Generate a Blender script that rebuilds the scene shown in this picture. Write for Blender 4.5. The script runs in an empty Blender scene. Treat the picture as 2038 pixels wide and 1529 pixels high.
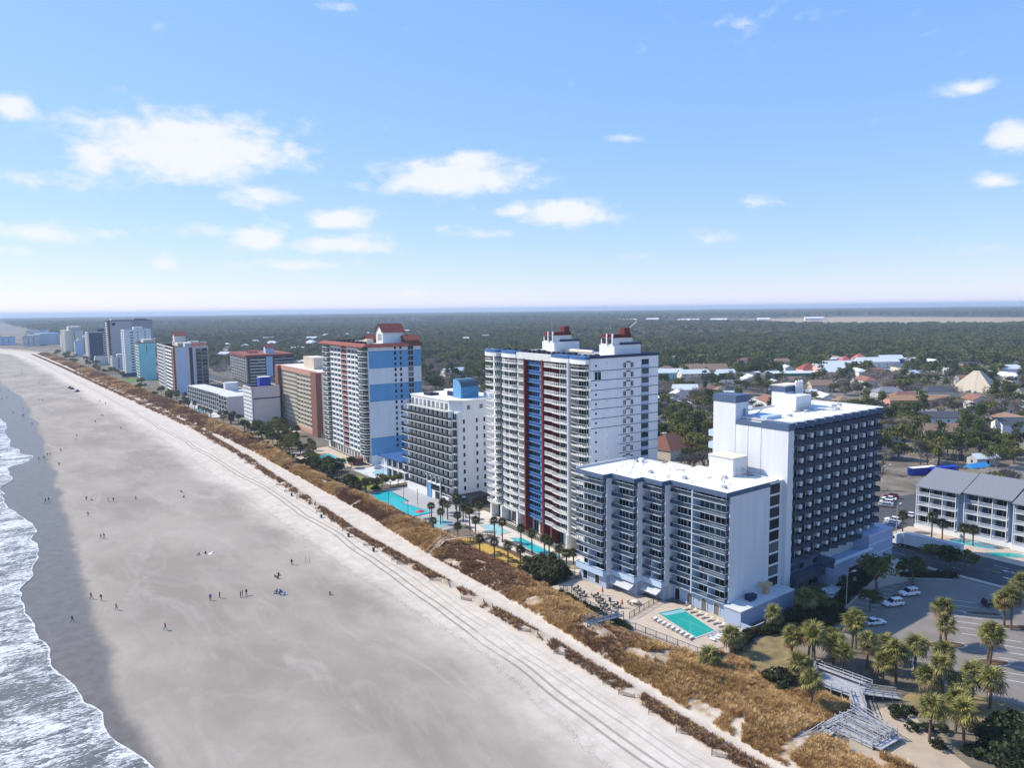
import bpy, bmesh, math, random
import numpy as np
from mathutils import Vector, Matrix, Euler

random.seed(11)
rng = np.random.default_rng(5)
R = math.radians
sc = bpy.context.scene
COL = sc.collection

# ------------------------------------------------------------------ camera
YAW, PITCH, ROLL = R(36.7), R(5.9), R(0.68)
fw = Vector((math.sin(YAW) * math.cos(PITCH), math.cos(YAW) * math.cos(PITCH), -math.sin(PITCH)))
rt = Vector((math.cos(YAW), -math.sin(YAW), 0))
up = rt.cross(fw)
rt2 = rt * math.cos(ROLL) - up * math.sin(ROLL)
up2 = up * math.cos(ROLL) + rt * math.sin(ROLL)
cam_d = bpy.data.cameras.new('camera')
cam = bpy.data.objects.new('camera', cam_d)
COL.objects.link(cam)
m = Matrix((rt2, up2, -fw)).transposed().to_4x4()
m.translation = (0, 0, 70)
cam.matrix_world = m
cam_d.sensor_width = 36
cam_d.lens = 36 * 1450 / 2038
cam_d.clip_start = 1
cam_d.clip_end = 80000
sc.camera = cam

# ------------------------------------------------------------------ sky and sun
SUN_EL = R(42)
SUN_AZ = math.atan2(-0.59, 0.81)          # where the sun stands, measured from +Y towards +X
w = bpy.data.worlds.new('World')
sc.world = w
w.use_nodes = True
w.cycles.sampling_method = 'MANUAL'
w.cycles.sample_map_resolution = 256
nt = w.node_tree
for n in list(nt.nodes):
    nt.nodes.remove(n)
def WN(t, **k):
    n = nt.nodes.new(t)
    for a, b in k.items():
        setattr(n, a, b)
    return n
def wl(a, b):
    nt.links.new(a, b)
def wm(op, a, b=None, c=None, clamp=False):
    n = WN('ShaderNodeMath', operation=op, use_clamp=clamp)
    for i, v in enumerate((a, b, c)):
        if v is None:
            continue
        if isinstance(v, (int, float)):
            n.inputs[i].default_value = v
        else:
            wl(v, n.inputs[i])
    return n.outputs[0]
sky = WN('ShaderNodeTexSky', sky_type='NISHITA', sun_disc=False)
sky.sun_elevation = SUN_EL
sky.sun_rotation = SUN_AZ
sky.altitude = 100
sky.air_density = 0.75
sky.dust_density = 0.0
sky.ozone_density = 8.0
tc = WN('ShaderNodeTexCoord')
sep = WN('ShaderNodeSeparateXYZ')
wl(tc.outputs['Generated'], sep.inputs[0])
az = wm('ARCTAN2', sep.outputs[0], sep.outputs[1])
el = wm('ARCSINE', sep.outputs[2])
comb = WN('ShaderNodeCombineXYZ')
wl(az, comb.inputs[0])
wl(wm('MULTIPLY', el, 1.9), comb.inputs[1])
def cnoise(scale, detail, rough, dist=0.0, off=0.0):
    n = WN('ShaderNodeTexNoise')
    n.inputs['Scale'].default_value = scale
    n.inputs['Detail'].default_value = detail
    n.inputs['Roughness'].default_value = rough
    n.inputs['Distortion'].default_value = dist
    mp = WN('ShaderNodeMapping')
    mp.inputs['Location'].default_value = (off, off * 1.7, off)
    wl(comb.outputs[0], mp.inputs[0])
    wl(mp.outputs[0], n.inputs['Vector'])
    return n.outputs[0]
n_fine = cnoise(30, 6, 0.58, 0.15)
n_mid = cnoise(9, 3, 0.55, 0.0, 3.1)
n_cov = cnoise(2.6, 2, 0.5, 0.0, 7.7)
# cumulus heads: azimuth, elevation, half width, half height (radians), amount
CLOUDS = [(0.233, 0.192, 0.124, 0.036, 1.00), (0.135, 0.179, 0.035, 0.025, 0.85), (0.217, 0.213, 0.045, 0.018, 0.90), (0.209, 0.164, 0.116, 0.018, 0.50),
          (0.318, 0.146, 0.049, 0.017, 0.60), (0.577, 0.171, 0.108, 0.026, 1.00), (0.584, 0.192, 0.040, 0.016, 0.90), (0.458, 0.162, 0.073, 0.016, 0.50),
          (0.718, 0.126, 0.057, 0.021, 0.95), (0.658, 0.130, 0.054, 0.012, 0.55), (0.313, 0.090, 0.031, 0.018, 0.85), (0.417, 0.117, 0.034, 0.015, 0.90),
          (0.416, 0.086, 0.062, 0.014, 0.80), (0.075, 0.091, 0.060, 0.013, 0.65), (0.200, 0.060, 0.020, 0.014, 0.65), (0.143, 0.091, 0.027, 0.009, 0.55),
          (0.058, 0.224, 0.028, 0.018, 0.85), (0.507, 0.022, 0.019, 0.006, 0.65), (0.909, 0.088, 0.041, 0.012, 0.60), (1.230, 0.182, 0.023, 0.018, 0.85),
          (1.184, 0.237, 0.029, 0.011, 0.75), (1.218, 0.135, 0.023, 0.011, 0.80), (0.812, 0.069, 0.033, 0.007, 0.50), (0.970, 0.132, 0.030, 0.010, 0.40),
          (0.791, 0.217, 0.033, 0.008, 0.42), (0.211, 0.329, 0.014, 0.010, 0.42), (0.427, 0.368, 0.038, 0.008, 0.42), (0.522, 0.351, 0.026, 0.008, 0.40),
          (0.10, 0.150, 0.09, 0.014, .5), (0.36, 0.060, 0.08, 0.010, .5), (0.02, 0.070, 0.07, 0.010, .6), (0.25, 0.100, 0.07, 0.010, .5), (0.60, 0.100, 0.06, 0.008, .45),
          (-0.35, .20, .16, .04, .9), (-0.8, .12, .2, .03, .9), (1.7, .15, .16, .03, .8), (2.4, .18, .2, .035, .9), (-1.6, .2, .2, .04, .8),
          (3.0, .12, .2, .03, .8), (-2.3, .15, .2, .03, .9)]
tot = None
for (a, e, wa, he, amt) in CLOUDS:
    da = wm('DIVIDE', wm('SUBTRACT', az, a), wa)
    de0 = wm('DIVIDE', wm('SUBTRACT', el, e), he)
    de = wm('MAXIMUM', de0, wm('MULTIPLY', de0, -1.35))
    r2 = wm('ADD', wm('MULTIPLY', da, da), wm('MULTIPLY', de, de))
    g = wm('MULTIPLY', wm('POWER', 2.718, wm('MULTIPLY', r2, -0.75)), amt)
    tot = g if tot is None else wm('MAXIMUM', tot, g)
low = wm('MULTIPLY', wm('SUBTRACT', n_cov, 0.50), 0.55)
field = wm('ADD', wm('ADD', tot, low), wm('ADD', wm('MULTIPLY', wm('SUBTRACT', n_fine, .5), 1.05), wm('MULTIPLY', wm('SUBTRACT', n_mid, .5), 0.9)))
dens = WN('ShaderNodeMapRange', interpolation_type='SMOOTHSTEP')
wl(field, dens.inputs[0])
dens.inputs[1].default_value = 0.20
dens.inputs[2].default_value = 0.82
above = wm('MULTIPLY', wm('MULTIPLY', dens.outputs[0], wm('GREATER_THAN', el, 0.0)), 0.93)
sr = WN('ShaderNodeSeparateColor')
wl(sky.outputs[0], sr.inputs[0])
cr = WN('ShaderNodeCombineColor')
for ch, (gmm, k) in enumerate(((.66, 1.32), (.44, 1.69), (.14, 3.40))):      # camera-like tone response of the whole sky
    wl(wm('MULTIPLY', wm('POWER', sr.outputs[ch], gmm), k), cr.inputs[ch])
mix = WN('ShaderNodeMix', data_type='RGBA')
wl(above, mix.inputs['Factor'])
wl(cr.outputs[0], mix.inputs[6])
mix.inputs[7].default_value = (3.85, 3.92, 4.02, 1)
bg = WN('ShaderNodeBackground')
bg.inputs['Strength'].default_value = 0.15
wl(mix.outputs[2], bg.inputs['Color'])
wo = WN('ShaderNodeOutputWorld')
wl(bg.outputs[0], wo.inputs['Surface'])

sd = bpy.data.lights.new('sun', 'SUN')
sd.energy = 3.6
sd.angle = R(0.53)
sd.color = (1.0, 0.92, 0.80)
sun = bpy.data.objects.new('sun', sd)
COL.objects.link(sun)
sun_from = Vector((math.sin(SUN_AZ) * math.cos(SUN_EL), math.cos(SUN_AZ) * math.cos(SUN_EL), math.sin(SUN_EL)))
sun.rotation_euler = sun_from.to_track_quat('Z', 'Y').to_euler()
sun.location = (0, 0, 300)

sc.view_settings.view_transform = 'Standard'
sc.view_settings.look = 'None'
sc.view_settings.gamma = 1
sc.view_settings.use_curve_mapping = False
sc.view_settings.exposure = 0.72
sc.cycles.use_denoising = True
sc.cycles.adaptive_threshold = 0.02
sc.cycles.max_bounces = 5
sc.cycles.diffuse_bounces = 3
sc.cycles.glossy_bounces = 2
sc.cycles.transmission_bounces = 3
sc.cycles.transparent_max_bounces = 6
sc.cycles.volume_bounces = 0
sc.cycles.caustics_reflective = False
sc.cycles.caustics_refractive = False

# ------------------------------------------------------------------ helpers
def mat(name, col, rough=.8, var=.10, scale=.6, spec=.3, metal=0.0, bump=0.0, rnd=0.0, streak=0.0, col2=None, world=False):
    m = bpy.data.materials.new(name)
    m.use_nodes = True
    t = m.node_tree
    b = t.nodes['Principled BSDF']
    b.inputs['Roughness'].default_value = rough
    b.inputs['Metallic'].default_value = metal
    b.inputs['Specular IOR Level'].default_value = spec
    src = t.nodes.new('ShaderNodeNewGeometry').outputs['Position'] if world else t.nodes.new('ShaderNodeTexCoord').outputs['Object']
    nz = t.nodes.new('ShaderNodeTexNoise')
    nz.inputs['Scale'].default_value = scale
    nz.inputs['Detail'].default_value = 5
    nz.inputs['Roughness'].default_value = .62
    if streak:
        mp = t.nodes.new('ShaderNodeMapping')
        mp.inputs['Scale'].default_value = (1, 1, streak)
        t.links.new(src, mp.inputs[0])
        t.links.new(mp.outputs[0], nz.inputs['Vector'])
    else:
        t.links.new(src, nz.inputs['Vector'])
    rp = t.nodes.new('ShaderNodeValToRGB')
    c = Vector(col)
    c2 = Vector(col2) if col2 else c
    rp.color_ramp.elements[0].position = .28
    rp.color_ramp.elements[1].position = .72
    rp.color_ramp.elements[0].color = (*(c * (1 - var)), 1)
    rp.color_ramp.elements[1].color = (*(c2 * (1 + var)), 1)
    t.links.new(nz.outputs[0], rp.inputs[0])
    out = rp.outputs[0]
    if rnd:
        oi = t.nodes.new('ShaderNodeObjectInfo')
        hv = t.nodes.new('ShaderNodeHueSaturation')
        mr = t.nodes.new('ShaderNodeMapRange')
        mr.inputs[3].default_value = 1 - rnd
        mr.inputs[4].default_value = 1 + rnd
        t.links.new(oi.outputs['Random'], mr.inputs[0])
        t.links.new(mr.outputs[0], hv.inputs['Value'])
        t.links.new(out, hv.inputs['Color'])
        out = hv.outputs[0]
    t.links.new(out, b.inputs['Base Color'])
    if bump:
        bp = t.nodes.new('ShaderNodeBump')
        bp.inputs['Strength'].default_value = bump
        bp.inputs['Distance'].default_value = .2
        t.links.new(nz.outputs[0], bp.inputs['Height'])
        t.links.new(bp.outputs[0], b.inputs['Normal'])
    return m

def ramp_mat(name, cols, rough=.8, spec=.3, trans=0.0, noise=0.0, nscale=.4):
    """colour picked per object (curtains, leaves ...) plus a little grain"""
    m = bpy.data.materials.new(name)
    m.use_nodes = True
    t = m.node_tree
    b = t.nodes['Principled BSDF']
    b.inputs['Roughness'].default_value = rough
    b.inputs['Specular IOR Level'].default_value = spec
    oi = t.nodes.new('ShaderNodeObjectInfo')
    rp = t.nodes.new('ShaderNodeValToRGB')
    rp.color_ramp.interpolation = 'CONSTANT' if not noise else 'LINEAR'
    els = rp.color_ramp.elements
    while len(els) < len(cols):
        els.new(.5)
    for i, c in enumerate(cols):
        els[i].position = i / len(cols) if not noise else i / max(1, len(cols) - 1)
        els[i].color = (*c, 1)
    f = oi.outputs['Random']
    if noise:
        g = t.nodes.new('ShaderNodeNewGeometry')
        nz = t.nodes.new('ShaderNodeTexNoise')
        nz.inputs['Scale'].default_value = nscale
        nz.inputs['Detail'].default_value = 3
        t.links.new(g.outputs['Position'], nz.inputs['Vector'])
        ma = t.nodes.new('ShaderNodeMath')
        ma.operation = 'MULTIPLY_ADD'
        ma.inputs[1].default_value = noise
        t.links.new(nz.outputs[0], ma.inputs[0])
        mb = t.nodes.new('ShaderNodeMath')
        mb.operation = 'SUBTRACT'
        mb.inputs[1].default_value = noise * .5
        t.links.new(f, mb.inputs[0])
        t.links.new(mb.outputs[0], ma.inputs[2])
        f = ma.outputs[0]
    t.links.new(f, rp.inputs[0])
    t.links.new(rp.outputs[0], b.inputs['Base Color'])
    if trans:
        tr = t.nodes.new('ShaderNodeBsdfTranslucent')
        t.links.new(rp.outputs[0], tr.inputs[0])
        mx = t.nodes.new('ShaderNodeMixShader')
        mx.inputs[0].default_value = trans
        t.links.new(b.outputs[0], mx.inputs[1])
        t.links.new(tr.outputs[0], mx.inputs[2])
        t.links.new(mx.outputs[0], t.nodes['Material Output'].inputs['Surface'])
    return m

class MB:
    def __init__(s):
        s.v, s.f, s.m = [], [], []
    def face(s, pts, mi=0):
        k = len(s.v)
        s.v += [tuple(p) for p in pts]
        s.f.append(tuple(range(k, k + len(pts))))
        s.m.append(mi)
    def box(s, x0, y0, z0, x1, y1, z1, mi=0, top=None):
        k = len(s.v)
        s.v += [(x0, y0, z0), (x1, y0, z0), (x1, y1, z0), (x0, y1, z0), (x0, y0, z1), (x1, y0, z1), (x1, y1, z1), (x0, y1, z1)]
        for q in ((0, 3, 2, 1), (4, 5, 6, 7), (0, 1, 5, 4), (1, 2, 6, 5), (2, 3, 7, 6), (3, 0, 4, 7)):
            s.f.append(tuple(k + i for i in q))
            s.m.append(mi)
        if top is not None:
            s.m[-5] = top
    def prism(s, poly, z0, z1, mi=0, top=None):
        n = len(poly)
        a = sum(poly[i][0] * poly[(i + 1) % n][1] - poly[(i + 1) % n][0] * poly[i][1] for i in range(n))
        if a < 0:
            poly = poly[::-1]
        k = len(s.v)
        s.v += [(p[0], p[1], z0) for p in poly] + [(p[0], p[1], z1) for p in poly]
        s.f.append(tuple(k + i for i in range(n))[::-1]); s.m.append(mi)
        s.f.append(tuple(k + n + i for i in range(n))); s.m.append(mi if top is None else top)
        for i in range(n):
            j = (i + 1) % n
            s.f.append((k + i, k + j, k + n + j, k + n + i)); s.m.append(mi)
    def tube(s, p, q, r0, r1=None, n=6, mi=0, cap=True):
        r1 = r0 if r1 is None else r1
        p, q = Vector(p), Vector(q)
        d = (q - p)
        if d.length < 1e-6:
            return
        d.normalize()
        a = d.orthogonal().normalized()
        b = d.cross(a)
        k = len(s.v)
        for c, r in ((p, r0), (q, r1)):
            for i in range(n):
                t = 2 * math.pi * i / n
                s.v.append(tuple(c + (a * math.cos(t) + b * math.sin(t)) * r))
        for i in range(n):
            j = (i + 1) % n
            s.f.append((k + i, k + j, k + n + j, k + n + i)); s.m.append(mi)
        if cap:
            s.f.append(tuple(k + n + i for i in range(n))); s.m.append(mi)
            s.f.append(tuple(k + i for i in range(n))[::-1]); s.m.append(mi)
    def bar(s, p, q, wd, ht, mi=0):
        """square bar from p to q, wd across, ht high (top at the given z)"""
        p, q = Vector(p), Vector(q)
        d = q - p
        n = Vector((-d.y, d.x, 0))
        if n.length < 1e-6:
            n = Vector((1, 0, 0))
        n = n.normalized() * wd / 2
        u = Vector((0, 0, ht))
        k = len(s.v)
        for c in (p, q):
            for o in (-n - u, n - u, n, -n):
                s.v.append(tuple(c + o))
        for f in ((0, 1, 2, 3), (7, 6, 5, 4), (0, 4, 5, 1), (1, 5, 6, 2), (2, 6, 7, 3), (3, 7, 4, 0)):
            s.f.append(tuple(k + i for i in f)); s.m.append(mi)
    def mesh(s, name, mats, smooth=False):
        me = bpy.data.meshes.new(name)
        me.from_pydata(s.v, [], s.f)
        for x in (mats if isinstance(mats, (list, tuple)) else [mats]):
            me.materials.append(x)
        me.polygons.foreach_set('material_index', s.m)
        if smooth:
            me.polygons.foreach_set('use_smooth', [True] * len(s.f))
        me.update()
        return me
    def build(s, name, mats, parent=None, loc=(0, 0, 0), rz=0.0, smooth=False):
        return inst(s.mesh(name, mats, smooth), name, parent, loc, rz)

def inst(me, name, parent=None, loc=(0, 0, 0), rz=0.0, scale=None):
    o = bpy.data.objects.new(name, me)
    COL.objects.link(o)
    o.location = loc
    o.rotation_euler = (0, 0, rz)
    if scale is not None:
        o.scale = scale if isinstance(scale, (tuple, list)) else (scale,) * 3
    if parent is not None:
        o.parent = parent
    return o
def empty(name, loc, rz=0.0, scale=None):
    o = inst(None, name, None, loc, rz, scale)
    o.empty_display_size = .5
    return o
def tag(o, label, cat, group=None):
    o['label'] = label
    o['category'] = cat
    if group:
        o['group'] = group
    return o
def struct(o):
    o['kind'] = 'structure'
    return o
def stuff(o, label=None, cat=None):
    o['kind'] = 'stuff'
    if label:
        o['label'] = label
        o['category'] = cat
    return o
def copy_tree(o, parent=None):
    c = o.copy()
    COL.objects.link(c)
    if parent is not None:
        c.parent = parent
    for ch in list(o.children):
        copy_tree(ch, c)
    return c
def lerp_tab(tab):
    xs = [a for a, b in tab]
    ys = [b for a, b in tab]
    return lambda y: float(np.interp(y, xs, ys))

# ------------------------------------------------------------------ shared materials
M = {}
M['white'] = mat('white_stucco', (.67, .68, .685), .75, .085, .55, streak=.10)
M['white2'] = mat('white_paint', (.72, .72, .71), .6, .05, .5, streak=.3)
M['roofwhite'] = mat('white_membrane_roof', (.73, .72, .69), .7, .12, .3)
M['slate'] = mat('slate_blue_paint', (.075, .115, .19), .6, .08, .5)
M['paleblue'] = mat('pale_blue_paint', (.44, .55, .68), .7, .06, .4)
M['bluegrey'] = mat('blue_grey_stucco', (.36, .42, .55), .75, .06, .3, streak=.3)
M['navy'] = mat('navy_paint', (.015, .03, .085), .5, .1, .5)
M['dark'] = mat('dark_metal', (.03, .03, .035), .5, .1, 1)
M['rail_dark'] = mat('dark_rail', (.045, .05, .06), .5, .1, 1)
M['grey'] = mat('grey_concrete', (.42, .42, .42), .85, .1, .5)
M['lgrey'] = mat('light_grey_concrete', (.58, .58, .57), .85, .08, .4)
M['mgrey'] = mat('mid_grey_paint', (.30, .31, .33), .8, .08, .4)
M['red'] = mat('dark_red_paint', (.15, .028, .026), .6, .08, .6)
M['blue'] = mat('bright_blue_paint', (.05, .13, .30), .6, .05, .4)
M['skyblue'] = mat('sky_blue_paint', (.12, .31, .52), .7, .05, .3, streak=.3)
M['teal'] = mat('teal_blue_paint', (.05, .22, .38), .7, .06, .4)
M['salmon'] = mat('salmon_stucco', (.50, .27, .21), .8, .06, .4)
M['brown'] = mat('brown_stucco', (.20, .095, .07), .8, .08, .4)
M['redbrown'] = mat('red_brown_paint', (.27, .10, .08), .7, .08, .4)
M['cream'] = mat('cream_stucco', (.66, .60, .48), .8, .06, .4)
M['beige'] = mat('beige_stucco', (.55, .47, .37), .8, .08, .4)
M['pinkgrey'] = mat('pinkish_grey_stucco', (.60, .54, .53), .8, .05, .3)
M['turq'] = mat('turquoise_stucco', (.25, .60, .62), .8, .06, .3)
M['ltblue'] = mat('light_blue_stucco', (.42, .58, .74), .8, .05, .3)
M['tile'] = mat('red_roof_tile', (.24, .065, .045), .8, .2, 2.0)
M['shingle_grey'] = mat('grey_shingle', (.20, .21, .23), .9, .15, 3.0)
M['shingle_brown'] = mat('brown_shingle', (.24, .16, .11), .9, .15, 3.0)
M['shingle_dark'] = mat('dark_shingle', (.07, .08, .10), .9, .15, 3.0)
M['metalroof'] = mat('pale_metal_roof', (.62, .66, .68), .5, .06, 1.0)
M['glass'] = ramp_mat('window_glass', [(.008, .012, .018), (.014, .02, .03), (.02, .03, .045), (.01, .014, .02), (.06, .075, .085), (.02, .025, .03), (.14, .15, .155), (.012, .018, .025)], .12, .35)
M['glass_blue'] = ramp_mat('blue_tinted_glass', [(.02, .07, .16), (.03, .10, .24), (.02, .06, .12), (.05, .14, .30)], .1, .4)
M['glass_teal'] = ramp_mat('teal_tinted_glass', [(.010, .035, .043), (.018, .06, .068), (.008, .022, .03), (.035, .09, .09), (.012, .028, .04)], .1, .38)
M['glass_grey'] = ramp_mat('grey_tinted_glass', [(.10, .11, .12), (.14, .14, .14), (.08, .09, .11), (.17, .16, .15)], .15, .6)
M['doorglass'] = ramp_mat('sliding_door_glass', [(.006, .008, .010), (.010, .013, .018), (.008, .010, .012), (.025, .05, .075), (.014, .014, .016), (.10, .115, .13), (.010, .010, .012), (.04, .07, .095)], .1, .35)
M['tan'] = mat('tan_paving', (.50, .41, .32), .85, .10, .35)
M['deckgrey'] = mat('grey_pool_deck', (.38, .38, .38), .85, .08, .4)
M['pool'] = mat('turquoise_pool_water', (.03, .47, .52), .06, .07, .5, spec=.5)
M['pool_green'] = mat('green_pool_water', (.02, .34, .29), .06, .06, .4, spec=.5)
M['poolpale'] = mat('pale_wading_pool_water', (.30, .56, .60), .08, .06, .4, spec=.5)
M['asphalt'] = mat('asphalt', (.075, .074, .075), .9, .22, .5, bump=.1, world=True)
M['asphalt_old'] = mat('worn_asphalt', (.215, .19, .165), .9, .14, .25, world=True)
M['conc_walk'] = mat('pale_walk_concrete', (.47, .43, .37), .9, .08, .5)
M['paint'] = mat('road_paint', (.62, .62, .60), .8, .15, 2.0)
M['paint_y'] = mat('yellow_road_paint', (.55, .38, .06), .8, .15, 2.0)
M['paint_b'] = mat('blue_road_paint', (.05, .15, .5), .8, .1, 2.0)
M['wood'] = mat('weathered_grey_wood', (.36, .36, .37), .9, .25, 1.6, streak=3)
M['wood_dark'] = mat('dark_weathered_wood', (.10, .105, .115), .9, .25, 1.6)
M['wood_pale'] = mat('pale_tan_wood', (.45, .34, .24), .9, .2, 1.6)
M['turf'] = mat('yellow_turf', (.47, .30, .06), .95, .12, .5)
M['lawn'] = mat('winter_lawn', (.17, .145, .06), .95, .25, .35, col2=(.27, .195, .095), bump=.2)
M['mulch'] = mat('brown_mulch', (.13, .075, .045), .95, .25, .8)
M['wood_slate'] = mat('slate_painted_wood', (.10, .135, .18), .8, .15, 1.2)
M['hedge'] = mat('hedge_leaf', (.028, .045, .018), .8, .4, 1.2)
M['bark'] = mat('grey_bark', (.15, .125, .10), .9, .2, 2)
M['palmbark'] = mat('palm_bark', (.13, .10, .075), .95, .25, 4)
M['rubber'] = mat('tyre_rubber', (.012, .012, .012), .8, .1, 1)
M['carwhite'] = mat('white_car_paint', (.78, .79, .80), .25, .02, .5, spec=.6)
M['carblack'] = mat('black_car_paint', (.012, .012, .014), .2, .05, .5, spec=.6)
M['carsilver'] = mat('silver_car_paint', (.35, .36, .38), .25, .03, .5, spec=.6, metal=.4)
M['carred'] = mat('dark_red_car_paint', (.20, .015, .02), .25, .05, .5, spec=.6)
M['carblue'] = mat('blue_car_paint', (.03, .06, .17), .25, .05, .5, spec=.6)
M['carglass'] = mat('car_glass', (.015, .018, .022), .08, .1, .5, spec=.7)
M['carlight'] = mat('car_lamp_red', (.35, .02, .02), .3, .05, 1)
M['headlamp'] = mat('car_headlamp', (.7, .7, .68), .15, .05, 1, spec=.7)
M['steel'] = mat('galvanised_steel', (.45, .46, .47), .45, .08, 1, metal=.4)
M['bluebox'] = mat('blue_container_paint', (.01, .05, .42), .5, .08, .6)
M['tarp'] = mat('blue_tarp', (.04, .30, .62), .5, .08, .6)
M['umbred'] = mat('red_canvas', (.55, .05, .05), .8, .08, 1)
M['orange'] = mat('tan_cowl', (.55, .36, .22), .7, .1, 1)
M['signgreen'] = mat('green_slide', (.02, .40, .06), .5, .08, 1)
M['darkgreen'] = mat('dark_green_wall', (.02, .13, .10), .7, .08, .5)
M['rose'] = mat('rose_stucco', (.60, .36, .32), .8, .08, .5)
M['aqua'] = mat('aqua_stucco', (.25, .55, .60), .8, .08, .5)
M['yellowstucco'] = mat('pale_tan_stucco', (.54, .45, .33), .8, .06, .5)
# ------------------------------------------------------------------ the lie of the land (x inland, y down the coast, metres)
LAND = 2.2
fence_x = lerp_tab([(-200, 86), (40, 88.6), (62, 89.2), (81, 90.1), (118, 91.4), (149, 91.7), (205, 91.6), (259, 95.3), (352, 100.5), (445, 103.5), (562, 101.5), (828, 98), (1100, 95), (1546, 87), (1700, 57), (1900, 2), (2200, -103), (2700, -333)])
dune_out = lerp_tab([(-200, 90), (40, 93), (60, 92.9), (83, 94), (126, 97.6), (174, 99.1), (220, 103), (287, 105.6), (362, 108.4), (455, 108), (611, 108), (828, 104), (1200, 100), (1546, 94), (1700, 64), (1900, 9), (2200, -96), (2700, -326)])
dune_in = lerp_tab([(-200, 99), (40, 100), (56, 103.5), (66, 109), (76, 113), (84, 110), (95, 107.5), (109, 105.8), (135, 109.5), (160, 110.5), (185, 111), (203, 112), (239, 112.5), (274, 112), (330, 116), (420, 120), (600, 123), (900, 120), (1300, 116), (1546, 112), (1700, 82), (1900, 27), (2200, -78), (2700, -308)])
swash = lerp_tab([(-300, 42.5), (20, 27.5), (90, 21.0), (116, 18.6), (122, 17.3), (130, 15.1), (141, 13.9), (147, 11.1), (158, 9.8), (168, 7.1), (183, 6.9), (195, 6.3), (214, 5.6), (237, 8.7), (254, 11.1), (276, 10.6), (308, 8.9), (342, 6.6), (379, 8.4), (403, 11.5), (412, 17.5), (430, 19.5), (450, 16.5), (470, 12.5), (550, 15.0), (642, 11.5), (800, 5.5), (1200, -7.5), (1546, -17.5), (1700, -47.5), (1900, -102.5), (2200, -207.5), (2700, -437.5)])
wet_x = lerp_tab([(-300, 46.0), (20, 30.0), (95, 21.0), (117, 18.4), (142, 17.0), (160, 17.2), (179, 18.5), (218, 19.2), (253, 21.5), (304, 23.0), (363, 25.5), (468, 30.0), (700, 34.0), (862, 27.0), (1200, 12.0), (1546, 1.0), (1700, -29.0), (1900, -84.0), (2200, -189.0), (2700, -419.0)])
wrack_x = lerp_tab([(-300, 68), (75, 72), (115, 77.3), (173, 76), (264, 78), (461, 81), (744, 77), (1200, 72), (1546, 60), (1700, 30), (1900, -25), (2200, -130), (2700, -360)])
track_x = lerp_tab([(-300, 72), (70, 77.8), (112, 80.3), (193, 85.3), (270, 87.4), (376, 88.4), (700, 88), (1200, 82), (1546, 75), (1700, 45), (1900, -10), (2200, -115), (2700, -345)])

def vnoise(x, y, seed=0):
    """cheap smooth value noise on arrays, 0..1"""
    x = np.asarray(x, float); y = np.asarray(y, float)
    def h(i, j):
        n = (i * 374761393 + j * 668265263 + seed * 1442695041) & 0x7fffffff
        n = ((n ^ (n >> 13)) * 1274126177) & 0x7fffffff
        return ((n ^ (n >> 16)) & 0xffff) / 65535.0
    i = np.floor(x).astype(np.int64); j = np.floor(y).astype(np.int64)
    fx = x - i; fy = y - j
    fx = fx * fx * (3 - 2 * fx); fy = fy * fy * (3 - 2 * fy)
    return (h(i, j) * (1 - fx) + h(i + 1, j) * fx) * (1 - fy) + (h(i, j + 1) * (1 - fx) + h(i + 1, j + 1) * fx) * fy
def fbm(x, y, seed=0, o=4):
    a, s = 0.0, 0.0
    for k in range(o):
        a = a + vnoise(x * 2 ** k, y * 2 ** k, seed + k) * .5 ** k
        s += .5 ** k
    return a / s
def vec(f, ys):
    return np.array([f(y) for y in ys])
def base_z(x):
    return np.interp(x, [-50, 5, 20, 60, 90, 97], [-.9, -.15, 0., .8, 1.5, 1.9])
def beach_z(x, y):
    """height of the sand at arrays x, y"""
    x = np.asarray(x, float); y = np.asarray(y, float)
    z = base_z(x - np.minimum(0, vec(fence_x, y.ravel()).reshape(y.shape) - 87))
    fo, do, di = vec(fence_x, y.ravel()).reshape(y.shape), vec(dune_out, y.ravel()).reshape(y.shape), vec(dune_in, y.ravel()).reshape(y.shape)
    z = z + .5 * np.exp(-((x - fo) / 1.6) ** 2) * (.5 + fbm(x * .3, y * .3, 3))
    t = np.clip((x - do) / np.maximum(di - do, .1), 0, 1)
    hgt = np.sin(np.pi * np.clip(t * 1.02, 0, 1)) ** .7
    z = z + hgt * (.4 + 2.0 * fbm(x * .12, y * .12, 9)) * np.where((x > do), 1, 0)
    z = np.where(x > di, np.maximum(1.2, z - (x - di) * .8), z)
    return z
def gz(x, y):
    """ground height anywhere"""
    if x > dune_in(y) - .3:
        return LAND
    return float(beach_z(np.array([x]), np.array([y]))[0])

def grid_mesh(name, X, Y, Z, mats, attrs=None):
    """X, Y, Z arrays (ny, nx)"""
    ny, nx = X.shape
    me = bpy.data.meshes.new(name)
    v = np.stack([X, Y, Z], -1).reshape(-1, 3)
    idx = np.arange(ny * nx).reshape(ny, nx)
    q = np.stack([idx[:-1, :-1], idx[:-1, 1:], idx[1:, 1:], idx[1:, :-1]], -1).reshape(-1, 4)
    me.vertices.add(len(v)); me.vertices.foreach_set('co', v.ravel())
    me.loops.add(q.size); me.loops.foreach_set('vertex_index', q.ravel())
    me.polygons.add(len(q))
    me.polygons.foreach_set('loop_start', np.arange(0, q.size, 4))
    me.polygons.foreach_set('loop_total', np.full(len(q), 4))
    me.polygons.foreach_set('use_smooth', np.ones(len(q), bool))
    for k, a in (attrs or {}).items():
        at = me.attributes.new(k, 'FLOAT', 'POINT')
        at.data.foreach_set('value', a.astype(np.float32).ravel())
    for x in mats:
        me.materials.append(x)
    me.update(); me.validate()
    return me

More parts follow.
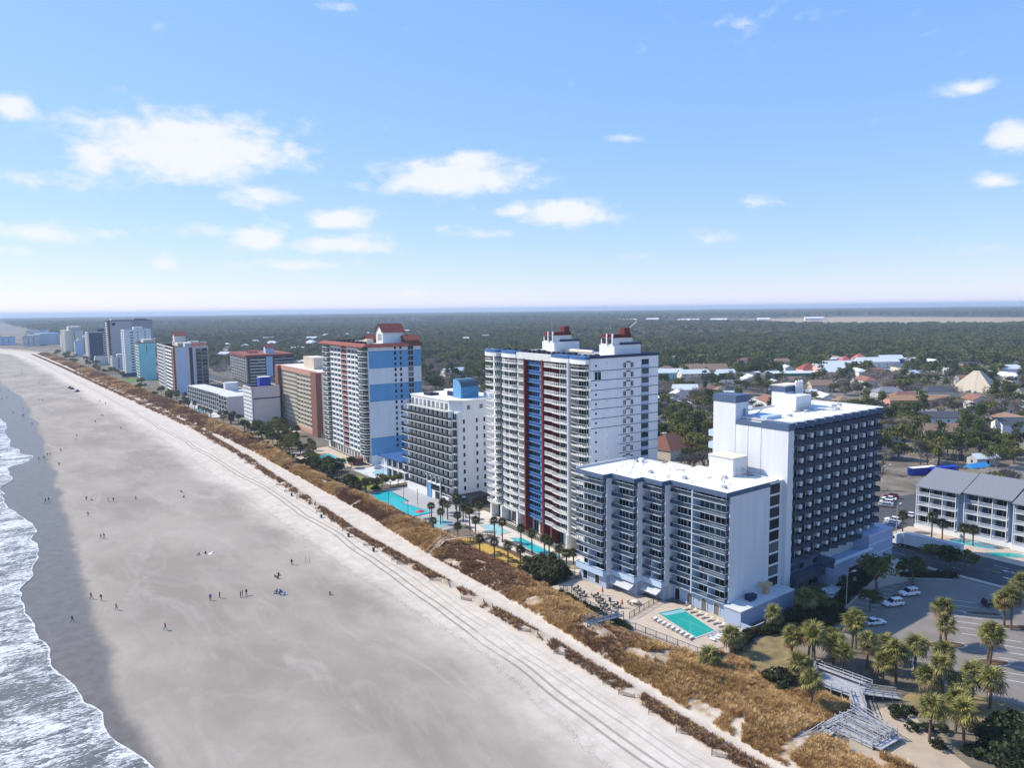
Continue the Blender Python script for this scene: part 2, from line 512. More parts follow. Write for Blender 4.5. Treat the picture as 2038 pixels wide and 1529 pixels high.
class NG:
    """tiny node-graph helper for longer materials"""
    def __init__(s, name):
        s.m = bpy.data.materials.new(name); s.m.use_nodes = True
        s.t = s.m.node_tree; s.b = s.t.nodes['Principled BSDF']
        s.pos = s.t.nodes.new('ShaderNodeNewGeometry').outputs['Position']
    def n(s, t, **k):
        q = s.t.nodes.new(t)
        for a, b in k.items():
            setattr(q, a, b)
        return q
    def l(s, a, b):
        s.t.links.new(a, b)
    def put(s, v, i):
        if isinstance(v, (int, float)):
            i.default_value = v
        elif isinstance(v, tuple):
            i.default_value = (*v, 1) if len(v) == 3 else v
        else:
            s.l(v, i)
    def math(s, op, a, b=None, c=None, clamp=False):
        q = s.n('ShaderNodeMath', operation=op, use_clamp=clamp)
        for i, v in enumerate((a, b, c)):
            if v is not None:
                s.put(v, q.inputs[i])
        return q.outputs[0]
    def attr(s, name):
        return s.n('ShaderNodeAttribute', attribute_name=name).outputs['Fac']
    def noise(s, scale, detail=4, rough=.6, sc3=(1, 1, 1), rot=0.0, dist=0.0, src=None):
        mp = s.n('ShaderNodeMapping')
        mp.inputs['Scale'].default_value = sc3
        mp.inputs['Rotation'].default_value = (0, 0, rot)
        s.l(src or s.pos, mp.inputs[0])
        q = s.n('ShaderNodeTexNoise')
        q.inputs['Scale'].default_value = scale; q.inputs['Detail'].default_value = detail
        q.inputs['Roughness'].default_value = rough; q.inputs['Distortion'].default_value = dist
        s.l(mp.outputs[0], q.inputs['Vector'])
        return q.outputs[0]
    def step(s, v, a, b):
        q = s.n('ShaderNodeMapRange', interpolation_type='SMOOTHSTEP')
        s.put(v, q.inputs[0]); q.inputs[1].default_value = a; q.inputs[2].default_value = b
        return q.outputs[0]
    def mix(s, f, a, b):
        q = s.n('ShaderNodeMix', data_type='RGBA')
        s.put(f, q.inputs[0]); s.put(a, q.inputs[6]); s.put(b, q.inputs[7])
        return q.outputs[2]
    def bump(s, h, st, d=.1):
        q = s.n('ShaderNodeBump')
        q.inputs['Strength'].default_value = st; q.inputs['Distance'].default_value = d
        s.l(h, q.inputs['Height']); s.l(q.outputs[0], s.b.inputs['Normal'])

# ---- sand
S = NG('beach_sand')
wetv, dryv, tx, veg = S.attr('wetd'), S.attr('dryd'), S.attr('trk'), S.attr('veg')
n1 = S.noise(.045, 5, .6, (1, .45, 1), R(-12)); n2 = S.noise(.35, 5, .65); n3 = S.noise(3.5, 3, .6)
n4 = S.noise(.02, 3, .5, (1, .5, 1)); n5 = S.noise(.09, 4, .6, (1, .28, 1), R(-6), 1.2)
damp = S.mix(S.step(n1, .33, .66), (.258, .222, .182), (.350, .304, .250))
damp = S.mix(S.math('MULTIPLY', S.step(n5, .52, .72), .5), damp, (.42, .37, .315))
damp = S.mix(S.math('MULTIPLY', S.step(n4, .52, .68), .3), damp, (.33, .27, .235))
lnv = S.math('ABSOLUTE', S.math('SUBTRACT', S.noise(.055, 4, .55, (1, .5, 1), R(-20), 1.5), .5))
damp = S.mix(S.math('MULTIPLY', S.math('SUBTRACT', 1.0, S.step(lnv, .0, .05)), .13), damp, (.42, .385, .345))
damp = S.mix(S.math('MULTIPLY', S.step(S.noise(2.2, 5, .75, (1, .6, 1), R(-15)), .5, .8), .30), damp, (.19, .168, .148))
dry = S.mix(S.step(n2, .3, .7), (.50, .435, .36), (.62, .55, .465))
fdry = S.step(S.math('ADD', dryv, S.math('MULTIPLY', S.math('SUBTRACT', n1, .5), 18.)), -9, 6)
col = S.mix(fdry, damp, dry)
# wrack line: a thin dark scatter of weed along the last tide mark
wr = S.math('ABSOLUTE', S.math('ADD', S.math('SUBTRACT', dryv, 1.0), S.math('MULTIPLY', S.math('SUBTRACT', n2, .5), 5.)))
wrm = S.math('MULTIPLY', S.math('SUBTRACT', 1.0, S.step(wr, .15, .9)), S.step(n3, .48, .66))
col = S.mix(S.math('MULTIPLY', wrm, .62), col, (.10, .085, .06))
# foot-trodden dapple on the dry sand
col = S.mix(S.math('MULTIPLY', fdry, S.math('MULTIPLY', S.step(S.noise(1.7, 4, .7), .52, .75), .28)), col, (.33, .29, .245))
col = S.mix(S.math('MULTIPLY', S.step(S.noise(5.5, 3, .7), .55, .75), S.math('MULTIPLY', fdry, .30)), col, (.30, .26, .215))
# vehicle ruts
rut = None
wob = S.math('MULTIPLY', S.math('SUBTRACT', S.noise(.02, 2, .5, (0, 1, 0)), .5), 5.0)
wob2 = S.math('MULTIPLY', S.math('SUBTRACT', S.noise(.035, 2, .5, (0, 1, 0), 0, 0), .5), 3.0)
for c, wd, st, wo_ in ((0, .20, .85, wob), (1.8, .20, .8, wob), (3.9, .16, .45, wob2), (5.6, .14, .4, wob2), (7.2, .1, .25, wob), (-2.4, .1, .2, wob2)):
    q = S.math('SUBTRACT', 1.0, S.step(S.math('ABSOLUTE', S.math('SUBTRACT', S.math('ADD', tx, wo_), c)), wd * .5, wd * 2.2))
    q = S.math('MULTIPLY', S.math('MULTIPLY', q, st), S.step(S.noise(.03, 3, .6, (1, 1, 0)), .22, .40))
    rut = q if rut is None else S.math('MAXIMUM', rut, q)
col = S.mix(S.math('MULTIPLY', rut, .8), col, (.20, .17, .14))
col = S.mix(S.math('MULTIPLY', veg, S.step(n2, .35, .6)), col, (.30, .20, .115))
fw_ = S.step(S.math('ADD', wetv, S.math('ADD', S.math('MULTIPLY', S.math('SUBTRACT', n1, .5), 13.), S.math('MULTIPLY', S.math('SUBTRACT', n2, .5), 4.))), -1.8, 1.8)
wcol = S.mix(S.step(n2, .3, .7), (.125, .106, .088), (.175, .152, .130))
col = S.mix(fw_, col, wcol)
S.l(col, S.b.inputs['Base Color'])
S.l(S.math('SUBTRACT', .92, S.math('MULTIPLY', fw_, .60)), S.b.inputs['Roughness'])
S.b.inputs['Specular IOR Level'].default_value = .24
S.bump(S.math('ADD', S.math('MULTIPLY', S.math('MULTIPLY', n3, S.math('SUBTRACT', 1.0, fw_)), .5), S.math('MULTIPLY', rut, -1.2)), .5, .12)
M['sand'] = S.m

ys = [-160.0]
while ys[-1] < 2700:
    ys.append(ys[-1] + max(1.0, min(30, (abs(ys[-1] - 100) - 60) * .012)))
ys = np.array(ys)
xs = np.concatenate([np.arange(-60, 70, 2.0), np.arange(70, 130, .75)])
Xg, Yg = np.meshgrid(xs, ys)
Xg = Xg + np.minimum(0, vec(fence_x, ys) - 87)[:, None]
Zg = beach_z(Xg, Yg)
ax = lambda f: vec(f, ys)[:, None]
vegm = np.exp(-((Xg - ax(fence_x)) / 1.7) ** 2) * .8 + np.clip((Xg - ax(dune_out)) / 1.2, 0, 1) * np.clip((ax(dune_in) + 1 - Xg) / .8, 0, 1)
me = grid_mesh('beach', Xg, Yg, Zg, [M['sand']], {'wetd': ax(wet_x) - Xg, 'dryd': Xg - ax(wrack_x), 'trk': Xg - ax(track_x), 'veg': np.clip(vegm, 0, 1)})
struct(inst(me, 'beach'))

# ---- sea
W_ = NG('sea_water_and_foam')
d = W_.attr('off')
na = W_.noise(1.5, 6, .70, (.34, 1.0, 1), R(14), 1.2)
nb = W_.noise(.16, 4, .6, (.5, 1, 1), R(8), 1.0)
nc = W_.noise(4.5, 3, .7, (.35, 1.0, 1), R(16), .8)
nd = W_.noise(.035, 3, .5)
streak = W_.math('ADD', W_.math('MULTIPLY', na, .75), W_.math('MULTIPLY', nc, .35))
cover = W_.math('ADD', W_.math('MULTIPLY', W_.math('SUBTRACT', nb, .5), .7), W_.math('MULTIPLY', W_.math('SUBTRACT', nd, .5), .5))
thr = W_.math('ADD', streak, W_.math('MULTIPLY', cover, .55))
foam = W_.step(thr, .525, .615)
ne = W_.noise(.8, 5, .7)
edge = W_.math('SUBTRACT', 1.0, W_.step(W_.math('ADD', d, W_.math('MULTIPLY', W_.math('SUBTRACT', ne, .5), 2.2)), .05, .42))
front2 = W_.math('MULTIPLY', W_.math('SUBTRACT', 1.0, W_.step(W_.math('ABSOLUTE', W_.math('SUBTRACT', W_.math('ADD', d, W_.math('MULTIPLY', W_.math('SUBTRACT', nd, .5), 16.)), 7.5)), .2, 1.6)), W_.step(nb, .50, .60))
front3 = W_.math('MULTIPLY', W_.math('SUBTRACT', 1.0, W_.step(W_.math('ABSOLUTE', W_.math('SUBTRACT', W_.math('ADD', d, W_.math('MULTIPLY', W_.math('SUBTRACT', nd, .5), 26.)), 19.)), .5, 4.0)), W_.step(nb, .50, .62))
far = W_.math('SUBTRACT', 1.0, W_.step(d, 60, 200))
foam = W_.math('MULTIPLY', W_.math('MULTIPLY', foam, W_.step(W_.math('ADD', d, W_.math('MULTIPLY', W_.math('SUBTRACT', nb, .5), 5.)), -1.2, 1.2)), far)
foam = W_.math('MAXIMUM', W_.math('MAXIMUM', foam, edge), W_.math('MAXIMUM', front2, front3), clamp=True)
wcol = W_.mix(W_.step(nb, .3, .7), (.115, .112, .104), (.165, .158, .147))
W_.l(W_.mix(foam, wcol, (.68, .69, .69)), W_.b.inputs['Base Color'])
W_.l(W_.math('ADD', .10, W_.math('MULTIPLY', foam, .6)), W_.b.inputs['Roughness'])
W_.b.inputs['Specular IOR Level'].default_value = .3
W_.bump(W_.math('ADD', W_.math('MULTIPLY', na, .6), W_.math('MULTIPLY', foam, .25)), .55, .35)
M['sea'] = W_.m
ys2 = [-3000.0, -1500., -700., -300.]
while ys2[-1] < 1200:
    ys2.append(ys2[-1] + max(1.1, min(60, (abs(ys2[-1] - 160) - 90) * .03)))
ys2 = np.array(ys2 + [1500., 2000., 3000., 6000., 12000., 25000.])
dd = np.concatenate([np.arange(0, 8, .8), np.arange(8, 60, 2.0), np.array([60, 70, 85, 110, 150, 250, 500, 1200, 4000, 12000, 25000.])])
De, Ye = np.meshgrid(dd, ys2)
near = np.clip(1 - np.abs(Ye - 300) / 900, 0, 1)
scal = ((fbm(Ye * .045, Ye * 0 + 3.3, 4, 4) - .5) * 9.0 + np.abs(np.sin(Ye * .11 + 2.2 * np.sin(Ye * .031))) * 1.6) * near
Xe = vec(swash, ys2)[:, None] + scal * np.exp(-De / 25) - De
Ze = np.maximum(0.02 + .16 * np.exp(-((De - 7.5 - (fbm(Ye * .03, De * 0, 8) - .5) * 12) / 2.2) ** 2) + .4 * np.exp(-((De - 19 - (fbm(Ye * .02, De * 0, 8) - .5) * 20) / 3.0) ** 2)
                + .08 * (fbm(Xe * .2, Ye * .12, 12) - .5), base_z(Xe - np.minimum(0, vec(fence_x, ys2) - 87)[:, None]) + .03)
struct(inst(grid_mesh('sea', Xe[:, ::-1], Ye, Ze[:, ::-1], [M['sea']], {'off': De[:, ::-1]}), 'sea'))

# ---- inland ground, one sheet to the horizon
G_ = NG('inland_ground')
g1 = G_.noise(.012, 4, .6); g2 = G_.noise(.08, 5, .65); g3 = G_.noise(.0016, 4, .6); g4 = G_.noise(.9, 3, .6)
c = G_.mix(G_.step(g2, .35, .65), (.115, .095, .068), (.235, .195, .145))
c = G_.mix(G_.math('MULTIPLY', G_.step(g1, .48, .62), .7), c, (.10, .085, .05))
c = G_.mix(G_.math('MULTIPLY', G_.step(g3, .45, .6), .6), c, (.075, .075, .055))
c = G_.mix(G_.math('MULTIPLY', G_.step(g4, .5, .8), .25), c, (.30, .26, .20))
G_.l(c, G_.b.inputs['Base Color'])
G_.b.inputs['Roughness'].default_value = .95
M['ground'] = G_.m
yl = np.array(list(range(-3000, 0, 300)) + list(range(0, 400, 6)) + list(range(400, 2700, 60)) + [3500, 5000, 9000, 15000, 30000], float)
xe = np.array([dune_in(y) - 1.2 for y in yl])
cols = [xe] + [np.full(len(yl), v) for v in (135., 200., 400., 900., 2500., 8000., 30000.)]
Xl = np.stack(cols, 1); Yl = np.repeat(yl[:, None], Xl.shape[1], 1)
struct(inst(grid_mesh('ground', Xl, Yl, np.full(Xl.shape, LAND), [M['ground']]), 'ground'))

# ---- flat sheets laid on the ground
OCC = []          # rectangles (x0, y0, x1, y1) where no tree or house may stand
def sheet(name, poly, mt, z=.006, kind=True, occ=False, t=.0):
    b = MB()
    b.prism([tuple(p) for p in poly], LAND - .3, LAND + z, 0)
    o = b.build(name, mt)
    if kind:
        struct(o)
    if occ:
        OCC.append((min(p[0] for p in poly), min(p[1] for p in poly), max(p[0] for p in poly), max(p[1] for p in poly)))
    return o
def rect(x0, y0, x1, y1):
    return [(x0, y0), (x1, y0), (x1, y1), (x0, y1)]
# ------------------------------------------------------------------ building kit
# canonical bay frame: u runs to the right along the wall seen from outside, -y is outwards
CACHE = {}
def cached(key, fn):
    if key not in CACHE:
        CACHE[key] = fn()
    return CACHE[key]
def place(me, name, parent, wall, u, z, out=0.0):
    if wall[0] == 'F':                     # faces -x, wall = ('F', x of face, far y end)
        return inst(me, name, parent, (wall[1] - out, wall[2] - u, z), -math.pi / 2)
    return inst(me, name, parent, (wall[2] + u, wall[1] - out, z), 0)   # faces -y, wall = ('S', y of face, left x)
def local_box(parent, name, wall, u0, u1, o0, o1, z0, z1, mt):
    """box on a wall: o = outward distance"""
    b = MB(); b.box(0, -o1, 0, u1 - u0, -o0, z1 - z0)
    return place(b.mesh(name, mt), name, parent, wall, u0, z0)

def slab_mesh(w, proj, depth, t, mt, curve=0.0):
    def f():
        b = MB()
        if curve:
            n = 8
            pts = [(0, depth)] + [(w * i / n, -proj - curve * math.sin(math.pi * i / n)) for i in range(n + 1)] + [(w, depth)]
            b.prism(pts, 0, t)
        else:
            b.box(0, -proj, 0, w, depth, t)
        return b.mesh('balcony', mt)
    return cached(('slab', w, proj, depth, t, mt.name, curve), f)
def rail_mesh(w, proj, h, style, mt, mt2=None, curve=0.0, ends=True, t=.18, ret=0.0):
    def f():
        b = MB()
        n = 8 if curve else 1
        pts = [(w * i / n, -proj + .05 - curve * math.sin(math.pi * i / n)) for i in range(n + 1)]
        if ends and proj > .2:
            pts = [(0.03, 0)] + [(max(.03, min(w - .03, p[0])), p[1]) for p in pts] + [(w - .03, 0)]
        for (p, q) in zip(pts[:-1], pts[1:]):
            L = math.hypot(q[0] - p[0], q[1] - p[1])
            if style in ('picket', 'white', 'glass'):
                b.bar((*p, t + h), (*q, t + h), .07, .07)
            if style == 'picket':
                b.bar((*p, t + .16), (*q, t + .16), .04, .04)
                k = max(1, int(L / .13))
                for i in range(k + 1):
                    c = (p[0] + (q[0] - p[0]) * i / k, p[1] + (q[1] - p[1]) * i / k)
                    b.box(c[0] - .03, c[1] - .02, t, c[0] + .03, c[1] + .02, t + h - .05, 1)
            elif style == 'white':
                b.bar((*p, t + .2), (*q, t + .2), .06, .12)
                k = max(1, int(L / .45))
                for i in range(k + 1):
                    c = (p[0] + (q[0] - p[0]) * i / k, p[1] + (q[1] - p[1]) * i / k)
                    b.box(c[0] - .09, c[1] - .03, t, c[0] + .09, c[1] + .03, t + h - .05)
            elif style == 'glass':
                b.bar((*p, t + h - .08), (*q, t + h - .08), .03, h - .15, 1)
            elif style == 'solid':
                b.bar((*p, t + h), (*q, t + h), .1, h)
        return b.mesh('railing', [mt, mt2 or mt])
    return cached(('rail', w, proj, h, style, mt.name, mt2.name if mt2 else '', curve, ends, t), f)
def pane_mesh(w, h, mt):
    def f():
        b = MB(); b.box(0, -.03, 0, w, .03, h)
        return b.mesh('window_pane', mt)
    return cached(('pane', w, h, mt.name), f)
def frame_mesh(w, h, n, mt, fw_=.08, sill=False):
    def f():
        b = MB()
        for i in range(n + 1):
            x = w * i / n
            b.box(x - fw_ / 2, -.07, 0, x + fw_ / 2, -.031, h)
        b.box(0, -.07, h - fw_, w, -.031, h); b.box(0, -.07, 0, w, -.031, fw_)
        if sill:
            b.box(-.12, -.14, -.1, w + .12, -.031, -.002)
        return b.mesh('window_frame', mt)
    return cached(('frame', w, h, n, mt.name, fw_, sill), f)

def window(root, wall, u, z, w, h, glass, fr=None, n=2, out=.03, name='window', sill=False):
    o = place(pane_mesh(w, h, glass), name, root, wall, u, z, out)
    if fr:
        f = inst(frame_mesh(w, h, n, fr, sill=sill), 'frame', o)
    return o

def balconies(root, wall, u0, u1, n, zs, fh, proj=.9, depth=1.3, t=.18, slab=None, rail=None, rstyle='picket', rh=1.05, rmat2=None,
              fin=None, fin_w=.16, fin_out=None, door=None, dw=.62, dh=2.15, dfr=None, curve=0.0, back=None, ends=True, glassalt=None, skip=(), doff=.22, dn=2, rdepth=None):
    """a stack of balcony bays: slab > railing, sliding door > frame, fins between the bays, coloured back wall"""
    w = (u1 - u0) / n
    for k, z in enumerate(zs):
        for i in range(n):
            if (k, i) in skip:
                continue
            u = u0 + i * w
            s = place(slab_mesh(round(w, 3), proj, depth, t, slab, curve), 'balcony', root, wall, u, z)
            if rail:
                inst(rail_mesh(round(w, 3), proj, rh, rstyle, rail, rmat2, curve, ends, t), 'railing', s)
            if door:
                g = door
                if glassalt and k in glassalt[0]:
                    g = glassalt[1]
                window(root, wall, u + w * doff, z + t, round(w * dw, 2), dh, g, dfr, dn, out=-depth + .04, name='sliding_door')
    if fin:
        zt = zs[-1] + fh
        fo = proj if fin_out is None else fin_out
        for i in range(n + 1):
            uu = u0 + i * w
            local_box(root, 'fin', wall, uu - fin_w / 2, uu + fin_w / 2, -depth + .01, fo, zs[0] - .02, zt, fin)
    if back:
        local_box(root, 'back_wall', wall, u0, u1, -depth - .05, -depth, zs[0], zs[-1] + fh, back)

def parapet_roof(root, x0, y0, x1, y1, z, mt, edge, h=.9, t=.3, name='roof'):
    b = MB(); b.box(x0 + t, y0 + t, z - .2, x1 - t, y1 - t, z)
    r = b.build(name, mt, root)
    for (a, c, d, e) in ((x0, y0, x1, y0 + t), (x0, y1 - t, x1, y1), (x0, y0 + t, x0 + t, y1 - t), (x1 - t, y0 + t, x1, y1 - t)):
        b = MB(); b.box(a, c, z - .25, d, e, z + h)
        b.build('parapet', edge, r)
    return r
def wallbox(root, x0, y0, z0, x1, y1, z1, mt, name='wall', top=None):
    b = MB(); b.box(x0, y0, z0, x1, y1, z1, 0, 1 if top else None)
    return b.build(name, [mt, top] if top else mt, root)
def bld(name, label, cat, corner, ang, group=None, occ=None):
    r = empty(name, (corner[0], corner[1], LAND), -R(ang))
    tag(r, label, cat, group)
    if occ:
        a = R(ang)
        P_ = [(corner[0] + x * math.cos(a) + y * math.sin(a), corner[1] - x * math.sin(a) + y * math.cos(a)) for x in (-3, occ[0]) for y in (-3, occ[1])]
        OCC.append((min(p[0] for p in P_), min(p[1] for p in P_), max(p[0] for p in P_), max(p[1] for p in P_)))
    return r
def arch_poly(w, h, n=8):
    r = w / 2
    return [(-r, 0), (r, 0)] + [(r * math.cos(math.pi * i / n), h - r + r * math.sin(math.pi * i / n)) for i in range(n + 1)]
def arch_window(root, wall, u, z, w, h, glass, fr):
    b = MB()
    p = arch_poly(w, h)
    k = [(x, -.03, zz) for x, zz in p]
    b.face(k)
    b.face([(x, .02, zz) for x, zz in p][::-1])
    o = place(b.mesh('arched_window', glass), 'arched_window', root, wall, u, z, .03)
    b = MB()
    pp, qq = arch_poly(w + .3, h + .15), arch_poly(w, h)
    n = len(pp)
    for i in range(1, n):
        a, c = i, (i + 1) % n
        if c == 0:
            c = 0
        b.face([(pp[a][0], -.1, pp[a][1]), (pp[c][0], -.1, pp[c][1]), (qq[c][0], -.1, qq[c][1]), (qq[a][0], -.1, qq[a][1])][::-1])
        b.face([(pp[a][0], -.1, pp[a][1]), (pp[c][0], -.1, pp[c][1]), (pp[c][0], .02, pp[c][1]), (pp[a][0], .02, pp[a][1])])
    inst(b.mesh('arch_frame', fr), 'arch_frame', o)
    return o

# ================================================================== the stepped ocean-front wing (nearest)
A = bld('stepped_hotel', 'white ten-storey hotel with stepped blue-trimmed balcony front and flat white roof beside the green pool', 'hotel', (126.8, 94.2), 0, occ=(22, 42))
HT = 28.2; fh = 2.73; zs = [3.6 + i * fh for i in range(9)]
segs = [(0.0, 0.0, 15.6, 19.0), (-2.75, 15.6, 21.6, 17.0), (-5.5, 21.6, 29.1, 15.0), (-8.3, 29.1, 38.7, 13.0)]   # front x, y0, y1, back x
for k, (fx, y0, y1, bx) in enumerate(segs):
    rec = 2.5
    b = MB(); b.box(fx + rec, y0, 0, bx, y1, HT - .3)
    b.build('wall', M['white'], A)
    wl_ = ('F', fx + 1.1, y1)
    L = y1 - y0
    # white end wall of each step, facing along the beach
    wallbox(A, fx + 1.3, y0 - .02, 3.3, fx + rec + .01, y0 + .3, HT - 1.0, M['white'], 'end_wall')
    nb = 2 if k in (0, 3) else 1
    if k == 0:
        bays = [(0, 6.3), (6.3, 15.3)]
    elif k == 3:
        bays = [(0, L - .3)]
    else:
        bays = [(0, L - .3)]
    for (u0, u1) in bays:
        n = 1
        balconies(A, wl_, u0, u1, n, zs, fh, proj=1.1, depth=1.38, t=.16, slab=M['paleblue'], rail=M['paleblue'], rmat2=M['rail_dark'], rstyle='picket', door=None)
        for z in zs:
            ww = u1 - u0
            for q in range(2 if ww > 5 else 1):
                window(A, wl_, u0 + ww * (.04 + .49 * q), z + .16, round(ww * .44, 2), 2.2, M['doorglass'], M['white2'], 3, out=-1.3, name='sliding_door')
            # solid slate panel closing the open end of the balcony
            if u1 > L - 1.2:
                local_box(A, 'end_panel', wl_, u1 - .02, u1 + .14, .02, 1.1, z + .16, z + 1.2, M['slate'])
    if k == 0:
        local_box(A, 'column', wl_, 6.15, 6.45, -1.3, 1.12, 3.3, HT - 1, M['paleblue'])
        for z in zs[:2]:
            local_box(A, 'divider', wl_, 10.8, 10.95, -1.3, 1.0, z + .17, z + 2.55, M['paleblue'])
    else:
        for z in zs[:2]:
            local_box(A, 'divider', wl_, L * .45, L * .45 + .14, -1.3, 1.0, z + .17, z + 2.55, M['paleblue'])
    # fascia round the roof edge
    b = MB(); b.box(fx - .05, y0, HT - 1.0, fx + .25, y1, HT + .05); b.build('fascia', M['paleblue'] if False else M['slate'], A)
    nx = segs[k - 1][0] if k else bx
    b = MB(); b.box(fx + .25, y0 - .06, HT - 1.0, nx + (.25 if k else 0), y0 + .2, HT + .05); b.build('fascia', M['slate'], A)
    b = MB(); b.box(fx + .22, y0 + .18, HT - .32, bx, y1 + (.05 if k == 3 else .2), HT - .12); r = b.build('roof', M['roofwhite'], A)
    b = MB(); b.box(bx - .3, y0 + .2, HT - .12, bx, y1, HT + .25); b.build('parapet', M['lgrey'], r)
    for q in range(3):
        b = MB(); px, py = random.uniform(fx + 3, bx - 2), random.uniform(y0 + 1, y1 - 1); b.tube((px, py, HT - .12), (px, py, HT + .4), .12, .12, 6); b.build('roof_vent', M['steel'], r)
    # ground floor
    gx = fx + 1.1
    wallbox(A, gx, y0 + .01, 0, fx + rec, y1 - .01, 3.45, M['bluegrey'] if k else M['bluegrey'], 'ground_floor_wall')
b = MB(); b.box(-8.0, 38.65, HT - .12, 13, 38.95, HT + .5); b.build('parapet', M['lgrey'], A)
b = MB(); b.box(9.5, 33.5, HT - .1, 10.6, 34.6, HT + .9); b.build('roof_hatch', M['white2'], A)
# arched windows along the ground floor
for u in (1.6, 5.2, 9.2, 12.6):
    arch_window(A, ('F', 1.1, 15.6), u, .15, 1.4, 2.7, M['doorglass'] if u < 8 else M['glass_grey'], M['white2'])
for u in (2.3, 6.6):
    arch_window(A, ('F', -7.2, 38.7), u, .6, 1.5, 2.3, M['glass'], M['white2'])
# blue parapet bands over the ground floor, and the two shed awnings
for k in (1, 2, 3):
    fx, y0, y1, bx = segs[k]
    wallbox(A, fx - .12, y0 - .1, 3.25, fx + 1.25, y1 - .05, 4.55, M['paleblue'], 'parapet_band')
for k in (1, 2):
    fx, y0, y1, bx = segs[k]
    b = MB()
    p = [(fx + .9, 2.9), (fx - 1.4, 1.9)]
    for q in range(10):
        ya, yb = y0 + .3 + (y1 - y0 - .9) * q / 10, y0 + .3 + (y1 - y0 - .9) * (q + .86) / 10
        b.face([(p[0][0], ya, p[0][1]), (p[1][0], ya, p[1][1]), (p[1][0], yb, p[1][1]), (p[0][0], yb, p[0][1])])
        b.face([(p[0][0], ya, p[0][1] - .08), (p[1][0], ya, p[1][1] - .08), (p[1][0], yb, p[1][1] - .08), (p[0][0], yb, p[0][1] - .08)][::-1])
    b.box(fx - 1.45, y0 + .3, 1.75, fx - 1.38, y1 - .6, 1.92)
    b.build('awning', M['mgrey'] if False else M['lgrey'], A)
# the blank white gable end with its strip of stairwell windows
W_S = ('S', -.02, 0)
for z in zs + [zs[0] - fh * .0]:
    pass
for i, z in enumerate([3.9 + j * fh for j in range(9)]):
    window(A, ('S', 0, 0), 15.6, z - .3, 3.5, 2.25, M['glass'], M['dark'], 4, name='stair_window')
    local_box(A, 'spandrel', ('S', 0, 0), 15.4, 19.2, 0, .12, z + 1.96, z + 2.38, M['white2'])
# low service annex at its foot
wallbox(A, -.4, -4.3, 0, 19.3, -.05, 3.5, M['bluegrey'], 'annex_wall')
b = MB(); b.box(-.6, -4.5, 3.5, 19.5, -.05, 3.75); b.build('annex_roof', M['lgrey'], A)
b = MB(); b.box(5.5, -2.6, 3.75, 7.1, -1.0, 5.0); b.box(7.3, -2.2, 3.75, 8.3, -.9, 4.7); b.tube((6.3, -1.8, 5.0), (6.3, -1.8, 5.15), .55, .55, 10); b.build('air_conditioner', M['navy'], A)
b = MB(); b.box(11.6, -2.3, 3.75, 12.7, -1.3, 5.4); b.box(11.0, -2.5, 5.4, 13.6, -1.1, 6.2); b.box(10.6, -2.2, 5.5, 11.0, -1.4, 6.0); b.build('vent_cowl', M['orange'], A)
b = MB()
for (x0, y0, x1, y1) in ((-.4, -7.2, 9.0, -7.0), (-.4, -7.2, -.2, -4.4)):
    b.box(x0, y0, 0, x1, y1, 1.3)
b.build('courtyard_wall', M['bluegrey'], A)

# ================================================================== the taller slab behind it, balconies along its side
B_ = bld('slab_hotel', 'tall white slab hotel with dark slate saw-tooth balconies above the parking lot', 'hotel', (148.0, 93.6), 0, occ=(48, 24))
HB = 40.8; LB = 43.5
b = MB(); b.box(2.2, 1.9, 0, LB, 21, HB - .3); b.build('wall', M['white2'], B_)
# white end wall: flat panels split by grooves
for i, (y0, y1, ztop) in enumerate(((0, 7.0, HB - 1.5), (7.15, 10.6, HB - 1.5), (10.75, 14.2, HB - .8), (14.35, 20.9, HB + 5.2))):
    b = MB(); b.box(0 if i else -.0, y0, 0, 2.25, y1, ztop); b.build('end_wall', M['white'], B_)
b = MB(); b.box(.12, .4, 0, 2.2, 20.8, HB - 1.8); b.build('groove_backing', M['lgrey'], B_)
b = MB(); b.box(-.12, -.1, HB - 1.5, 2.6, 7.1, HB + .1); b.build('fascia', M['slate'], B_)
b = MB(); b.box(-.06, 7.1, HB - 1.5, .3, 14.3, HB - .4); b.build('fascia', M['slate'], B_)
b = MB(); b.box(2.25, 14.4, HB - .3, 5.2, 20.9, HB + 5.2); b.build('stair_tower', M['white'], B_)
b = MB(); b.box(-.1, 14.3, HB + 3.6, 5.3, 21.0, HB + 5.4); b.build('stair_tower_cap', M['slate'], B_)
b = MB(); b.box(3.0, 14.33, HB - .2, 4.0, 14.4, HB + 2.0); b.build('stair_door', M['mgrey'], B_)
r = parapet_roof(B_, 2.2, 0.4, LB, 21, HB - .2, M['roofwhite'], M['lgrey'], .45)
# machine rooms and ducts on the roof
b = MB(); b.box(22, 12, HB - .2, 29, 17.5, HB + 3.6); o = b.build('machine_room', M['white2'], r)
b = MB(); b.box(25.5, 17.5, HB - .2, 33, 21.5, HB + 5.6); o = b.build('machine_room', M['white2'], r)
b = MB(); b.box(25.4, 17.4, HB + 4.0, 33.1, 21.6, HB + 5.4); b.build('slate_band', M['slate'], o)
b = MB(); b.box(25.3, 17.3, HB + 5.6, 33.2, 21.7, HB + 5.8); b.build('cap', M['cream'], o)
for q in range(3):
    b = MB(); x = 29.7 + q * 1.2; b.tube((x, 16.8, HB - .2), (x, 16.8, HB + 6.2), .42, .42, 10); b.tube((x, 16.8, HB + 6.2), (x, 16.8, HB + 6.9), .55, .3, 10); b.build('exhaust_stack', M['white2'], r)
b = MB()
for q in range(9):
    x = 20.5 + q
    b.box(x - .03, 11.2, HB - .2, x + .03, 11.26, HB + 1.5)
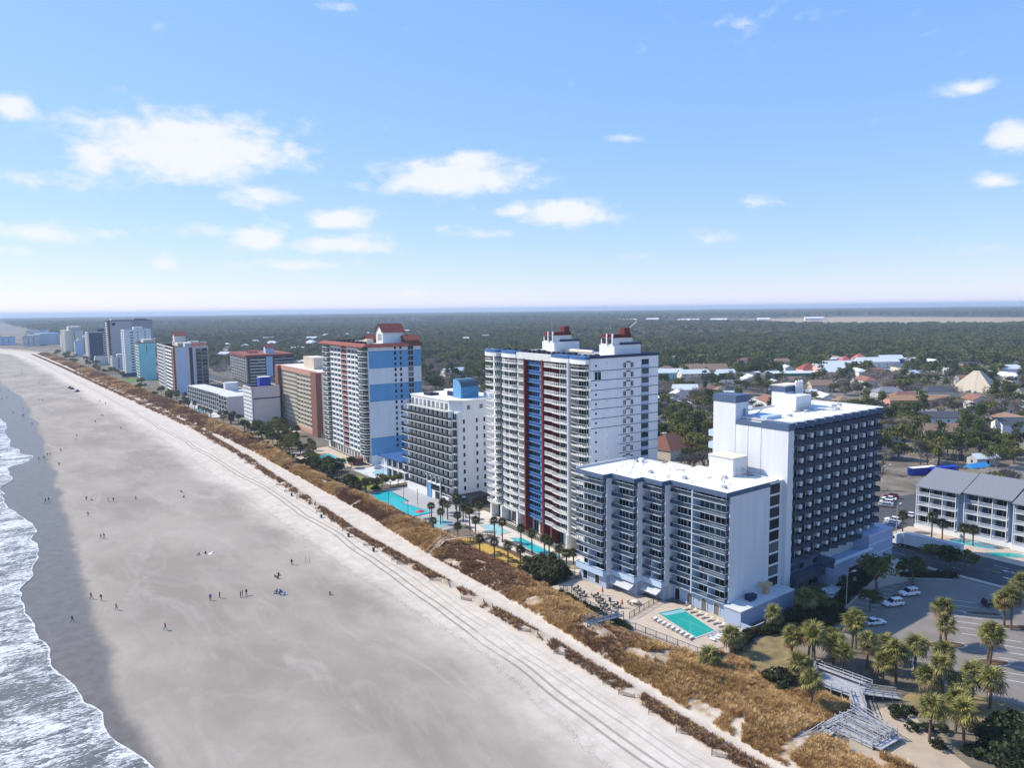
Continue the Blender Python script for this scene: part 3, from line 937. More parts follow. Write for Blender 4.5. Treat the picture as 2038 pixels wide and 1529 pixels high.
b.box(20.4, 11.2, HB + 1.45, 28.7, 11.27, HB + 1.52); b.box(20.4, 11.2, HB + .6, 28.7, 11.27, HB + .66); b.box(20.4, 11.0, HB - .1, 28.8, 12, HB + .1)
b.build('roof_walkway', M['steel'], r)
b = MB(); b.box(3.4, 8.0, HB - .2, 9.5, 13.5, HB + .6); b.build('roof_curb', M['paleblue'], r)
b = MB(); b.tube((4.5, 12.5, HB), (6.2, 10.5, HB + 2.4), .09, .09, 5); b.tube((5.0, 12.9, HB), (6.7, 10.9, HB + 2.4), .09, .09, 5)
for q in range(8):
    t = q / 8; b.tube((4.5 + 1.7 * t, 12.5 - 2 * t, HB + 2.4 * t), (5.0 + 1.7 * t, 12.9 - 2 * t, HB + 2.4 * t), .06, .06, 4)
b.build('roof_ladder', M['mgrey'], r)
# saw-tooth balconies
nB = 10; x0b = 3.0; wB = (LB - x0b) / nB; fB = 2.78
zB = [7.4 + i * fB for i in range(12)]
M['slate_dark'] = mat('dark_slate_panel', (.045, .060, .085), .6, .25, .8)
def saw_slab():
    b = MB()
    b.prism([(1.0, 1.9), (1.0, .75), (wB * .72, -.35), (wB, .3), (wB, 1.9)], 0, .18, 0)
    return b.mesh('balcony', M['slate_dark'])
def saw_rail():
    b = MB()
    for p, q in (((1.04, 1.8), (1.04, .75)), ((1.02, .75), (wB * .72, -.35)), ((wB * .72, -.35), (wB - .03, .3)), ((wB - .04, .3), (wB - .04, 1.8))):
        b.bar((*p, 1.22), (*q, 1.22), .1, 1.08)
    return b.mesh('railing', M['slate_dark'])
sm, rm = saw_slab(), saw_rail()
for k, z in enumerate(zB):
    for i in range(nB):
        x = x0b + i * wB
        s = inst(sm, 'balcony', B_, (x, 0, z)); inst(rm, 'railing', s)
        window(B_, ('S', 1.9, x), 2.1, z + .18, 1.5, 2.1, M['doorglass'], None, 2, out=.04, name='sliding_door')
        if k % 1 == 0:
            local_box(B_, 'door_panel', ('S', 1.9, x), .12, 1.3, .01, .75, z + .05, z + 2.25, M['white2'])
for i in range(nB + 1):
    local_box(B_, 'fin', ('S', 1.9, x0b + i * wB), -.07, .07, 0, .5, zB[0], HB - 1.2, M['paleblue'])
for i in range(nB):
    x = x0b + i * wB
    b = MB(); b.prism([(0, 1.95), (0, .8), (wB * .72, -.45), (wB, .25), (wB, 1.95)], HB - 1.25, HB + .12); b.build('saw_fascia', M['slate'], B_, (x, 0, 0))
    b = MB(); b.prism([(0.1, 1.9), (0.1, .95), (wB * .72, -.25), (wB - .1, .4), (wB - .1, 1.9)], HB + .12, HB + .2); b.build('saw_coping', M['roofwhite'], B_, (x, 0, 0))
for z in (HB - 5.5, HB - 8.6, HB - 11.7, HB - 14.8):
    wallbox(B_, .4, 20.95, z, 2.6, 22.6, z + 1.6, M['paleblue'], 'rear_balcony')
# entrance storeys under the balconies
wallbox(B_, 2.3, .6, 0, 15.5, 1.95, 7.35, M['slate'], 'base_wall')
wallbox(B_, 2.4, -1.6, 2.9, 14.5, .65, 4.9, M['slate_dark'], 'canopy')
for q in range(6):
    window(B_, ('S', .6, 3.0), q * 2.0, 5.3, 1.7, 1.3, M['glass'], None, name='window')
    window(B_, ('S', .6, 3.0), q * 2.0, .3, 1.7, 2.3, M['doorglass'], None, name='window')
wallbox(B_, 15.5, -3.2, 0, 34.0, 1.94, 4.4, M['bluegrey'], 'porch_wall')
wallbox(B_, 15.5, -3.4, 4.4, 34.0, -2.7, 5.5, M['bluegrey'], 'porch_parapet')
wallbox(B_, 15.4, -3.55, 5.5, 34.0, -2.55, 5.75, M['white2'], 'porch_coping')
wallbox(B_, 15.4, -3.3, 4.4, 16.0, 1.9, 6.9, M['slate'], 'porch_side')
for q in range(15):
    local_box(B_, 'louvre', ('S', 1.94, 17.0), q * 1.05, q * 1.05 + .4, 0, .15, 4.7, 6.9, M['cream'])
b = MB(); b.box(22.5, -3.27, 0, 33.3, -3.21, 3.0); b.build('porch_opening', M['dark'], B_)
wallbox(B_, 34.0, -2.2, 0, 46.5, 18, 8.6, M['bluegrey'], 'corner_block')
for z in (3.0, 5.9, 8.4):
    local_box(B_, 'trim', ('S', -2.2, 34), -.05, 12.55, 0, .08, z, z + .18, M['white2'])
# stair penthouse standing on the lower wing's roof, against the slab's end wall
wallbox(A, 13.6, 8.6, HT - .1, 19.0, 15.4, HT + 4.2, M['white'], 'penthouse_wall')
b = MB(); b.box(13.4, 8.4, HT + 4.2, 19.1, 15.5, HT + 4.4); b.build('penthouse_roof', M['cream'], A)
wallbox(A, 14.5, 8.53, HT - .1, 15.4, 8.6, HT + 2.0, M['lgrey'], 'penthouse_door')
b = MB()
b.tube((16.2, 8.3, HT + 1.8), (17.8, 6.2, HT - .1), .07, .07, 5); b.tube((16.8, 8.3, HT + 1.8), (18.4, 6.2, HT - .1), .07, .07, 5); b.box(17.6, 6.8, HT - .1, 18.6, 7.6, HT + .9)
b.build('roof_steps', M['mgrey'], A)
# link wall between the two wings
wallbox(B_, -2.0, .9, 0, .05, 18, HT - .2, M['white'], 'link_wall')

# ================================================================== the red and blue tower
C = bld('red_and_blue_tower', 'white twenty-storey tower with a blue glass balcony stripe framed by dark red columns', 'hotel', (130.3, 141.0), 4.9, occ=(28, 56))
HC = 54.4; LC = 53; DC = 24.6
zC = [5.0 + i * 2.56 for i in range(19)]; fC = 2.56
b = MB(); b.box(2.0, .1, 0, DC, LC, HC - .5); b.build('wall', M['white2'], C)
wallbox(C, .6, 0, 3.8, DC, .8, HC, M['white'], 'side_wall')
F_ = lambda: ('F', 0.6, LC)            # u = LC - y
def U(y):
    return LC - y
bal = dict(fh=fC, t=.16, dh=2.15, door=M['glass_teal'], dfr=M['white2'])
wF = ('F', 0.6, LC)
balconies(C, wF, U(7.5), U(.6), 1, zC, proj=1.2, depth=1.4, slab=M['white2'], rail=M['white2'], rstyle='white', curve=.55, dw=.82, doff=.1, dn=5, **bal)
balconies(C, wF, U(16.2), U(8.2), 1, zC, proj=1.2, depth=1.4, slab=M['white2'], rail=M['white2'], rstyle='white', curve=.5, dw=.84, doff=.1, dn=6, **bal)
balconies(C, wF, U(20.7), U(16.3), 1, zC, proj=.9, depth=1.4, slab=M['white2'], rail=M['white2'], rstyle='white', dw=.4, doff=.4, dn=2, back=M['red'], **bal)
M['blue_dark'] = mat('deep_blue_glass_panel', (.015, .06, .22), .15, .15, .5, spec=.6)
bal2 = dict(bal); bal2['door'] = M['glass_blue']
balconies(C, wF, U(30.2), U(21.8), 1, zC, proj=.3, depth=1.4, slab=M['skyblue'], rail=M['skyblue'], rstyle='glass', rmat2=M['blue_dark'], dw=.5, doff=.12, dn=4, back=M['blue'], ends=False, **bal2)
balconies(C, wF, U(34.6), U(31.0), 1, zC, proj=.9, depth=1.4, slab=M['white2'], rail=M['white2'], rstyle='white', dw=.45, doff=.3, dn=2, back=M['red'], **bal)
balconies(C, wF, U(43.5), U(35.2), 1, zC, proj=1.1, depth=1.4, slab=M['white2'], rail=M['white2'], rstyle='white', curve=.5, dw=.86, doff=.07, dn=6, **bal)
balconies(C, wF, U(46.0), U(43.6), 1, zC, proj=.1, depth=1.4, slab=M['white2'], rail=M['white2'], rstyle='glass', rmat2=M['glass_teal'], dw=.8, doff=.1, dn=2, ends=False, **bal)
balconies(C, wF, U(53.0), U(46.1), 1, zC, proj=1.6, depth=1.4, slab=M['white2'], rail=M['white2'], rstyle='white', curve=.6, dw=.72, doff=.14, dn=4, **bal)
for y0, y1, mt, o in ((7.55, 8.15, 'lgrey', 1.3), (20.75, 21.55, 'red', 1.2), (30.3, 30.95, 'red', 1.2), (34.65, 35.1, 'white2', .7), (16.2, 16.35, 'red', .9)):
    local_box(C, 'column', wF, U(y1), U(y0), -1.35, o, 0 if mt != 'white2' else 3, HC - 1.4, M[mt])
local_box(C, 'accent_column', wF, U(24.2), U(23.2), -1.35, -.2, 5, HC - 2, M['skyblue'])
b = MB(); b.tube((-.9, 7.85, 0), (-.9, 7.85, 5.2), .9, .9, 12); b.build('round_pier', M['lgrey'], C)
b = MB(); b.tube((-.75, 7.85, 5.2), (-.75, 7.85, HC - 1.2), .55, .55, 12); b.build('round_column', M['lgrey'], C)
# parapets over the front
for y0, y1, cv, pr in ((.4, 7.5, .55, 1.3), (8.1, 16.2, .5, 1.3), (35.2, 43.5, .5, 1.2), (46.0, 53.0, .6, 1.7)):
    n = 8
    pts = [(2.2, y0)] + [(.6 - pr - cv * math.sin(math.pi * i / n), y0 + (y1 - y0) * i / n) for i in range(n + 1)] + [(2.2, y1)]
    b = MB(); b.prism(pts, HC - 1.5, HC - .2); b.build('parapet', M['white2'], C)
    b = MB(); b.prism([(p[0] - .1 if 0 < i < len(pts) - 1 else p[0], p[1]) for i, p in enumerate(pts)], HC - .2, HC + .55); b.build('parapet_cap', M['blue'], C)
b = MB()
for q in range(36):
    y = 16.4 + q * .52
    b.box(-.45, y, HC - 1.6, -.3, y + .34, HC + .3)
b.box(-.3, 16.3, HC - 1.6, .8, 35.1, HC + .3)
b.build('ribbed_fascia', M['white2'], C)
wallbox(C, .4, -.15, HC, DC + .2, .3, HC + .75, M['navy'], 'navy_coping')
wallbox(C, DC - .1, .3, HC, DC + .2, LC, HC + .75, M['navy'], 'navy_coping')
b = MB(); b.box(.6, .3, HC - .6, DC - .1, LC, HC - .3); r = b.build('roof', M['grey'], C)
acm = MB(); acm.box(0, 0, 0, 1.0, 1.2, 1.0); acm.tube((.5, .6, 1.0), (.5, .6, 1.12), .4, .4, 8)
acme = acm.mesh('air_conditioner', M['dark'])
for i in range(20):
    for j in range(2):
        if random.random() < .85:
            inst(acme, 'air_conditioner', r, (2.2 + j * 2.0 + random.uniform(-.2, .2), 2.0 + i * 2.5, HC - .3), 0, random.uniform(.8, 1.25))
b = MB(); b.tube((14, 16, HC + .6), (14, 30, HC + .6), .5, .5, 10); b.build('roof_duct', M['cream'], r)
for (px, py) in ((10.5, 2.2), (10.5, 30.5)):
    pent = wallbox(C, px, py, HC - .3, px + 9.5, py + 6.5, HC + 3.20, M['white2'], 'penthouse')
    b = MB(); b.box(px - .1 + 2.5, py - .15, HC + 3.20, px + 9.6, py + 6.6, HC + 3.78); b.build('navy_band', M['navy'], pent)
    b = MB(); b.box(px + .2, py + .6, HC + 3.20, px + 7.0, py + 6.0, HC + 5.12); b.build('upper_room', M['white2'], pent)
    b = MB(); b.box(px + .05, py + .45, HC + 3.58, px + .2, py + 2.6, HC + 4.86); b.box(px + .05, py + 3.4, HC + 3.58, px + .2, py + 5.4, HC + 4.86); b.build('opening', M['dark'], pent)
    b = MB(); b.box(px - .2, py + .3, HC + 5.12, px + 7.4, py + 6.3, HC + 5.38); b.box(px + .3, py + .8, HC + 5.38, px + 6.8, py + 5.8, HC + 6.14); b.build('red_crown', M['red'], pent)
    b = MB(); b.box(px + 4.6, py + 1.2, HC + 6.14, px + 6.6, py + 3.2, HC + 7.81); b.build('red_cube', M['red'], pent)
    for q in (0, 2.4):
        b = MB(); b.box(px - .3, py + .4 + q, HC + 3.20, px + .1, py + .8 + q, HC + 6.27); b.build('corner_pier', M['white2'], pent)
    b = MB(); b.tube((px + 1.2, py + 3.0, HC + 6.02), (px + 1.2, py + 3.0, HC + 10.24), .07, .04, 5); b.build('antenna', M['steel'], pent)
b = MB(); b.tube((15, 5, HC + 5.6), (19.5, 3.2, HC + 9.5), .14, .1, 6); b.build('davit_arm', M['white2'], C)
# side wall: floor lines, paired windows, porthole vents, glazed stair
wS = ('S', 0, 0)
for i, z in enumerate(zC):
    zt = z + fC
    if i >= 12:
        local_box(C, 'floor_line', wS, .6, DC, 0, .06, z - .06, z + .1, M['navy'])
    else:
        local_box(C, 'floor_line', wS, 10.2, 16.2 if i < 9 else DC, 0, .06, z - .05, z + .08, M['navy'])
    window(C, wS, 11.8, z + .35, 1.0, 1.5, M['glass'], M['white2'], 2)
    window(C, wS, 14.4, z + .35, 1.0, 1.5, M['glass'], M['white2'], 2)
    local_box(C, 'lintel', wS, 12.9, 14.3, 0, .12, z + 1.75, z + 2.15, M['red_dark'] if 'red_dark' in M else M['brown'])
    window(C, wS, 18.4, z + .14, 2.6, 2.3, M['glass_teal'], None, 2, name='stair_window')
    local_box(C, 'stair_rail', wS, 18.4, 21.0, .05, .2, z + .1, z + 1.0, M['bluegrey'])
    if i not in (17,):
        b = cached('port', lambda: (lambda q: (q.tube((0, -.06, 0), (0, .02, 0), .32, .32, 10), q.mesh('porthole_vent', M['dark']))[1])(MB()))
        place(b, 'porthole_vent', C, wS, 2.4, z + 1.4)
    b = cached('vent2', lambda: (lambda q: (q.box(-.1, -.1, 0, .1, .02, .2), q.mesh('wall_vent', M['mgrey']))[1])(MB()))
    place(b, 'wall_vent', C, wS, 6.2, z + 1.9)
window(C, wS, 1.9, zC[17] + .1, 2.2, 2.3, M['glass_teal'], M['white2'], 2)
# lobby
for q in range(16):
    y = 1.5 + q * 3.2
    window(C, ('F', 2.0, y + 2.4), 0, .2, 2.4, 3.6, M['glass'], M['white2'], 2, name='lobby_window')
for y in (16.5, 21.0, 30.4):
    wallbox(C, -.6, y, 0, 1.95, y + .9, 4.8, M['red'], 'lobby_pier')
for y in (35, 44.5, 51):
    wallbox(C, -.6, y, 0, 1.95, y + .8, 4.8, M['white2'], 'lobby_pier')

# ================================================================== white hotel with dark balcony cells and the blue penthouse
D = bld('balcony_hotel', 'white twelve-storey hotel with rows of dark balconies and a curved blue rooftop penthouse', 'hotel', (130.6, 211.0), 0, occ=(26, 36))
HD = 36.0; LD = 31.5; DD = 24
fD = 2.95; zD = [2.9 + i * fD for i in range(10)]
b = MB(); b.box(2.36, 2.6, 0, DD, LD, 32.5); b.build('wall', M['white'], D)
wallbox(D, 3.0, 0, 0, DD, 2.7, 32.4, M['white'], 'side_wall')
b = MB(); b.prism([(5.5, 0.02), (DD, 0.02), (DD, LD - .1), (2.4, LD - .1), (2.4, 4.2)], 32.3, HD - .1); b.build('top_storey', M['white'], D)
b = MB(); b.prism([(5.2, -.2), (DD + .1, -.2), (DD + .1, LD), (2.1, LD), (2.1, 4.0)], HD - .1, HD + .35); r = b.build('roof', M['roofwhite'], D)
wD = ('F', 1.3, LD)
M['curtain'] = ramp_mat('curtained_glass', [(.20, .20, .21), (.25, .245, .25), (.16, .165, .18), (.29, .28, .28), (.20, .21, .24), (.12, .14, .14)], .35, .4)
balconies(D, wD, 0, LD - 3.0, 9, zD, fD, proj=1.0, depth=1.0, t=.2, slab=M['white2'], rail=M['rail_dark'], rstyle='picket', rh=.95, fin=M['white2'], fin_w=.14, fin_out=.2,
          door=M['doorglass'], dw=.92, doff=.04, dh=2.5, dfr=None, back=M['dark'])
balconies(D, ('F', 1.3, 3.0), 0, 3.0, 1, zD, fD, proj=1.0, depth=1.6, t=.2, slab=M['white2'], rail=M['rail_dark'], rstyle='picket', rh=.95, door=M['glass_teal'], dw=.8, doff=.1, dh=2.3, dfr=M['white2'])
for i, z in enumerate(zD):
    b = cached('dcorner', lambda: (lambda q: (q.prism([(0, 0), (2.3, 0), (3.2, 1.2), (3.2, 3.4), (0, 3.4)], 0, .2), q.mesh('corner_slab', M['white2']))[1])(MB()))
for z in [zD[-1] + fD]:
    b = MB(); b.box(.2, 2.9, z, 3.2, LD, z + .2); t_ = b.build('terrace', M['white2'], D)
    b = MB()
    for q in range(80):
        b.box(.22, 3.0 + q * .355, z + .2, .26, 3.04 + q * .355, z + 1.2)
    b.box(.2, 3.0, z + 1.2, .28, LD, z + 1.27); b.build('railing', M['rail_dark'], t_)
    for q in range(9):
        window(D, ('F', 2.4, LD - .4), q * 3.0, z + .3, 1.9, 2.3, M['curtain'], None, name='window')
balconies(D, ('F', 1.3, LD + 4.2), 0, 4.0, 1, zD[1:], fD, proj=1.1, depth=1.7, t=.2, slab=M['white2'], rail=M['rail_dark'], rstyle='picket', rh=.95, door=M['glass'], dw=.7, doff=.1)
wallbox(D, 3.0, LD, 0, DD, LD + 4.2, 31.5, M['white'], 'rear_wing')
for z in [4.6 + i * fD for i in range(9)]:
    for u in (5.2, 10.6, 13.8):
        window(D, ('S', 0, 0), u, z, .8, 1.5, M['glass'], None, 1)
for u in (7.0, 12.3):
    window(D, ('S', 0.02, 0), u, 33.0, 1.3, 1.5, M['glass_grey'], None, 1)
M['pent_slate'] = mat('slate_roof_paint', (.05, .085, .13), .6, .1, .5)
# curved-roof penthouse
b = MB()
prof = [(0, 0), (0, 6.6), (1.6, 6.6)] + [(1.6 + 3.6 * math.sin(R(t)), 6.6 - 2.6 * (1 - math.cos(R(t)))) for t in (20, 40, 60, 80, 90)] + [(5.2, 0)]
b.v = []
pf = [(p[0], p[1]) for p in prof]
n = len(pf); k0 = 0
PX, PY = 8.0, 5.0
vb = [(PX, PY + LD * 0 + 5.4 - p[0], HD + .3 + p[1]) for p in pf]; vf = [(PX + 7.5, PY + 5.4 - p[0], HD + .3 + p[1]) for p in pf]
b.face(vb); b.face(vf[::-1])
for i in range(n):
    j = (i + 1) % n
    b.face([vb[j], vb[i], vf[i], vf[j]], 2 if i == n - 2 else (1 if i >= 2 else 0))
b.build('penthouse', [M['skyblue'], M['pent_slate'], M['teal']], D)
wallbox(D, 10, 12, HD + .3, 14, 20, HD + 2.4, M['white2'], 'machine_room'); wallbox(D, 9.5, 13, HD + .3, 10, 17, HD + 2.0, M['navy'], 'machine_louvre')
wallbox(D, 17, 1.0, HD + .3, 22, 4.2, HD + 2.6, M['white2'], 'machine_room')
for q in range(9):
    wallbox(D, 4 + (q % 3) * 1.4, 20 + (q // 3) * 1.8, HD + .35, 5 + (q % 3) * 1.4, 21.2 + (q // 3) * 1.8, HD + 1.2, M['dark'], 'air_conditioner')
wallbox(D, .4, 12, 0, 3.2, LD + 1, 2.85, M['white2'], 'ground_floor_wall')
wallbox(D, .4, 2.8, 0, 3.2, 7.6, 2.0, M['white2'], 'ground_floor_wall')
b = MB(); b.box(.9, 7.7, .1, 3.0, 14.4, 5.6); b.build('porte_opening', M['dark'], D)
wallbox(D, .15, 14.3, 0, 1.0, 16.8, 5.0, M['skyblue'], 'blue_pier')
b = MB(); b.box(.0, 7.4, 5.4, .5, 17.0, 5.9); b.build('beam', M['white2'], D)
for q in range(4):
    y = 7.6 + q * 3.05
    b = MB()
    for t in range(6):
        a0, a1 = math.pi * t / 12, math.pi * (t + 1) / 12
        b.bar((.05, y + 1.4 * (1 - math.cos(a0)) * .7, 6.9 + 1.5 * math.sin(a0)), (.05, y + 1.4 * (1 - math.cos(a1)) * .7, 6.9 + 1.5 * math.sin(a1)), .3, .25)
    b.box(-.1, y - .12, 0 if q in (0, 3) else 5.6, .2, y + .12, 6.9)
    b.build('arch_rib', M['white2'], D)
wallbox(D, 4, -6.5, 0, 12, -.1, 3.4, M['dark'], 'side_canopy')
wallbox(D, 2.2, -3.4, 2.9, 3.8, -.4, 3.3, M['skyblue'], 'blue_awning')

# ================================================================== blue-banded tower with the red tile eaves
E_ = bld('banded_tower', 'tall white tower with sky-blue bands and red tile eaves beside a lap pool', 'hotel', (137.1, 288.9), 4.0, occ=(28, 62))
HE = 52.3; LE = 57; DE = 26
fE = 2.42; zE = [4.2 + i * fE for i in range(20)]
b = MB(); b.box(1.2, 1.2, 0, DE, LE, HE); b.build('wall', M['white2'], E_)
wallbox(E_, 1.0, 0, 0, DE, 1.25, HE, M['white'], 'side_wall')
wE = ('F', .3, LE)
UE = lambda y: LE - y
ek = dict(fh=fE, slab=M['white2'], t=.26)
for (y0, y1) in ((9.8, 24.4), (32.9, 47.5)):
    balconies(E_, wE, UE(y1), UE(y0), 3, zE, proj=.0, depth=.85, rail=M['white2'], rstyle='solid', rh=.75, fin=M['white2'], fin_w=.5, fin_out=.1, door=M['glass_grey'], dw=.86, doff=.07, dh=2.1, ends=False,
              glassalt=((1, 2, 12, 13, 17, 18), M['glass_blue']), **ek)
balconies(E_, wE, UE(32.6), UE(24.7), 1, zE, proj=.0, depth=.88, rail=M['redbrown'], rstyle='solid', rh=.95, door=M['glass'], dw=.9, doff=.05, dh=1.9, ends=False, back=M['redbrown'], **ek)
balconies(E_, wE, UE(9.2), UE(.4), 1, zE, proj=1.0, depth=.88, rail=M['white2'], rstyle='glass', rmat2=M['glass_teal'], rh=1.0, door=M['glass'], dw=.8, doff=.1, dh=2.0, curve=.9, dfr=None, **ek)
balconies(E_, wE, UE(57), UE(48.2), 1, zE, proj=1.0, depth=.88, rail=M['white2'], rstyle='glass', rmat2=M['glass_teal'], rh=1.0, door=M['glass'], dw=.8, doff=.1, dh=2.0, curve=.9, **ek)
wS = ('S', 0, 0)
for (a, c) in ((16, 19), (10, 13), (0, 3)):
    z0, z1 = zE[a] - .1 if a else 4.4, (zE[c] if c < 20 else HE) - .1
    if a == 0:
        z0, z1 = 4.6, 12.0
    local_box(E_, 'blue_band', wS, 1.2, DE, 0, .05, z0, z1, M['skyblue'])
    for z in (z0, z1):
        local_box(E_, 'band_edge', wS, 1.2, DE, 0, .09, z - .12, z + .12, M['teal'])
for i, z in enumerate(zE[1:]):
    for u in (13.0, 15.6):
        window(E_, wS, u, z + .6, .95, 1.35, M['glass'], None, 1, out=.1)
    window(E_, wS, 19.6, z + .1, 2.6, 2.0, M['glass'], M['lgrey'], 2, out=.1, name='stair_window')
    if i % 2 == 0:
        b = CACHE['vent2']; place(b, 'wall_vent', E_, wS, 6.4, z + 1.2)
# red tile skirt
b = MB()
o0, o1 = 2.2, .4
for (p, q, pi, qi) in (((-o0, -o0 * .6), (-o0, LE + o0), (o1, o1), (o1, LE - o1)), ((DE + .5, -o0 * .6), (-o0, -o0 * .6), (DE + .5, o1), (o1, o1)), ((-o0, LE + o0), (DE + .5, LE + o0), (o1, LE - o1), (DE + .5, LE - o1))):
    b.face([(p[0], p[1], HE - .2), (q[0], q[1], HE - .2), (qi[0], qi[1], HE + 1.1), (pi[0], pi[1], HE + 1.1)][::-1])
    b.face([(p[0], p[1], HE - .4), (q[0], q[1], HE - .4), (qi[0], qi[1], HE - .4), (pi[0], pi[1], HE - .4)])
    b.face([(p[0], p[1], HE - .2), (q[0], q[1], HE - .2), (q[0], q[1], HE - .4), (p[0], p[1], HE - .4)])
b.build('tile_eaves', M['tile'], E_)
b = MB(); b.box(.4, .4, HE, DE, LE, HE + .5); r = b.build('roof', M['grey'], E_)
for i in range(16):
    inst(acme, 'air_conditioner', r, (2.5 + (i % 2) * 2, 9 + i * 2.6, HE + .5), 0, 1.1)
def roof_house(root, x, y, z, w, d, h, rh, name, wallm=None, roofm=None, over=.6):
    """small gabled box, ridge along x"""
    p = wallbox(root, x, y, z, x + w, y + d, z + h, wallm or M['white2'], name)
    b = MB()
    b.face([(x, y, z + h), (x, y + d / 2, z + h + rh), (x, y + d, z + h)]); b.face([(x + w, y + d, z + h), (x + w, y + d / 2, z + h + rh), (x + w, y, z + h)])
    b.build('gable', wallm or M['white2'], p)
    b = MB()
    e = over
    for sgn, ya in ((1, y), (-1, y + d)):
        lo = ya - e * sgn
        zz = z + h - e * rh / (d / 2)
        mid = y + d / 2
        q = [(x - e, lo, zz + .05), (x + w + e, lo, zz + .05), (x + w + e, mid, z + h + rh + .05), (x - e, mid, z + h + rh + .05)]
        b.face(q if sgn > 0 else q[::-1]); b.face([(a, c, f + .2) for a, c, f in (q if sgn > 0 else q[::-1])])
        b.face([q[0], q[1], (q[1][0], q[1][1], q[1][2] + .2), (q[0][0], q[0][1], q[0][2] + .2)])
    b.build('roof', roofm or M['tile'], p)
    return p
h_ = roof_house(E_, 10, 5, HE + .5, 10, 7.5, 5.6, 3.2, 'penthouse')
wallbox(E_, 9.9, 6.4, HE + 2.2, 10.0, 10.6, HE + 5.0, M['mgrey'], 'opening')
roof_house(E_, 10, 22, HE + .5, 8, 6, 1.6, 2.0, 'penthouse', M['brown'])
roof_house(E_, 19, -.0 + .6, HE + .5, 6.5, 5.5, 1.8, 1.8, 'penthouse', M['brown'])
wallbox(E_, 5, 11, HE + .5, 8, 15, HE + 2.6, M['cream'], 'machine_room')
for q in range(14):
    window(E_, ('F', 1.2, 54 - q * 3.7), 0, .3, 2.6, 3.2, M['glass'], M['white2'], 2, name='lobby_window')
b = MB(); b.box(-6, 4.5, 0, -1, 10.5, 3.0); b.build('pool_bar', M['brown'], E_)
# blue-roofed lobby link between the banded tower and the balcony hotel
M['porchblue'] = mat('mid_blue_metal_roof', (.03, .10, .25), .5, .08, .5)
K_ = bld('porch_building', 'low white porch building under a blue curved roof between two hotels', 'building', (136.5, 252), 0, occ=(16, 22))
wallbox(K_, 0, 0, 0, 14, 17, 6.5, M['navy'], 'wall')
b = MB(); b.prism([(-2.5, -1), (15, -1), (15, 21), (-3.2, 21)], 7.6, 8.0); b.build('roof', M['porchblue'], K_)
b = MB(); b.prism([(-2.2, -1), (0, -1), (0, 20), (-2.6, 20)], 3.6, 3.8); b.build('canopy', M['white2'], K_)
for y in (0, 5, 10, 15, 19):
    wallbox(K_, -2.2, y, 0, -1.8, y + .4, 7.6, M['white2'], 'column')
    wallbox(K_, -.15, y, 0, .02, y + .3, 7.6, M['white2'], 'mullion')
wallbox(K_, -.8, 17, 0, 4, 20.5, 7.5, M['paleblue'], 'pier')

# ================================================================== salmon grid hotel
F0 = bld('salmon_hotel', 'salmon and brown thirteen-storey hotel with a regular grid of balconies', 'hotel', (149.1, 372.2), 3.0, occ=(40, 84))
HF = 34.5; LF = 80
fF = 2.48; zF = [2.2 + i * fF for i in range(13)]
b = MB(); b.box(1.2, .1, 0, 30, LF, HF); b.build('wall', M['cream'], F0)
wF0 = ('F', .2, LF)
for (u0, u1, n, dz) in ((10.5, 40.0, 7, .5), (40.0, 71.0, 6, 0)):
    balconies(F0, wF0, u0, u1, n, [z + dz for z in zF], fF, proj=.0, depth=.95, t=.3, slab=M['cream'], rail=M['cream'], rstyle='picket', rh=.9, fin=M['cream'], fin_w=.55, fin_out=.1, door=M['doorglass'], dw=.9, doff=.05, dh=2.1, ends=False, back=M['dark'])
for (u0, u1) in ((4.0, 10.2), (71.2, 79.8)):
    local_box(F0, 'pillar', wF0, u0, u1, -1.4, 2.2, 0, HF + .3, M['brown'])
balconies(F0, wF0, 0, 4.0, 1, zF, fF, proj=.0, depth=1.35, t=.22, slab=M['salmon'], rail=M['cream'], rstyle='picket', rh=1.0, fin=M['salmon'], fin_w=.5, door=M['glass'], dw=.8, doff=.1, dh=2.1, ends=False)
local_box(F0, 'salmon_band', wF0, 10.0, 71.4, -1.4, .3, HF - 2.0, HF + .5, M['salmon'])
r = parapet_roof(F0, -.2, 0, 30, LF, HF + .2, M['roofwhite'], M['salmon'], .5)
wallbox(F0, 6, 26, HF, 14, 44, HF + 6.5, M['beige'], 'machine_room'); wallbox(F0, 5.8, 25.8, HF + 6.5, 14.2, 44.2, HF + 7, M['cream'], 'machine_room_cap')
local_box(F0, 'base_band', wF0, 0, LF, -.5, .5, 0, 2.0, M['salmon'])

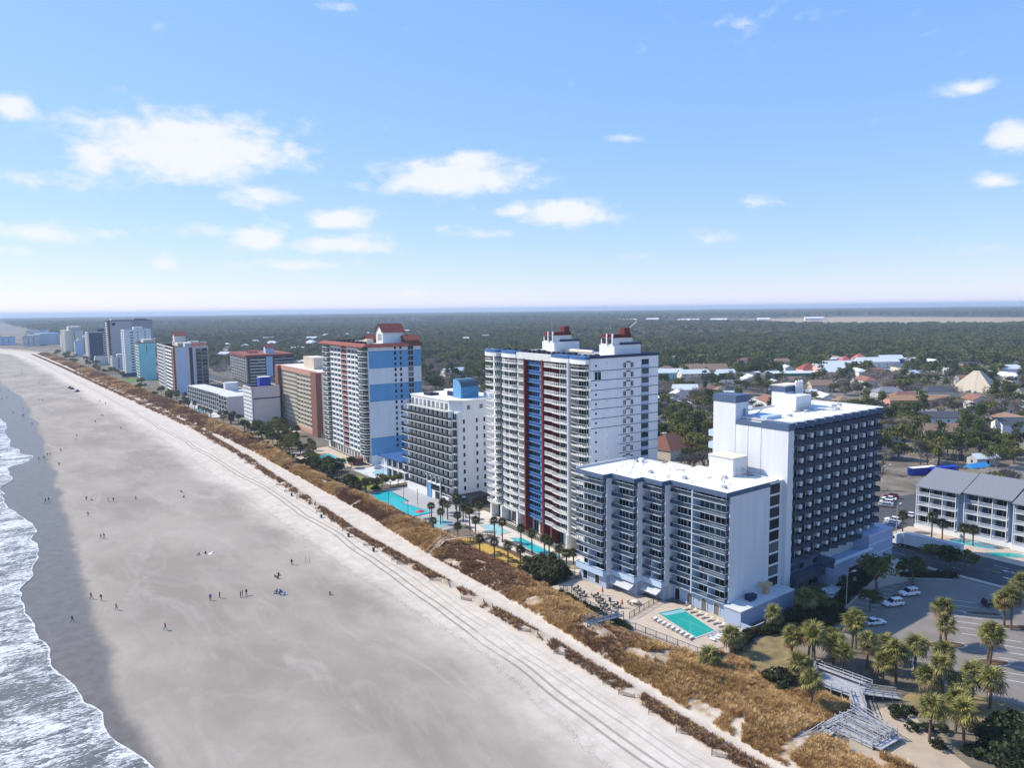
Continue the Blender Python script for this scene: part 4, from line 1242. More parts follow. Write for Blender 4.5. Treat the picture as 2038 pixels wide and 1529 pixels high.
# ================================================================== generic tower used further down the beach
def tower(name, label, corner, ang, L, Dp, H, floors, front, side, wallm, base=3.0, roofm=None, edge=None, group=None, sidem=None, pent=(), eave=None):
    r = bld(name, label, 'hotel', corner, ang, group, occ=(Dp + 3, L + 3))
    fh_ = (H - base - .6) / floors
    zz = [base + i * fh_ for i in range(floors)]
    b = MB(); b.box(1.4, .8, 0, Dp, L, H); b.build('wall', wallm, r)
    wallbox(r, 1.2, 0, 0, Dp, .85, H, sidem or wallm, 'side_wall')
    w_ = ('F', .2, L)
    for (y0, y1, n, kw) in front:
        k = dict(proj=.5, depth=1.15, t=.3, slab=wallm, rail=wallm, rstyle='solid', rh=.9, fin=wallm, fin_w=.4, fin_out=.5, door=M['glass'], dw=.84, doff=.08, dh=fh_ - .45, ends=False)
        k.update(kw)
        if k.pop('blank', False):
            local_box(r, 'wall_panel', w_, L - y1, L - y0, -1.2, kw.get('proj', .3), 0, H, kw.get('slab', wallm))
            continue
        balconies(r, w_, L - y1, L - y0, n, zz, fh_, **k)
    for (kind, *a) in side:
        if kind == 'win':
            u, ww, hh, g = a
            for z in zz:
                window(r, ('S', 0, 0), u, z + .5, ww, hh, g, None, 1)
        elif kind == 'bal':
            u0, u1, n, kw = a
            k = dict(proj=1.0, depth=0.0, t=.3, slab=wallm, rail=wallm, rstyle='solid', rh=.9, door=M['glass'], dw=.8, doff=.1, dh=fh_ - .5)
            k.update(kw)
            for z in zz:
                for i in range(n):
                    w__ = (u1 - u0) / n
                    s = place(slab_mesh(round(w__, 2), k['proj'], 0.05, .25, k['slab']), 'balcony', r, ('S', 0, 0), u0 + i * w__, z)
                    inst(rail_mesh(round(w__, 2), k['proj'], .9, k['rstyle'], k['rail']), 'railing', s)
                    window(r, ('S', 0, 0), u0 + i * w__ + .3, z + .3, round(w__ - .6, 2), k['dh'], k['door'], None, 1, out=.05, name='sliding_door')
        elif kind == 'strip':
            u0, u1, mt = a[:3]
            z0, z1 = (a[3], a[4]) if len(a) > 3 else (0.1, H)
            local_box(r, 'wall_strip', ('S', 0, 0), u0, u1, 0, .1, z0, z1, mt)
    parapet_roof(r, 0, 0, Dp, L, H, roofm or M['roofwhite'], edge or wallm, .7)
    if eave:
        b = MB(); b.box(-1.0, -.8, H - .3, Dp + .5, L + .8, H + .9); b.box(-.4, -.3, H + .9, Dp, L + .2, H + 1.6); b.build('eaves', eave, r)
    for (x0, y0, x1, y1, hh, mt) in pent:
        wallbox(r, x0, y0, H, x1, y1, H + hh, mt, 'machine_room')
    return r

t = tower('white_slab_hotel', 'small white hotel with a blank side wall, black stripe and bright blue roof box', (131.5, 434), 2, 17, 17, 23, 9,
      [(0, 17, 6, dict(proj=.0, depth=.6, slab=M['white2'], rail=M['white2'], fin=M['white2'], fin_w=.9, fin_out=.05, rh=1.0, door=M['glass_grey'], rstyle='solid'))], [('strip', 1.2, 17, M['dark'], 16.2, 16.9)], M['pinkgrey'], 1.5, pent=())
b = MB(); b.box(7, 5.5, 23, 13.5, 11, 28.5); o = b.build('blue_roof_box', M['bluebox'], t); b = MB(); b.box(6.9, 5.4, 28.5, 13.6, 11.1, 28.8); b.build('cap', M['roofwhite'], o)
# low grey motel with window grid and drum on the roof
H_ = bld('grey_motel', 'long low grey four-storey motel with a grid of dark windows and a round roof tank', 'hotel', (132, 487), -1.5, occ=(34, 108))
for (x0, y0, y1, x1, hh) in ((0, 0, 18, 14, 13.0), (1.5, 18, 100, 14, 13.0)):
    wallbox(H_, x0 + .42, y0, 0, x1, y1, hh, M['pinkgrey'] if y0 == 0 else M['lgrey'], 'wall', M['lgrey'])
    n = 3 if y0 == 0 else 17
    balconies(H_, ('F', x0 + .0, y1), .3, y1 - y0 - .3, n, [1.2 + 2.9 * i for i in range(4)], 2.9, proj=.0, depth=.4, t=.3, slab=M['lgrey'], rail=M['rail_dark'], rstyle='picket', rh=.9, fin=M['lgrey'], fin_w=.4, fin_out=.05, door=M['doorglass'], dw=.9, doff=.05, dh=2.4, ends=False)
wallbox(H_, 16, 20, 0, 30, 60, 11, M['grey'], 'rear_wall', M['lgrey'])
b = MB(); b.tube((19, 52, 11), (19, 52, 17.5), 5, 5, 20); b.build('roof_tank', M['lgrey'], H_, smooth=False)
# dark-windowed hotel with red roof band, set back
t = tower('red_eaved_hotel', 'broad set-back hotel with dark window grid, pale frame and red roof band', (207, 692), 5, 74, 44, 26, 8,
      [(3, 74, 8, dict(proj=.2, depth=1.6, slab=M['white2'], rail=M['rail_dark'], rstyle='picket', fin=M['white2'], fin_w=1.0, fin_out=.3))],
      [('bal', 3, 17, 4, dict(slab=M['cream'], rail=M['cream'])), ('strip', 18, 24, M['ltblue']), ('bal', 25, 44, 5, dict(slab=M['mgrey'], rail=M['mgrey']))], M['brown'], 2, eave=M['tile'], sidem=M['dark'])
roof_house(t, 22, 18, 27, 8, 8, 6, 3, 'penthouse', M['ltblue'])
roof_house(t, 10, 34, 27, 8, 8, 1.5, 2, 'penthouse', M['brown'])
# pinkish grey hotel
t = tower('pink_grey_hotel', 'pinkish grey hotel with blue vertical stripe, dark stair strip and red roof corner', (134.4, 645), 4, 100, 27, 39, 12,
      [(0, 8, 1, dict(blank=True, slab=M['brown'])), (9, 44, 4, dict(slab=M['white2'], rail=M['white2'], rstyle='solid', rh=1.2, fin=None)), (44, 58, 1, dict(blank=True, slab=M['mgrey'], proj=.6)), (58, 98, 6, dict(slab=M['lgrey'], rail=M['lgrey'], fin=M['lgrey']))],
      [('strip', 4.6, 8.8, M['ltblue']), ('strip', 12.2, 14.8, M['navy']), ('bal', 17, 26.5, 2, dict(slab=M['mgrey'], rail=M['rail_dark'], rstyle='picket'))], M['pinkgrey'], 2.5,
      pent=((8, 30, 18, 60, 3, M['cream']), (10, 5, 22, 14, 3.5, M['pinkgrey'])))
roof_house(t, 16, 2, 39.8, 9, 9, .6, 2.2, 'roof_corner', M['pinkgrey'])
roof_house(t, 8, 46, 39.8, 9, 10, 8, 3.5, 'penthouse', M['pinkgrey'])
# turquoise-sided
t = tower('turquoise_hotel', 'hotel with blank turquoise side wall and brown roof edge', (138.1, 816), 3, 26, 15, 37.6, 12,
      [(0, 10, 2, dict(slab=M['cream'], rail=M['cream'])), (10, 26, 3, dict(slab=M['lgrey'], rail=M['lgrey']))], [('strip', 7, 7.5, M['dark'], 28, 36), ('strip', 7, 7.4, M['ltblue'], 4, 26)], M['turq'], 2.5, edge=M['brown'], pent=((5, 4, 14, 20, 3.4, M['cream']),))
# white tall
t = tower('white_fin_hotel', 'bright white hotel with vertical white fins on its ocean face', (134, 870), 2, 25, 26, 49.6, 16,
      [(0, 4, 1, dict(blank=True, proj=.5)), (4, 10, 1, dict(fin_w=.8)), (10, 13, 1, dict(blank=True, proj=.9)), (13, 20, 1, dict(fin_w=.8)), (20, 25, 1, dict(fin_w=.8, proj=.4))],
      [('win', 5.5, 3.2, 1.3, M['glass']), ('win', 12.5, 1.3, 1.2, M['glass']), ('win', 19.5, 1.4, 1.2, M['glass'])], M['white'], 3, pent=((10, 4, 19, 14, 3.5, M['white2']), (20, 6, 23, 12, 1.6, M['white2'])))
wallbox(t, -4, -.2, 0, 24, 2.0, 4, M['navy'], 'base_wall')
# grey tall
t = tower('grey_high_rise', 'tallest grey high-rise with dark and pale checker balconies at the end of the row', (147.9, 1074), 3, 26, 52, 58.2, 19,
      [(0, 13, 1, dict(slab=M['white2'], rail=M['white2'], proj=1.6, depth=1.2, fin=M['dark'], fin_w=1.6)), (13, 26, 1, dict(slab=M['white2'], rail=M['white2'], proj=1.6, fin=M['dark'], fin_w=1.6))],
      [('strip', 27, 52, M['mgrey']), ('strip', 4, 8, M['dark'], 52, 56), ('win', 29.5, 3, 1.5, M['glass']), ('win', 36, 3, 1.5, M['glass']), ('win', 43, 3, 1.5, M['glass'])], M['grey'], 3, edge=M['dark'],
      pent=((4, 6, 14, 18, 2.5, M['white2']), (30, 4, 46, 18, 2.6, M['mgrey'])))
# dark
t = tower('dark_blank_hotel', 'hotel with a big dark blue blank side wall and white balcony edges', (140.2, 1217), 3, 50, 24, 40.5, 14,
      [(0, 50, 2, dict(slab=M['white2'], rail=M['cream'], proj=1.2, fin=M['white2']))], [('bal', 19, 23.5, 1, dict(slab=M['white2'], rail=M['white2']))], M['navy'], 3, edge=M['white2'], pent=((14, 10, 22, 30, 5, M['navy']),))
t = tower('light_blue_hotel', 'narrow light blue hotel with a blank blue side wall', (135.7, 1330), 3, 22, 9.5, 24, 9, [(0, 22, 2, dict(slab=M['white2'], rail=M['white2'], proj=1.0))], [], M['ltblue'], 2.5, pent=((3, 6, 9, 20, 3, M['lgrey']),))
t = tower('cream_round_hotel', 'pale cream hotel with rounded corner towers and pink roof house', (146.4, 1537), 3, 118, 24, 36.5, 13, [(0, 118, 8, dict(slab=M['cream'], rail=M['cream']))],
      [('win', 9, 2, 1.2, M['glass']), ('strip', 13, 21, M['lgrey'])], M['cream'], 2.5, pent=((2, 20, 22, 80, 8, M['pinkgrey']),))
for y in (0, 55, 118):
    b = MB(); b.tube((0, y, 0), (0, y, 38), 7, 7, 14); b.build('corner_tower', M['cream'], t)
t = tower('grey_stripe_hotel', 'far grey-white hotel with vertical blue stripes', (124, 1930), -16, 60, 62, 21.5, 7, [(0, 60, 4, {})],
      [('strip', 3 + 4.2 * i, 5.2 + 4.2 * i, M['ltblue'], 2, 19) for i in range(8)] + [('strip', 40, 43, M['mgrey'])], M['pinkgrey'], 2, pent=((10, 10, 50, 40, 4, M['ltblue']),))
t = tower('blue_block_hotel', 'far hotel with a dark blue flank beside the striped hotel', (186, 2100), 0, 60, 22, 24, 7, [(0, 60, 4, {})], [], M['teal'], 2)
t = tower('pale_far_hotel', 'far pale hotel low behind the striped hotel', (132, 2330), 0, 50, 46, 25, 8, [(0, 50, 4, {})], [('win', 8, 4, 1.5, M['glass']), ('win', 18, 4, 1.5, M['glass']), ('win', 28, 4, 1.5, M['glass'])], M['ltblue'], 2)
for i, (cx, cy, L_, D_, H_2, fl, m1, lab) in enumerate((
    (150, 1420, 40, 22, 27, 9, 'pinkgrey', 'pale pinkish hotel between the light blue and the cream hotels'), (205, 1250, 30, 30, 24, 8, 'white2', 'white inland block behind the dark blank hotel'),
    (215, 1010, 30, 26, 20, 6, 'cream', 'cream block inland of the bright white hotel'), (140, 1000, 26, 18, 15, 5, 'lgrey', 'low grey hotel beyond the bright white hotel'), (146, 900, 24, 16, 12, 4, 'beige', 'low beige lodge beyond the bright white hotel'),
    (150, 1700, 60, 26, 24, 8, 'lgrey', 'light grey far hotel beyond the cream round hotel'), (95, 1880, 60, 30, 20, 6, 'pinkgrey', 'pale far hotel where the beach bends seaward'), (52, 1990, 60, 34, 17, 5, 'ltblue', 'light blue far hotel where the beach bends seaward'),
    (10, 2110, 60, 34, 19, 6, 'white2', 'white far hotel at the bend of the beach'), (110, 2060, 70, 40, 26, 8, 'cream', 'cream far hotel behind the bend of the beach'), (225, 1560, 50, 30, 22, 7, 'ltblue', 'blue far block inland of the cream round hotel'),
    (235, 1850, 60, 40, 20, 6, 'white2', 'white far block inland of the striped hotel'), (160, 760, 22, 22, 16, 5, 'cream', 'cream mid-rise behind the pinkish grey hotel'))):
    tower('beach_hotel', lab, (cx, cy), 3, L_, D_, H_2, fl, [(0, L_, max(2, L_ // 9), dict(slab=M['white2'], rail=M['white2'], proj=.8))], [('win', D_ * .3, 2.2, 1.4, M['glass']), ('win', D_ * .62, 2.2, 1.4, M['glass'])], M[m1], 2, pent=((D_ * .3, L_ * .2, D_ * .7, L_ * .6, 3.0, M['lgrey']),))
# rooftop plant on the two near roofs
for (root, x, y, z) in [(A, random.uniform(2, 12), random.uniform(2, 36), HT - .12) for _ in range(14)] + [(B_, random.uniform(10, 40), random.uniform(3, 11), HB - .2) for _ in range(16)]:
    if root is A and (x < 0 or (y > 29 and x > 11)):
        continue
    k = random.random(); b = MB()
    if k < .35:
        b.box(x, y, z, x + .9, y + .9, z + .6); b.build('air_conditioner', M['steel'], root)
    elif k < .75:
        b.tube((x, y, z), (x, y, z + .55), .1, .1, 6); b.build('vent_pipe', M['mgrey'], root)
    else:
        b.tube((x, y, z + .15), (x + random.uniform(2, 4), y + random.uniform(-1, 1), z + .15), .07, .07, 5); b.build('roof_pipe', M['mgrey'], root)
t = tower('small_white_motel', 'small white four-storey motel below the tall grey high-rise', (133.9, 1100), 3, 18, 16, 10.6, 4, [(0, 18, 3, dict(slab=M['white2'], rail=M['white2'], proj=1.0))], [], M['white'], 1.0)
# ================================================================== grey-roofed condominium across the road
Pb = bld('grey_roofed_condominium', 'four-storey condominium with grey shingle roofs and white post balconies across the road', 'apartment building', (227, 62.0), 0, occ=(28, 42))
zP = [1.2 + 3.0 * i for i in range(4)]
for s in range(3):
    y0, y1, fx = 0 + s * 12.8, 12.8 + s * 12.8, (0, .9, 0)[s]
    wallbox(Pb, fx + 2.6, y0, 0, 24, y1, 13.2, M['bluegrey'], 'wall')
    balconies(Pb, ('F', fx + 1.2, y1), 0.3, y1 - y0 - 1.6, 3, zP, 3.0, proj=1.2, depth=1.4, t=.2, slab=M['white2'], rail=M['white2'], rmat2=M['bluegrey'], rstyle='picket', rh=1.0, fin=M['paleblue'], fin_w=.22, fin_out=.0, door=M['doorglass'], dw=.9, doff=.05, dh=2.4, dfr=M['paleblue'], ends=False)
    for i in range(4):
        y = y1 - .3 - (y1 - y0 - 1.9) * i / 3
        wallbox(Pb, fx - .05, y - .1, 0, fx + .15, y + .1, 13.0, M['white2'], 'post')
    b = MB()
    dz = (.0, .35, .0)[s]
    e, rg, zr = fx - .9, 12.2, 17.0 + dz
    ze = 13.2 + dz
    for (xa, za, xb, zb_) in ((e, ze, rg, zr), (25, ze, rg, zr)):
        q = [(xa, y0 + .15, za), (xb, y0 + .15, zb_), (xb, y1 - .15, zb_), (xa, y1 - .15, za)]
        if xa > xb:
            q = q[::-1]
        b.face(q[::-1]); b.face([(x, y, z - .3) for x, y, z in q])
        b.face([(xa, y0 + .15, za), (xa, y1 - .15, za), (xa, y1 - .15, za - .3), (xa, y0 + .15, za - .3)])
    b.face([(e, y0 + .15, ze), (25, y0 + .15, ze), (rg, y0 + .15, zr)]); b.face([(e, y1 - .15, ze), (rg, y1 - .15, zr), (25, y1 - .15, ze)])
    b.build('roof', M['shingle_grey'], Pb)
    wallbox(Pb, fx - .2, y0, 0, fx + 2.7, y1, 1.15, M['white2'], 'base_wall')
for s in (1, 2):
    b = MB(); b.face([(-.6, s * 12.8 + .0, 13.1), (12.2, s * 12.8, 17.5), (12.2, s * 12.8 + .14, 17.5), (-.6, s * 12.8 + .14, 13.1)]); b.box(-.4, s * 12.8 - .12, 12.8, 12.2, s * 12.8 + .12, 13.3); b.build('party_wall_cap', M['dark'], Pb)

# ================================================================== paving, roads, lawns (each sheet a few mm above the one below)
sheet('sand_path', [(99, 41), (100.5, 53), (104, 54), (110.5, 57.5), (114, 57), (119, 56.6), (123.5, 54.5), (119, 50), (116, 46), (113, 40), (106, 30), (98, 25)], mat('tan_packed_sand', (.44, .35, .25), .95, .14, .3, bump=.1), .008)
sheet('lawn', [(114, 86.5), (119, 83.8), (131, 85), (128, 78), (124, 70), (118, 71.5), (114.5, 76), (112.6, 81)], M['lawn'], .010)
sheet('lawn', rect(124, 41, 137, 56), M['lawn'], .007)
sheet('lawn', [(107, 106.5), (105.6, 111), (108.3, 120), (109.8, 129), (110.6, 131), (110.3, 122), (109, 112)], M['lawn'], .014)
sheet('pavement', [(109.2, 132.5), (118.6, 132.8), (129, 95), (129, 86.6), (115.4, 84.4), (110.3, 86.2), (108.4, 101), (108.0, 109), (109.4, 118), (110.6, 126)], M['tan'], .022)
sheet('pavement', [(117.6, 133.2), (131, 140), (136, 199), (123.5, 199), (122, 186), (117.4, 176)], mat('pale_pool_deck', (.60, .54, .47), .85, .08, .4), .018)
sheet('turf', [(112.2, 186), (115.5, 176), (116.9, 160), (115.4, 146), (111.3, 146.5), (110.9, 158), (112, 171), (111.2, 181)], M['turf'], .02)
sheet('flower_bed', [(116, 177), (117.3, 176), (118.9, 160), (117.8, 146), (115.9, 146), (117.1, 160)], M['mulch'], .03)
sheet('pavement', [(111.3, 188), (124, 190), (131, 205), (132, 246), (112, 247), (110.9, 224), (110.9, 205)], M['deckgrey'], .02)
sheet('lawn', [(115.1, 271), (126, 274), (125.5, 254), (118, 250)], mat('green_lawn', (.20, .21, .035), .95, .2, .3), .02)
sheet('pavement', [(118, 292), (137, 288), (141, 345), (119, 342)], M['tan'], .012)
sheet('pavement', [(128, 252), (146, 252), (146, 288), (128, 286)], M['lgrey'], .010)
sheet('lawn', [(120, 352), (134, 354), (136, 390), (122, 392)], M['lawn'], .012)
sheet('pavement', [(126, 400), (148, 398), (150, 430), (126, 432)], M['tan'], .012)
sheet('pavement', rect(117, 490, 131, 585), M['lgrey'], .012)
sheet('lawn', rect(126, 800, 138, 850), mat('green_lawn_b', (.10, .17, .03), .95, .2, .3), .012)
sheet('parking_lot', [(146, 77), (152, 81.5), (176, 86.5), (193, 88), (193, -10), (146, -10), (140, 36), (134, 57.5), (139.5, 61)], M['asphalt_old'], .012, occ=True)
sheet('road', rect(195, -200, 214, 1500), M['asphalt'], .010, occ=True)
for i, (x0, x1) in enumerate(((326, 335), (478, 487), (640, 650), (860, 870))):
    sheet('road', rect(x0, 60, x1, 1500), M['asphalt_old'], .010, occ=True)
for i, y in enumerate((108, 206, 290, 405, 560, 730, 900, 1150)):
    sheet('road', rect(214, y, 900, y + 8), M['asphalt_old'], .014, occ=True)
sheet('pavement', rect(193.6, -200, 195, 1500), M['conc_walk'], .10)
sheet('pavement', [(214, 66), (226.5, 60), (227.2, 102), (216, 102)], M['tan'], .02)
sheet('parking_lot', [(214.2, 103), (236, 101), (272, 117.6), (246, 126), (224, 117)], M['asphalt'], .016, occ=True)
sheet('pavement', [(181, 81), (193.5, 88.3), (193.5, 92), (176, 91.2), (150, 90.5), (150, 88)], M['tan'], .03)
for (x0, y0, x1, y1) in ((585, 340, 640, 400), (700, 370, 800, 400), (430, 300, 470, 326), (690, 300, 730, 360), (255, 150, 300, 200), (525, 430, 600, 450), (850, 420, 900, 470)):
    sheet('parking_lot', rect(x0, y0, x1, y1), M['conc_walk'], .02, occ=True)
AIR = [(2358, 1692), (2090, 1196), (2300, 800), (2900, 800), (3900, 1288), (3950, 2116), (3151, 2262), (2500, 2420), (2280, 2200)]
sheet('airfield', AIR, mat('dry_airfield_grass', (.36, .27, .16), .95, .14, .01, world=True), .03)
# kerbs and painted lines of the parking lot
def bar_thing(name, p, q, wd, h, mt, z=LAND):
    b = MB(); b.bar((*p, z + h), (*q, z + h), wd, h + .02); return struct(b.build(name, mt))
KERB = [((146, 77), (152, 81.5)), ((152, 81.5), (176, 86.5)), ((176, 86.5), (183, 82)), ((183, 82), (190, 74.5)), ((134, 57.5), (139.5, 61)), ((139.5, 61), (146, 77)), ((150, 31), (193, 54.5))]
for p, q in KERB:
    bar_thing('kerb', p, q, .3, .14, M['conc_walk'])
def lines(p, d, n, step, L, mt):
    """n parallel painted bay lines"""
    for i in range(n):
        a = (p[0] + step[0] * i, p[1] + step[1] * i)
        b = MB(); b.bar((*a, LAND + .020), (a[0] + d[0] * L, a[1] + d[1] * L, LAND + .020), .16, .006); struct(b.build('painted_line', mt))
lines((156, 81.8), (.35, -.94), 9, (2.9, .62), 5.2, M['paint'])
lines((160, 60.5), (.5, -.86), 7, (2.8, 1.5), 5.2, M['paint'])
lines((146, 47.5), (.45, -.9), 7, (2.8, 1.4), 5.0, M['paint'])
lines((164, 63.5), (-.1, .99), 2, (2.8, 1.4), .9, M['paint_b'])
for x in (199.5, 204.6, 209.4):
    for k in range(30):
        if x != 204.6 and k % 2 and x == 199.5:
            continue
        b = MB(); b.box(x - .08, 20 + k * 7, LAND + .010, x + .08, 23.5 + k * 7, LAND + .018); struct(b.build('painted_line', M['paint_y'] if x == 204.6 else M['paint']))
for (x, y) in ((201.8, 66), (207, 68)):      # lane arrows
    b = MB(); z = LAND + .020; b.face([(x - .12, y - 2, z), (x + .12, y - 2, z), (x + .12, y + .6, z), (x - .12, y + .6, z)]); b.face([(x - .5, y + .6, z), (x + .5, y + .6, z), (x, y + 2.0, z)])
    b.face([(x + .12, y - 1.0, z), (x + .9, y - .2, z), (x + .75, y, z), (x + .12, y - .6, z)]); struct(b.build('lane_arrow', M['paint']))
def island(cx, cy, rx, ry, rot):
    pts = [(cx + rx * math.cos(t) * math.cos(rot) - ry * math.sin(t) * math.sin(rot), cy + rx * math.cos(t) * math.sin(rot) + ry * math.sin(t) * math.cos(rot)) for t in np.linspace(0, 2 * math.pi, 17)[:-1]]
    inn = [(cx + (p[0] - cx) * .86, cy + (p[1] - cy) * .86) for p in pts]
    o = sheet('kerb_island', pts, M['conc_walk'], .14)
    b = MB(); b.prism(inn, LAND + .1, LAND + .17); b.build('mulch_bed', M['mulch'], o)
island(151.5, 60.3, 4.6, 1.7, R(-38)); island(150.5, 51.8, 4.0, 1.6, R(-35)); island(174, 61.6, 4.2, 1.0, R(-48)); island(172, 54, 5.5, 1.5, R(-50)); island(168, 78, 3, 1, R(10))

# ================================================================== pools
def pool(label, poly, water, name='swimming_pool', coping=None, lanes=0):
    cx, cy = sum(p[0] for p in poly) / len(poly), sum(p[1] for p in poly) / len(poly)
    r = empty(name, (cx, cy, LAND)); tag(r, label, 'pool')
    L = [(p[0] - cx, p[1] - cy) for p in poly]
    o = []
    n = len(L)
    for i, p in enumerate(L):                       # offset outwards a bit
        s = 1 + .45 / max(1.0, math.hypot(*p)); o.append((p[0] * s, p[1] * s))
    b = MB()
    for i in range(n):
        j = (i + 1) % n
        b.face([(*o[i], .10), (*o[j], .10), (*L[j], .10), (*L[i], .10)]); b.face([(*o[i], -.05), (*o[j], -.05), (*o[j], .10), (*o[i], .10)]); b.face([(*L[j], .0), (*L[i], .0), (*L[i], .10), (*L[j], .10)])
    b.build('coping', coping or M['conc_walk'], r)
    b = MB(); b.prism(L, -.2, .05); b.build('water', water, r)
    for k in range(lanes):
        t = (k + 1) / (lanes + 1)
        a = (L[0][0] + (L[1][0] - L[0][0]) * t, L[0][1] + (L[1][1] - L[0][1]) * t); c = (L[3][0] + (L[2][0] - L[3][0]) * t, L[3][1] + (L[2][1] - L[3][1]) * t)
        b = MB(); b.bar((a[0] * .85, a[1] * .85, .062), (c[0] * .85, c[1] * .85, .062), .35, .01); b.build('lane_mark', M['navy'], r)
    return r
p = pool('green-blue rectangular pool on the tan terrace below the stepped hotel', [(118.6, 105.8), (124.7, 104.4), (121.3, 92.6), (115.7, 92.9)], M['pool_green'])
for k in range(4):
    b = MB(); b.bar((-1.3 + k * .1, 6.2 - k * .35, .07 + 0 * k), (4.2 - k * .1, 4.9 - k * .35, .07), .2, .05); b.build('pool_step', M['paleblue'], p)
pool('long turquoise pool in front of the red and blue tower', [(124.8, 169.3), (127.7, 166.9), (126.6, 158), (126.2, 148.5), (122.3, 148.8), (123, 158)], M['pool'])
pool('pale shallow pool beside the red and blue tower', [(124.6, 184.9), (129.8, 184.1), (128.2, 174.0), (123.5, 174.0)], M['poolpale'])
pool('big stepped turquoise pool in front of the hotel with dark balconies', [(113.3, 241.9), (123.5, 244.0), (121.6, 226.0), (118.7, 225.8), (121.3, 208.0), (112.6, 207.4)], M['pool'], coping=M['navy'])
pool('pale wading pool next to the red umbrella', [(112.6, 200.4), (119.3, 202.0), (120.2, 193.5), (113, 191)], M['poolpale'])
pool('lap pool with dark lane lines beside the blue-banded tower', [(124.9, 320.1), (134.5, 327.3), (133.0, 302.1), (122.4, 298.5)], M['pool'], lanes=3)
pool('round pale spa pool below the blue-banded tower', [(137 + 5.5 * math.cos(t), 273 + 5.5 * math.sin(t)) for t in np.linspace(0, 2 * math.pi, 17)[:-1]], M['poolpale'], 'spa_pool')
pool('angular turquoise pool in front of the grey-roofed condominium', [(221.0, 88.2), (226.0, 87.7), (226.6, 78.7), (222.6, 76.8), (221.5, 82)], M['pool'])
pool('curved lazy-river pool at the kerb near the condominium', [(218.6, 77.6), (221.5, 75), (224.5, 71.4), (223, 69.6), (219.5, 71.5), (217.2, 75.2)], M['pool_green'])
pool('shaded kidney pool at the foot of the slab hotel', [(176, 90.6), (180, 91.0), (183.5, 90.2), (183, 88.2), (179, 87.8), (176, 88.6)], M['pool_green'])
pool('long pool in front of the salmon hotel', [(140, 405), (145, 406), (146, 428), (141, 427)], M['pool_green'])
pool('small blue pool in front of the low grey motel', [(121, 520), (127, 520), (127, 545), (121, 545)], M['pool'])
b = MB(); b.box(-3.4, -.2, 0, 3.4, .2, 1.6); tag(b.build('spa_wall', M['lgrey'], None, (139, 281.5, LAND)), 'low pale wall behind the round spa pool', 'wall')

# ================================================================== outdoor furniture
def lounger_mesh(c1, c2):
    b = MB()
    for x in (-.3, .3):
        for y in (-.8, .5):
            b.box(x - .03, y - .03, 0, x + .03, y + .03, .3, 0)
    b.box(-.34, -.95, .3, .34, .35, .36, 0); b.box(-.31, -.93, .36, .31, .33, .43, 1)
    b.face([(-.34, .35, .36), (.34, .35, .36), (.34, .95, .85), (-.34, .95, .85)], 1); b.face([(-.34, .35, .30), (.34, .35, .30), (.34, .97, .78), (-.34, .97, .78)][::-1], 0)
    return b.mesh('sun_lounger', [c1, c2])
LG = {'white': lounger_mesh(M['white2'], M['white2']), 'dark': lounger_mesh(M['steel'], M['dark']), 'tan': lounger_mesh(M['white2'], M['beige'])}
def loungers(kind, label, group, pts):
    for x, y, rz in pts:
        o = inst(LG[kind], 'sun_lounger', None, (x, y, LAND + .023), rz)
        tag(o, label, 'sun lounger', group)
loungers('white', 'white sun lounger on the seaward side of the green-blue pool', 'loungers seaward of the green pool', [(114.2 + .14 * i, 93.2 + i * 1.35, R(95 + random.uniform(-6, 6))) for i in range(9)])
loungers('tan', 'tan sun lounger between the green-blue pool and the stepped hotel', 'loungers under the stepped hotel', [(123.9 + .22 * i, 93.0 + i * 1.7, R(-100 + random.uniform(-6, 6))) for i in range(7)])
loungers('white', 'white sun lounger at the near end of the green-blue pool', 'loungers at the end of the green pool', [(117.2 + i * 1.2, 90.3 + random.uniform(-.2, .2), R(4)) for i in range(4)])
loungers('dark', 'dark sun lounger lined up on the seaward side of the long turquoise pool', 'loungers beside the long pool', [(120.6 + .05 * i, 148 + i * 1.05, R(92)) for i in range(20)])
loungers('dark', 'dark sun lounger against the glazed lobby of the red and blue tower', 'loungers by the tower lobby', [(129.3 + .09 * i, 150 + i * 1.2, R(-92)) for i in range(28)])
loungers('dark', 'dark sun lounger in a row on the yellow turf', 'loungers on the yellow turf', [(113.6 + .12 * i, 150.5 + i * 2.1, R(60)) for i in range(6)])
loungers('white', 'white sun lounger stacked by the slab hotel porch', 'loungers by the slab hotel porch', [(158 + .9 * (i % 7), 89.2 - 1.1 * (i // 7), R(20 + random.uniform(-25, 25))) for i in range(14)])
loungers('white', 'white sun lounger around the lap pool', 'loungers by the lap pool', [(121.6 + .06 * i, 300 + i * 1.6, R(92)) for i in range(12)])
def table_mesh():
    b = MB(); b.tube((0, 0, .68), (0, 0, .74), .6, .6, 12); b.tube((0, 0, 0), (0, 0, .68), .06, .06, 6); b.tube((0, 0, 0), (0, 0, .06), .3, .3, 8)
    return b.mesh('patio_table', M['rail_dark'])
def chair_mesh(mt):
    b = MB()
    for x in (-.22, .22):
        for y in (-.22, .22):
            b.box(x - .02, y - .02, 0, x + .02, y + .02, .44)
    b.box(-.25, -.25, .42, .25, .25, .47); b.box(-.25, .22, .47, .25, .27, .95)
    return b.mesh('patio_chair', mt)
TM, CM = table_mesh(), chair_mesh(M['rail_dark'])
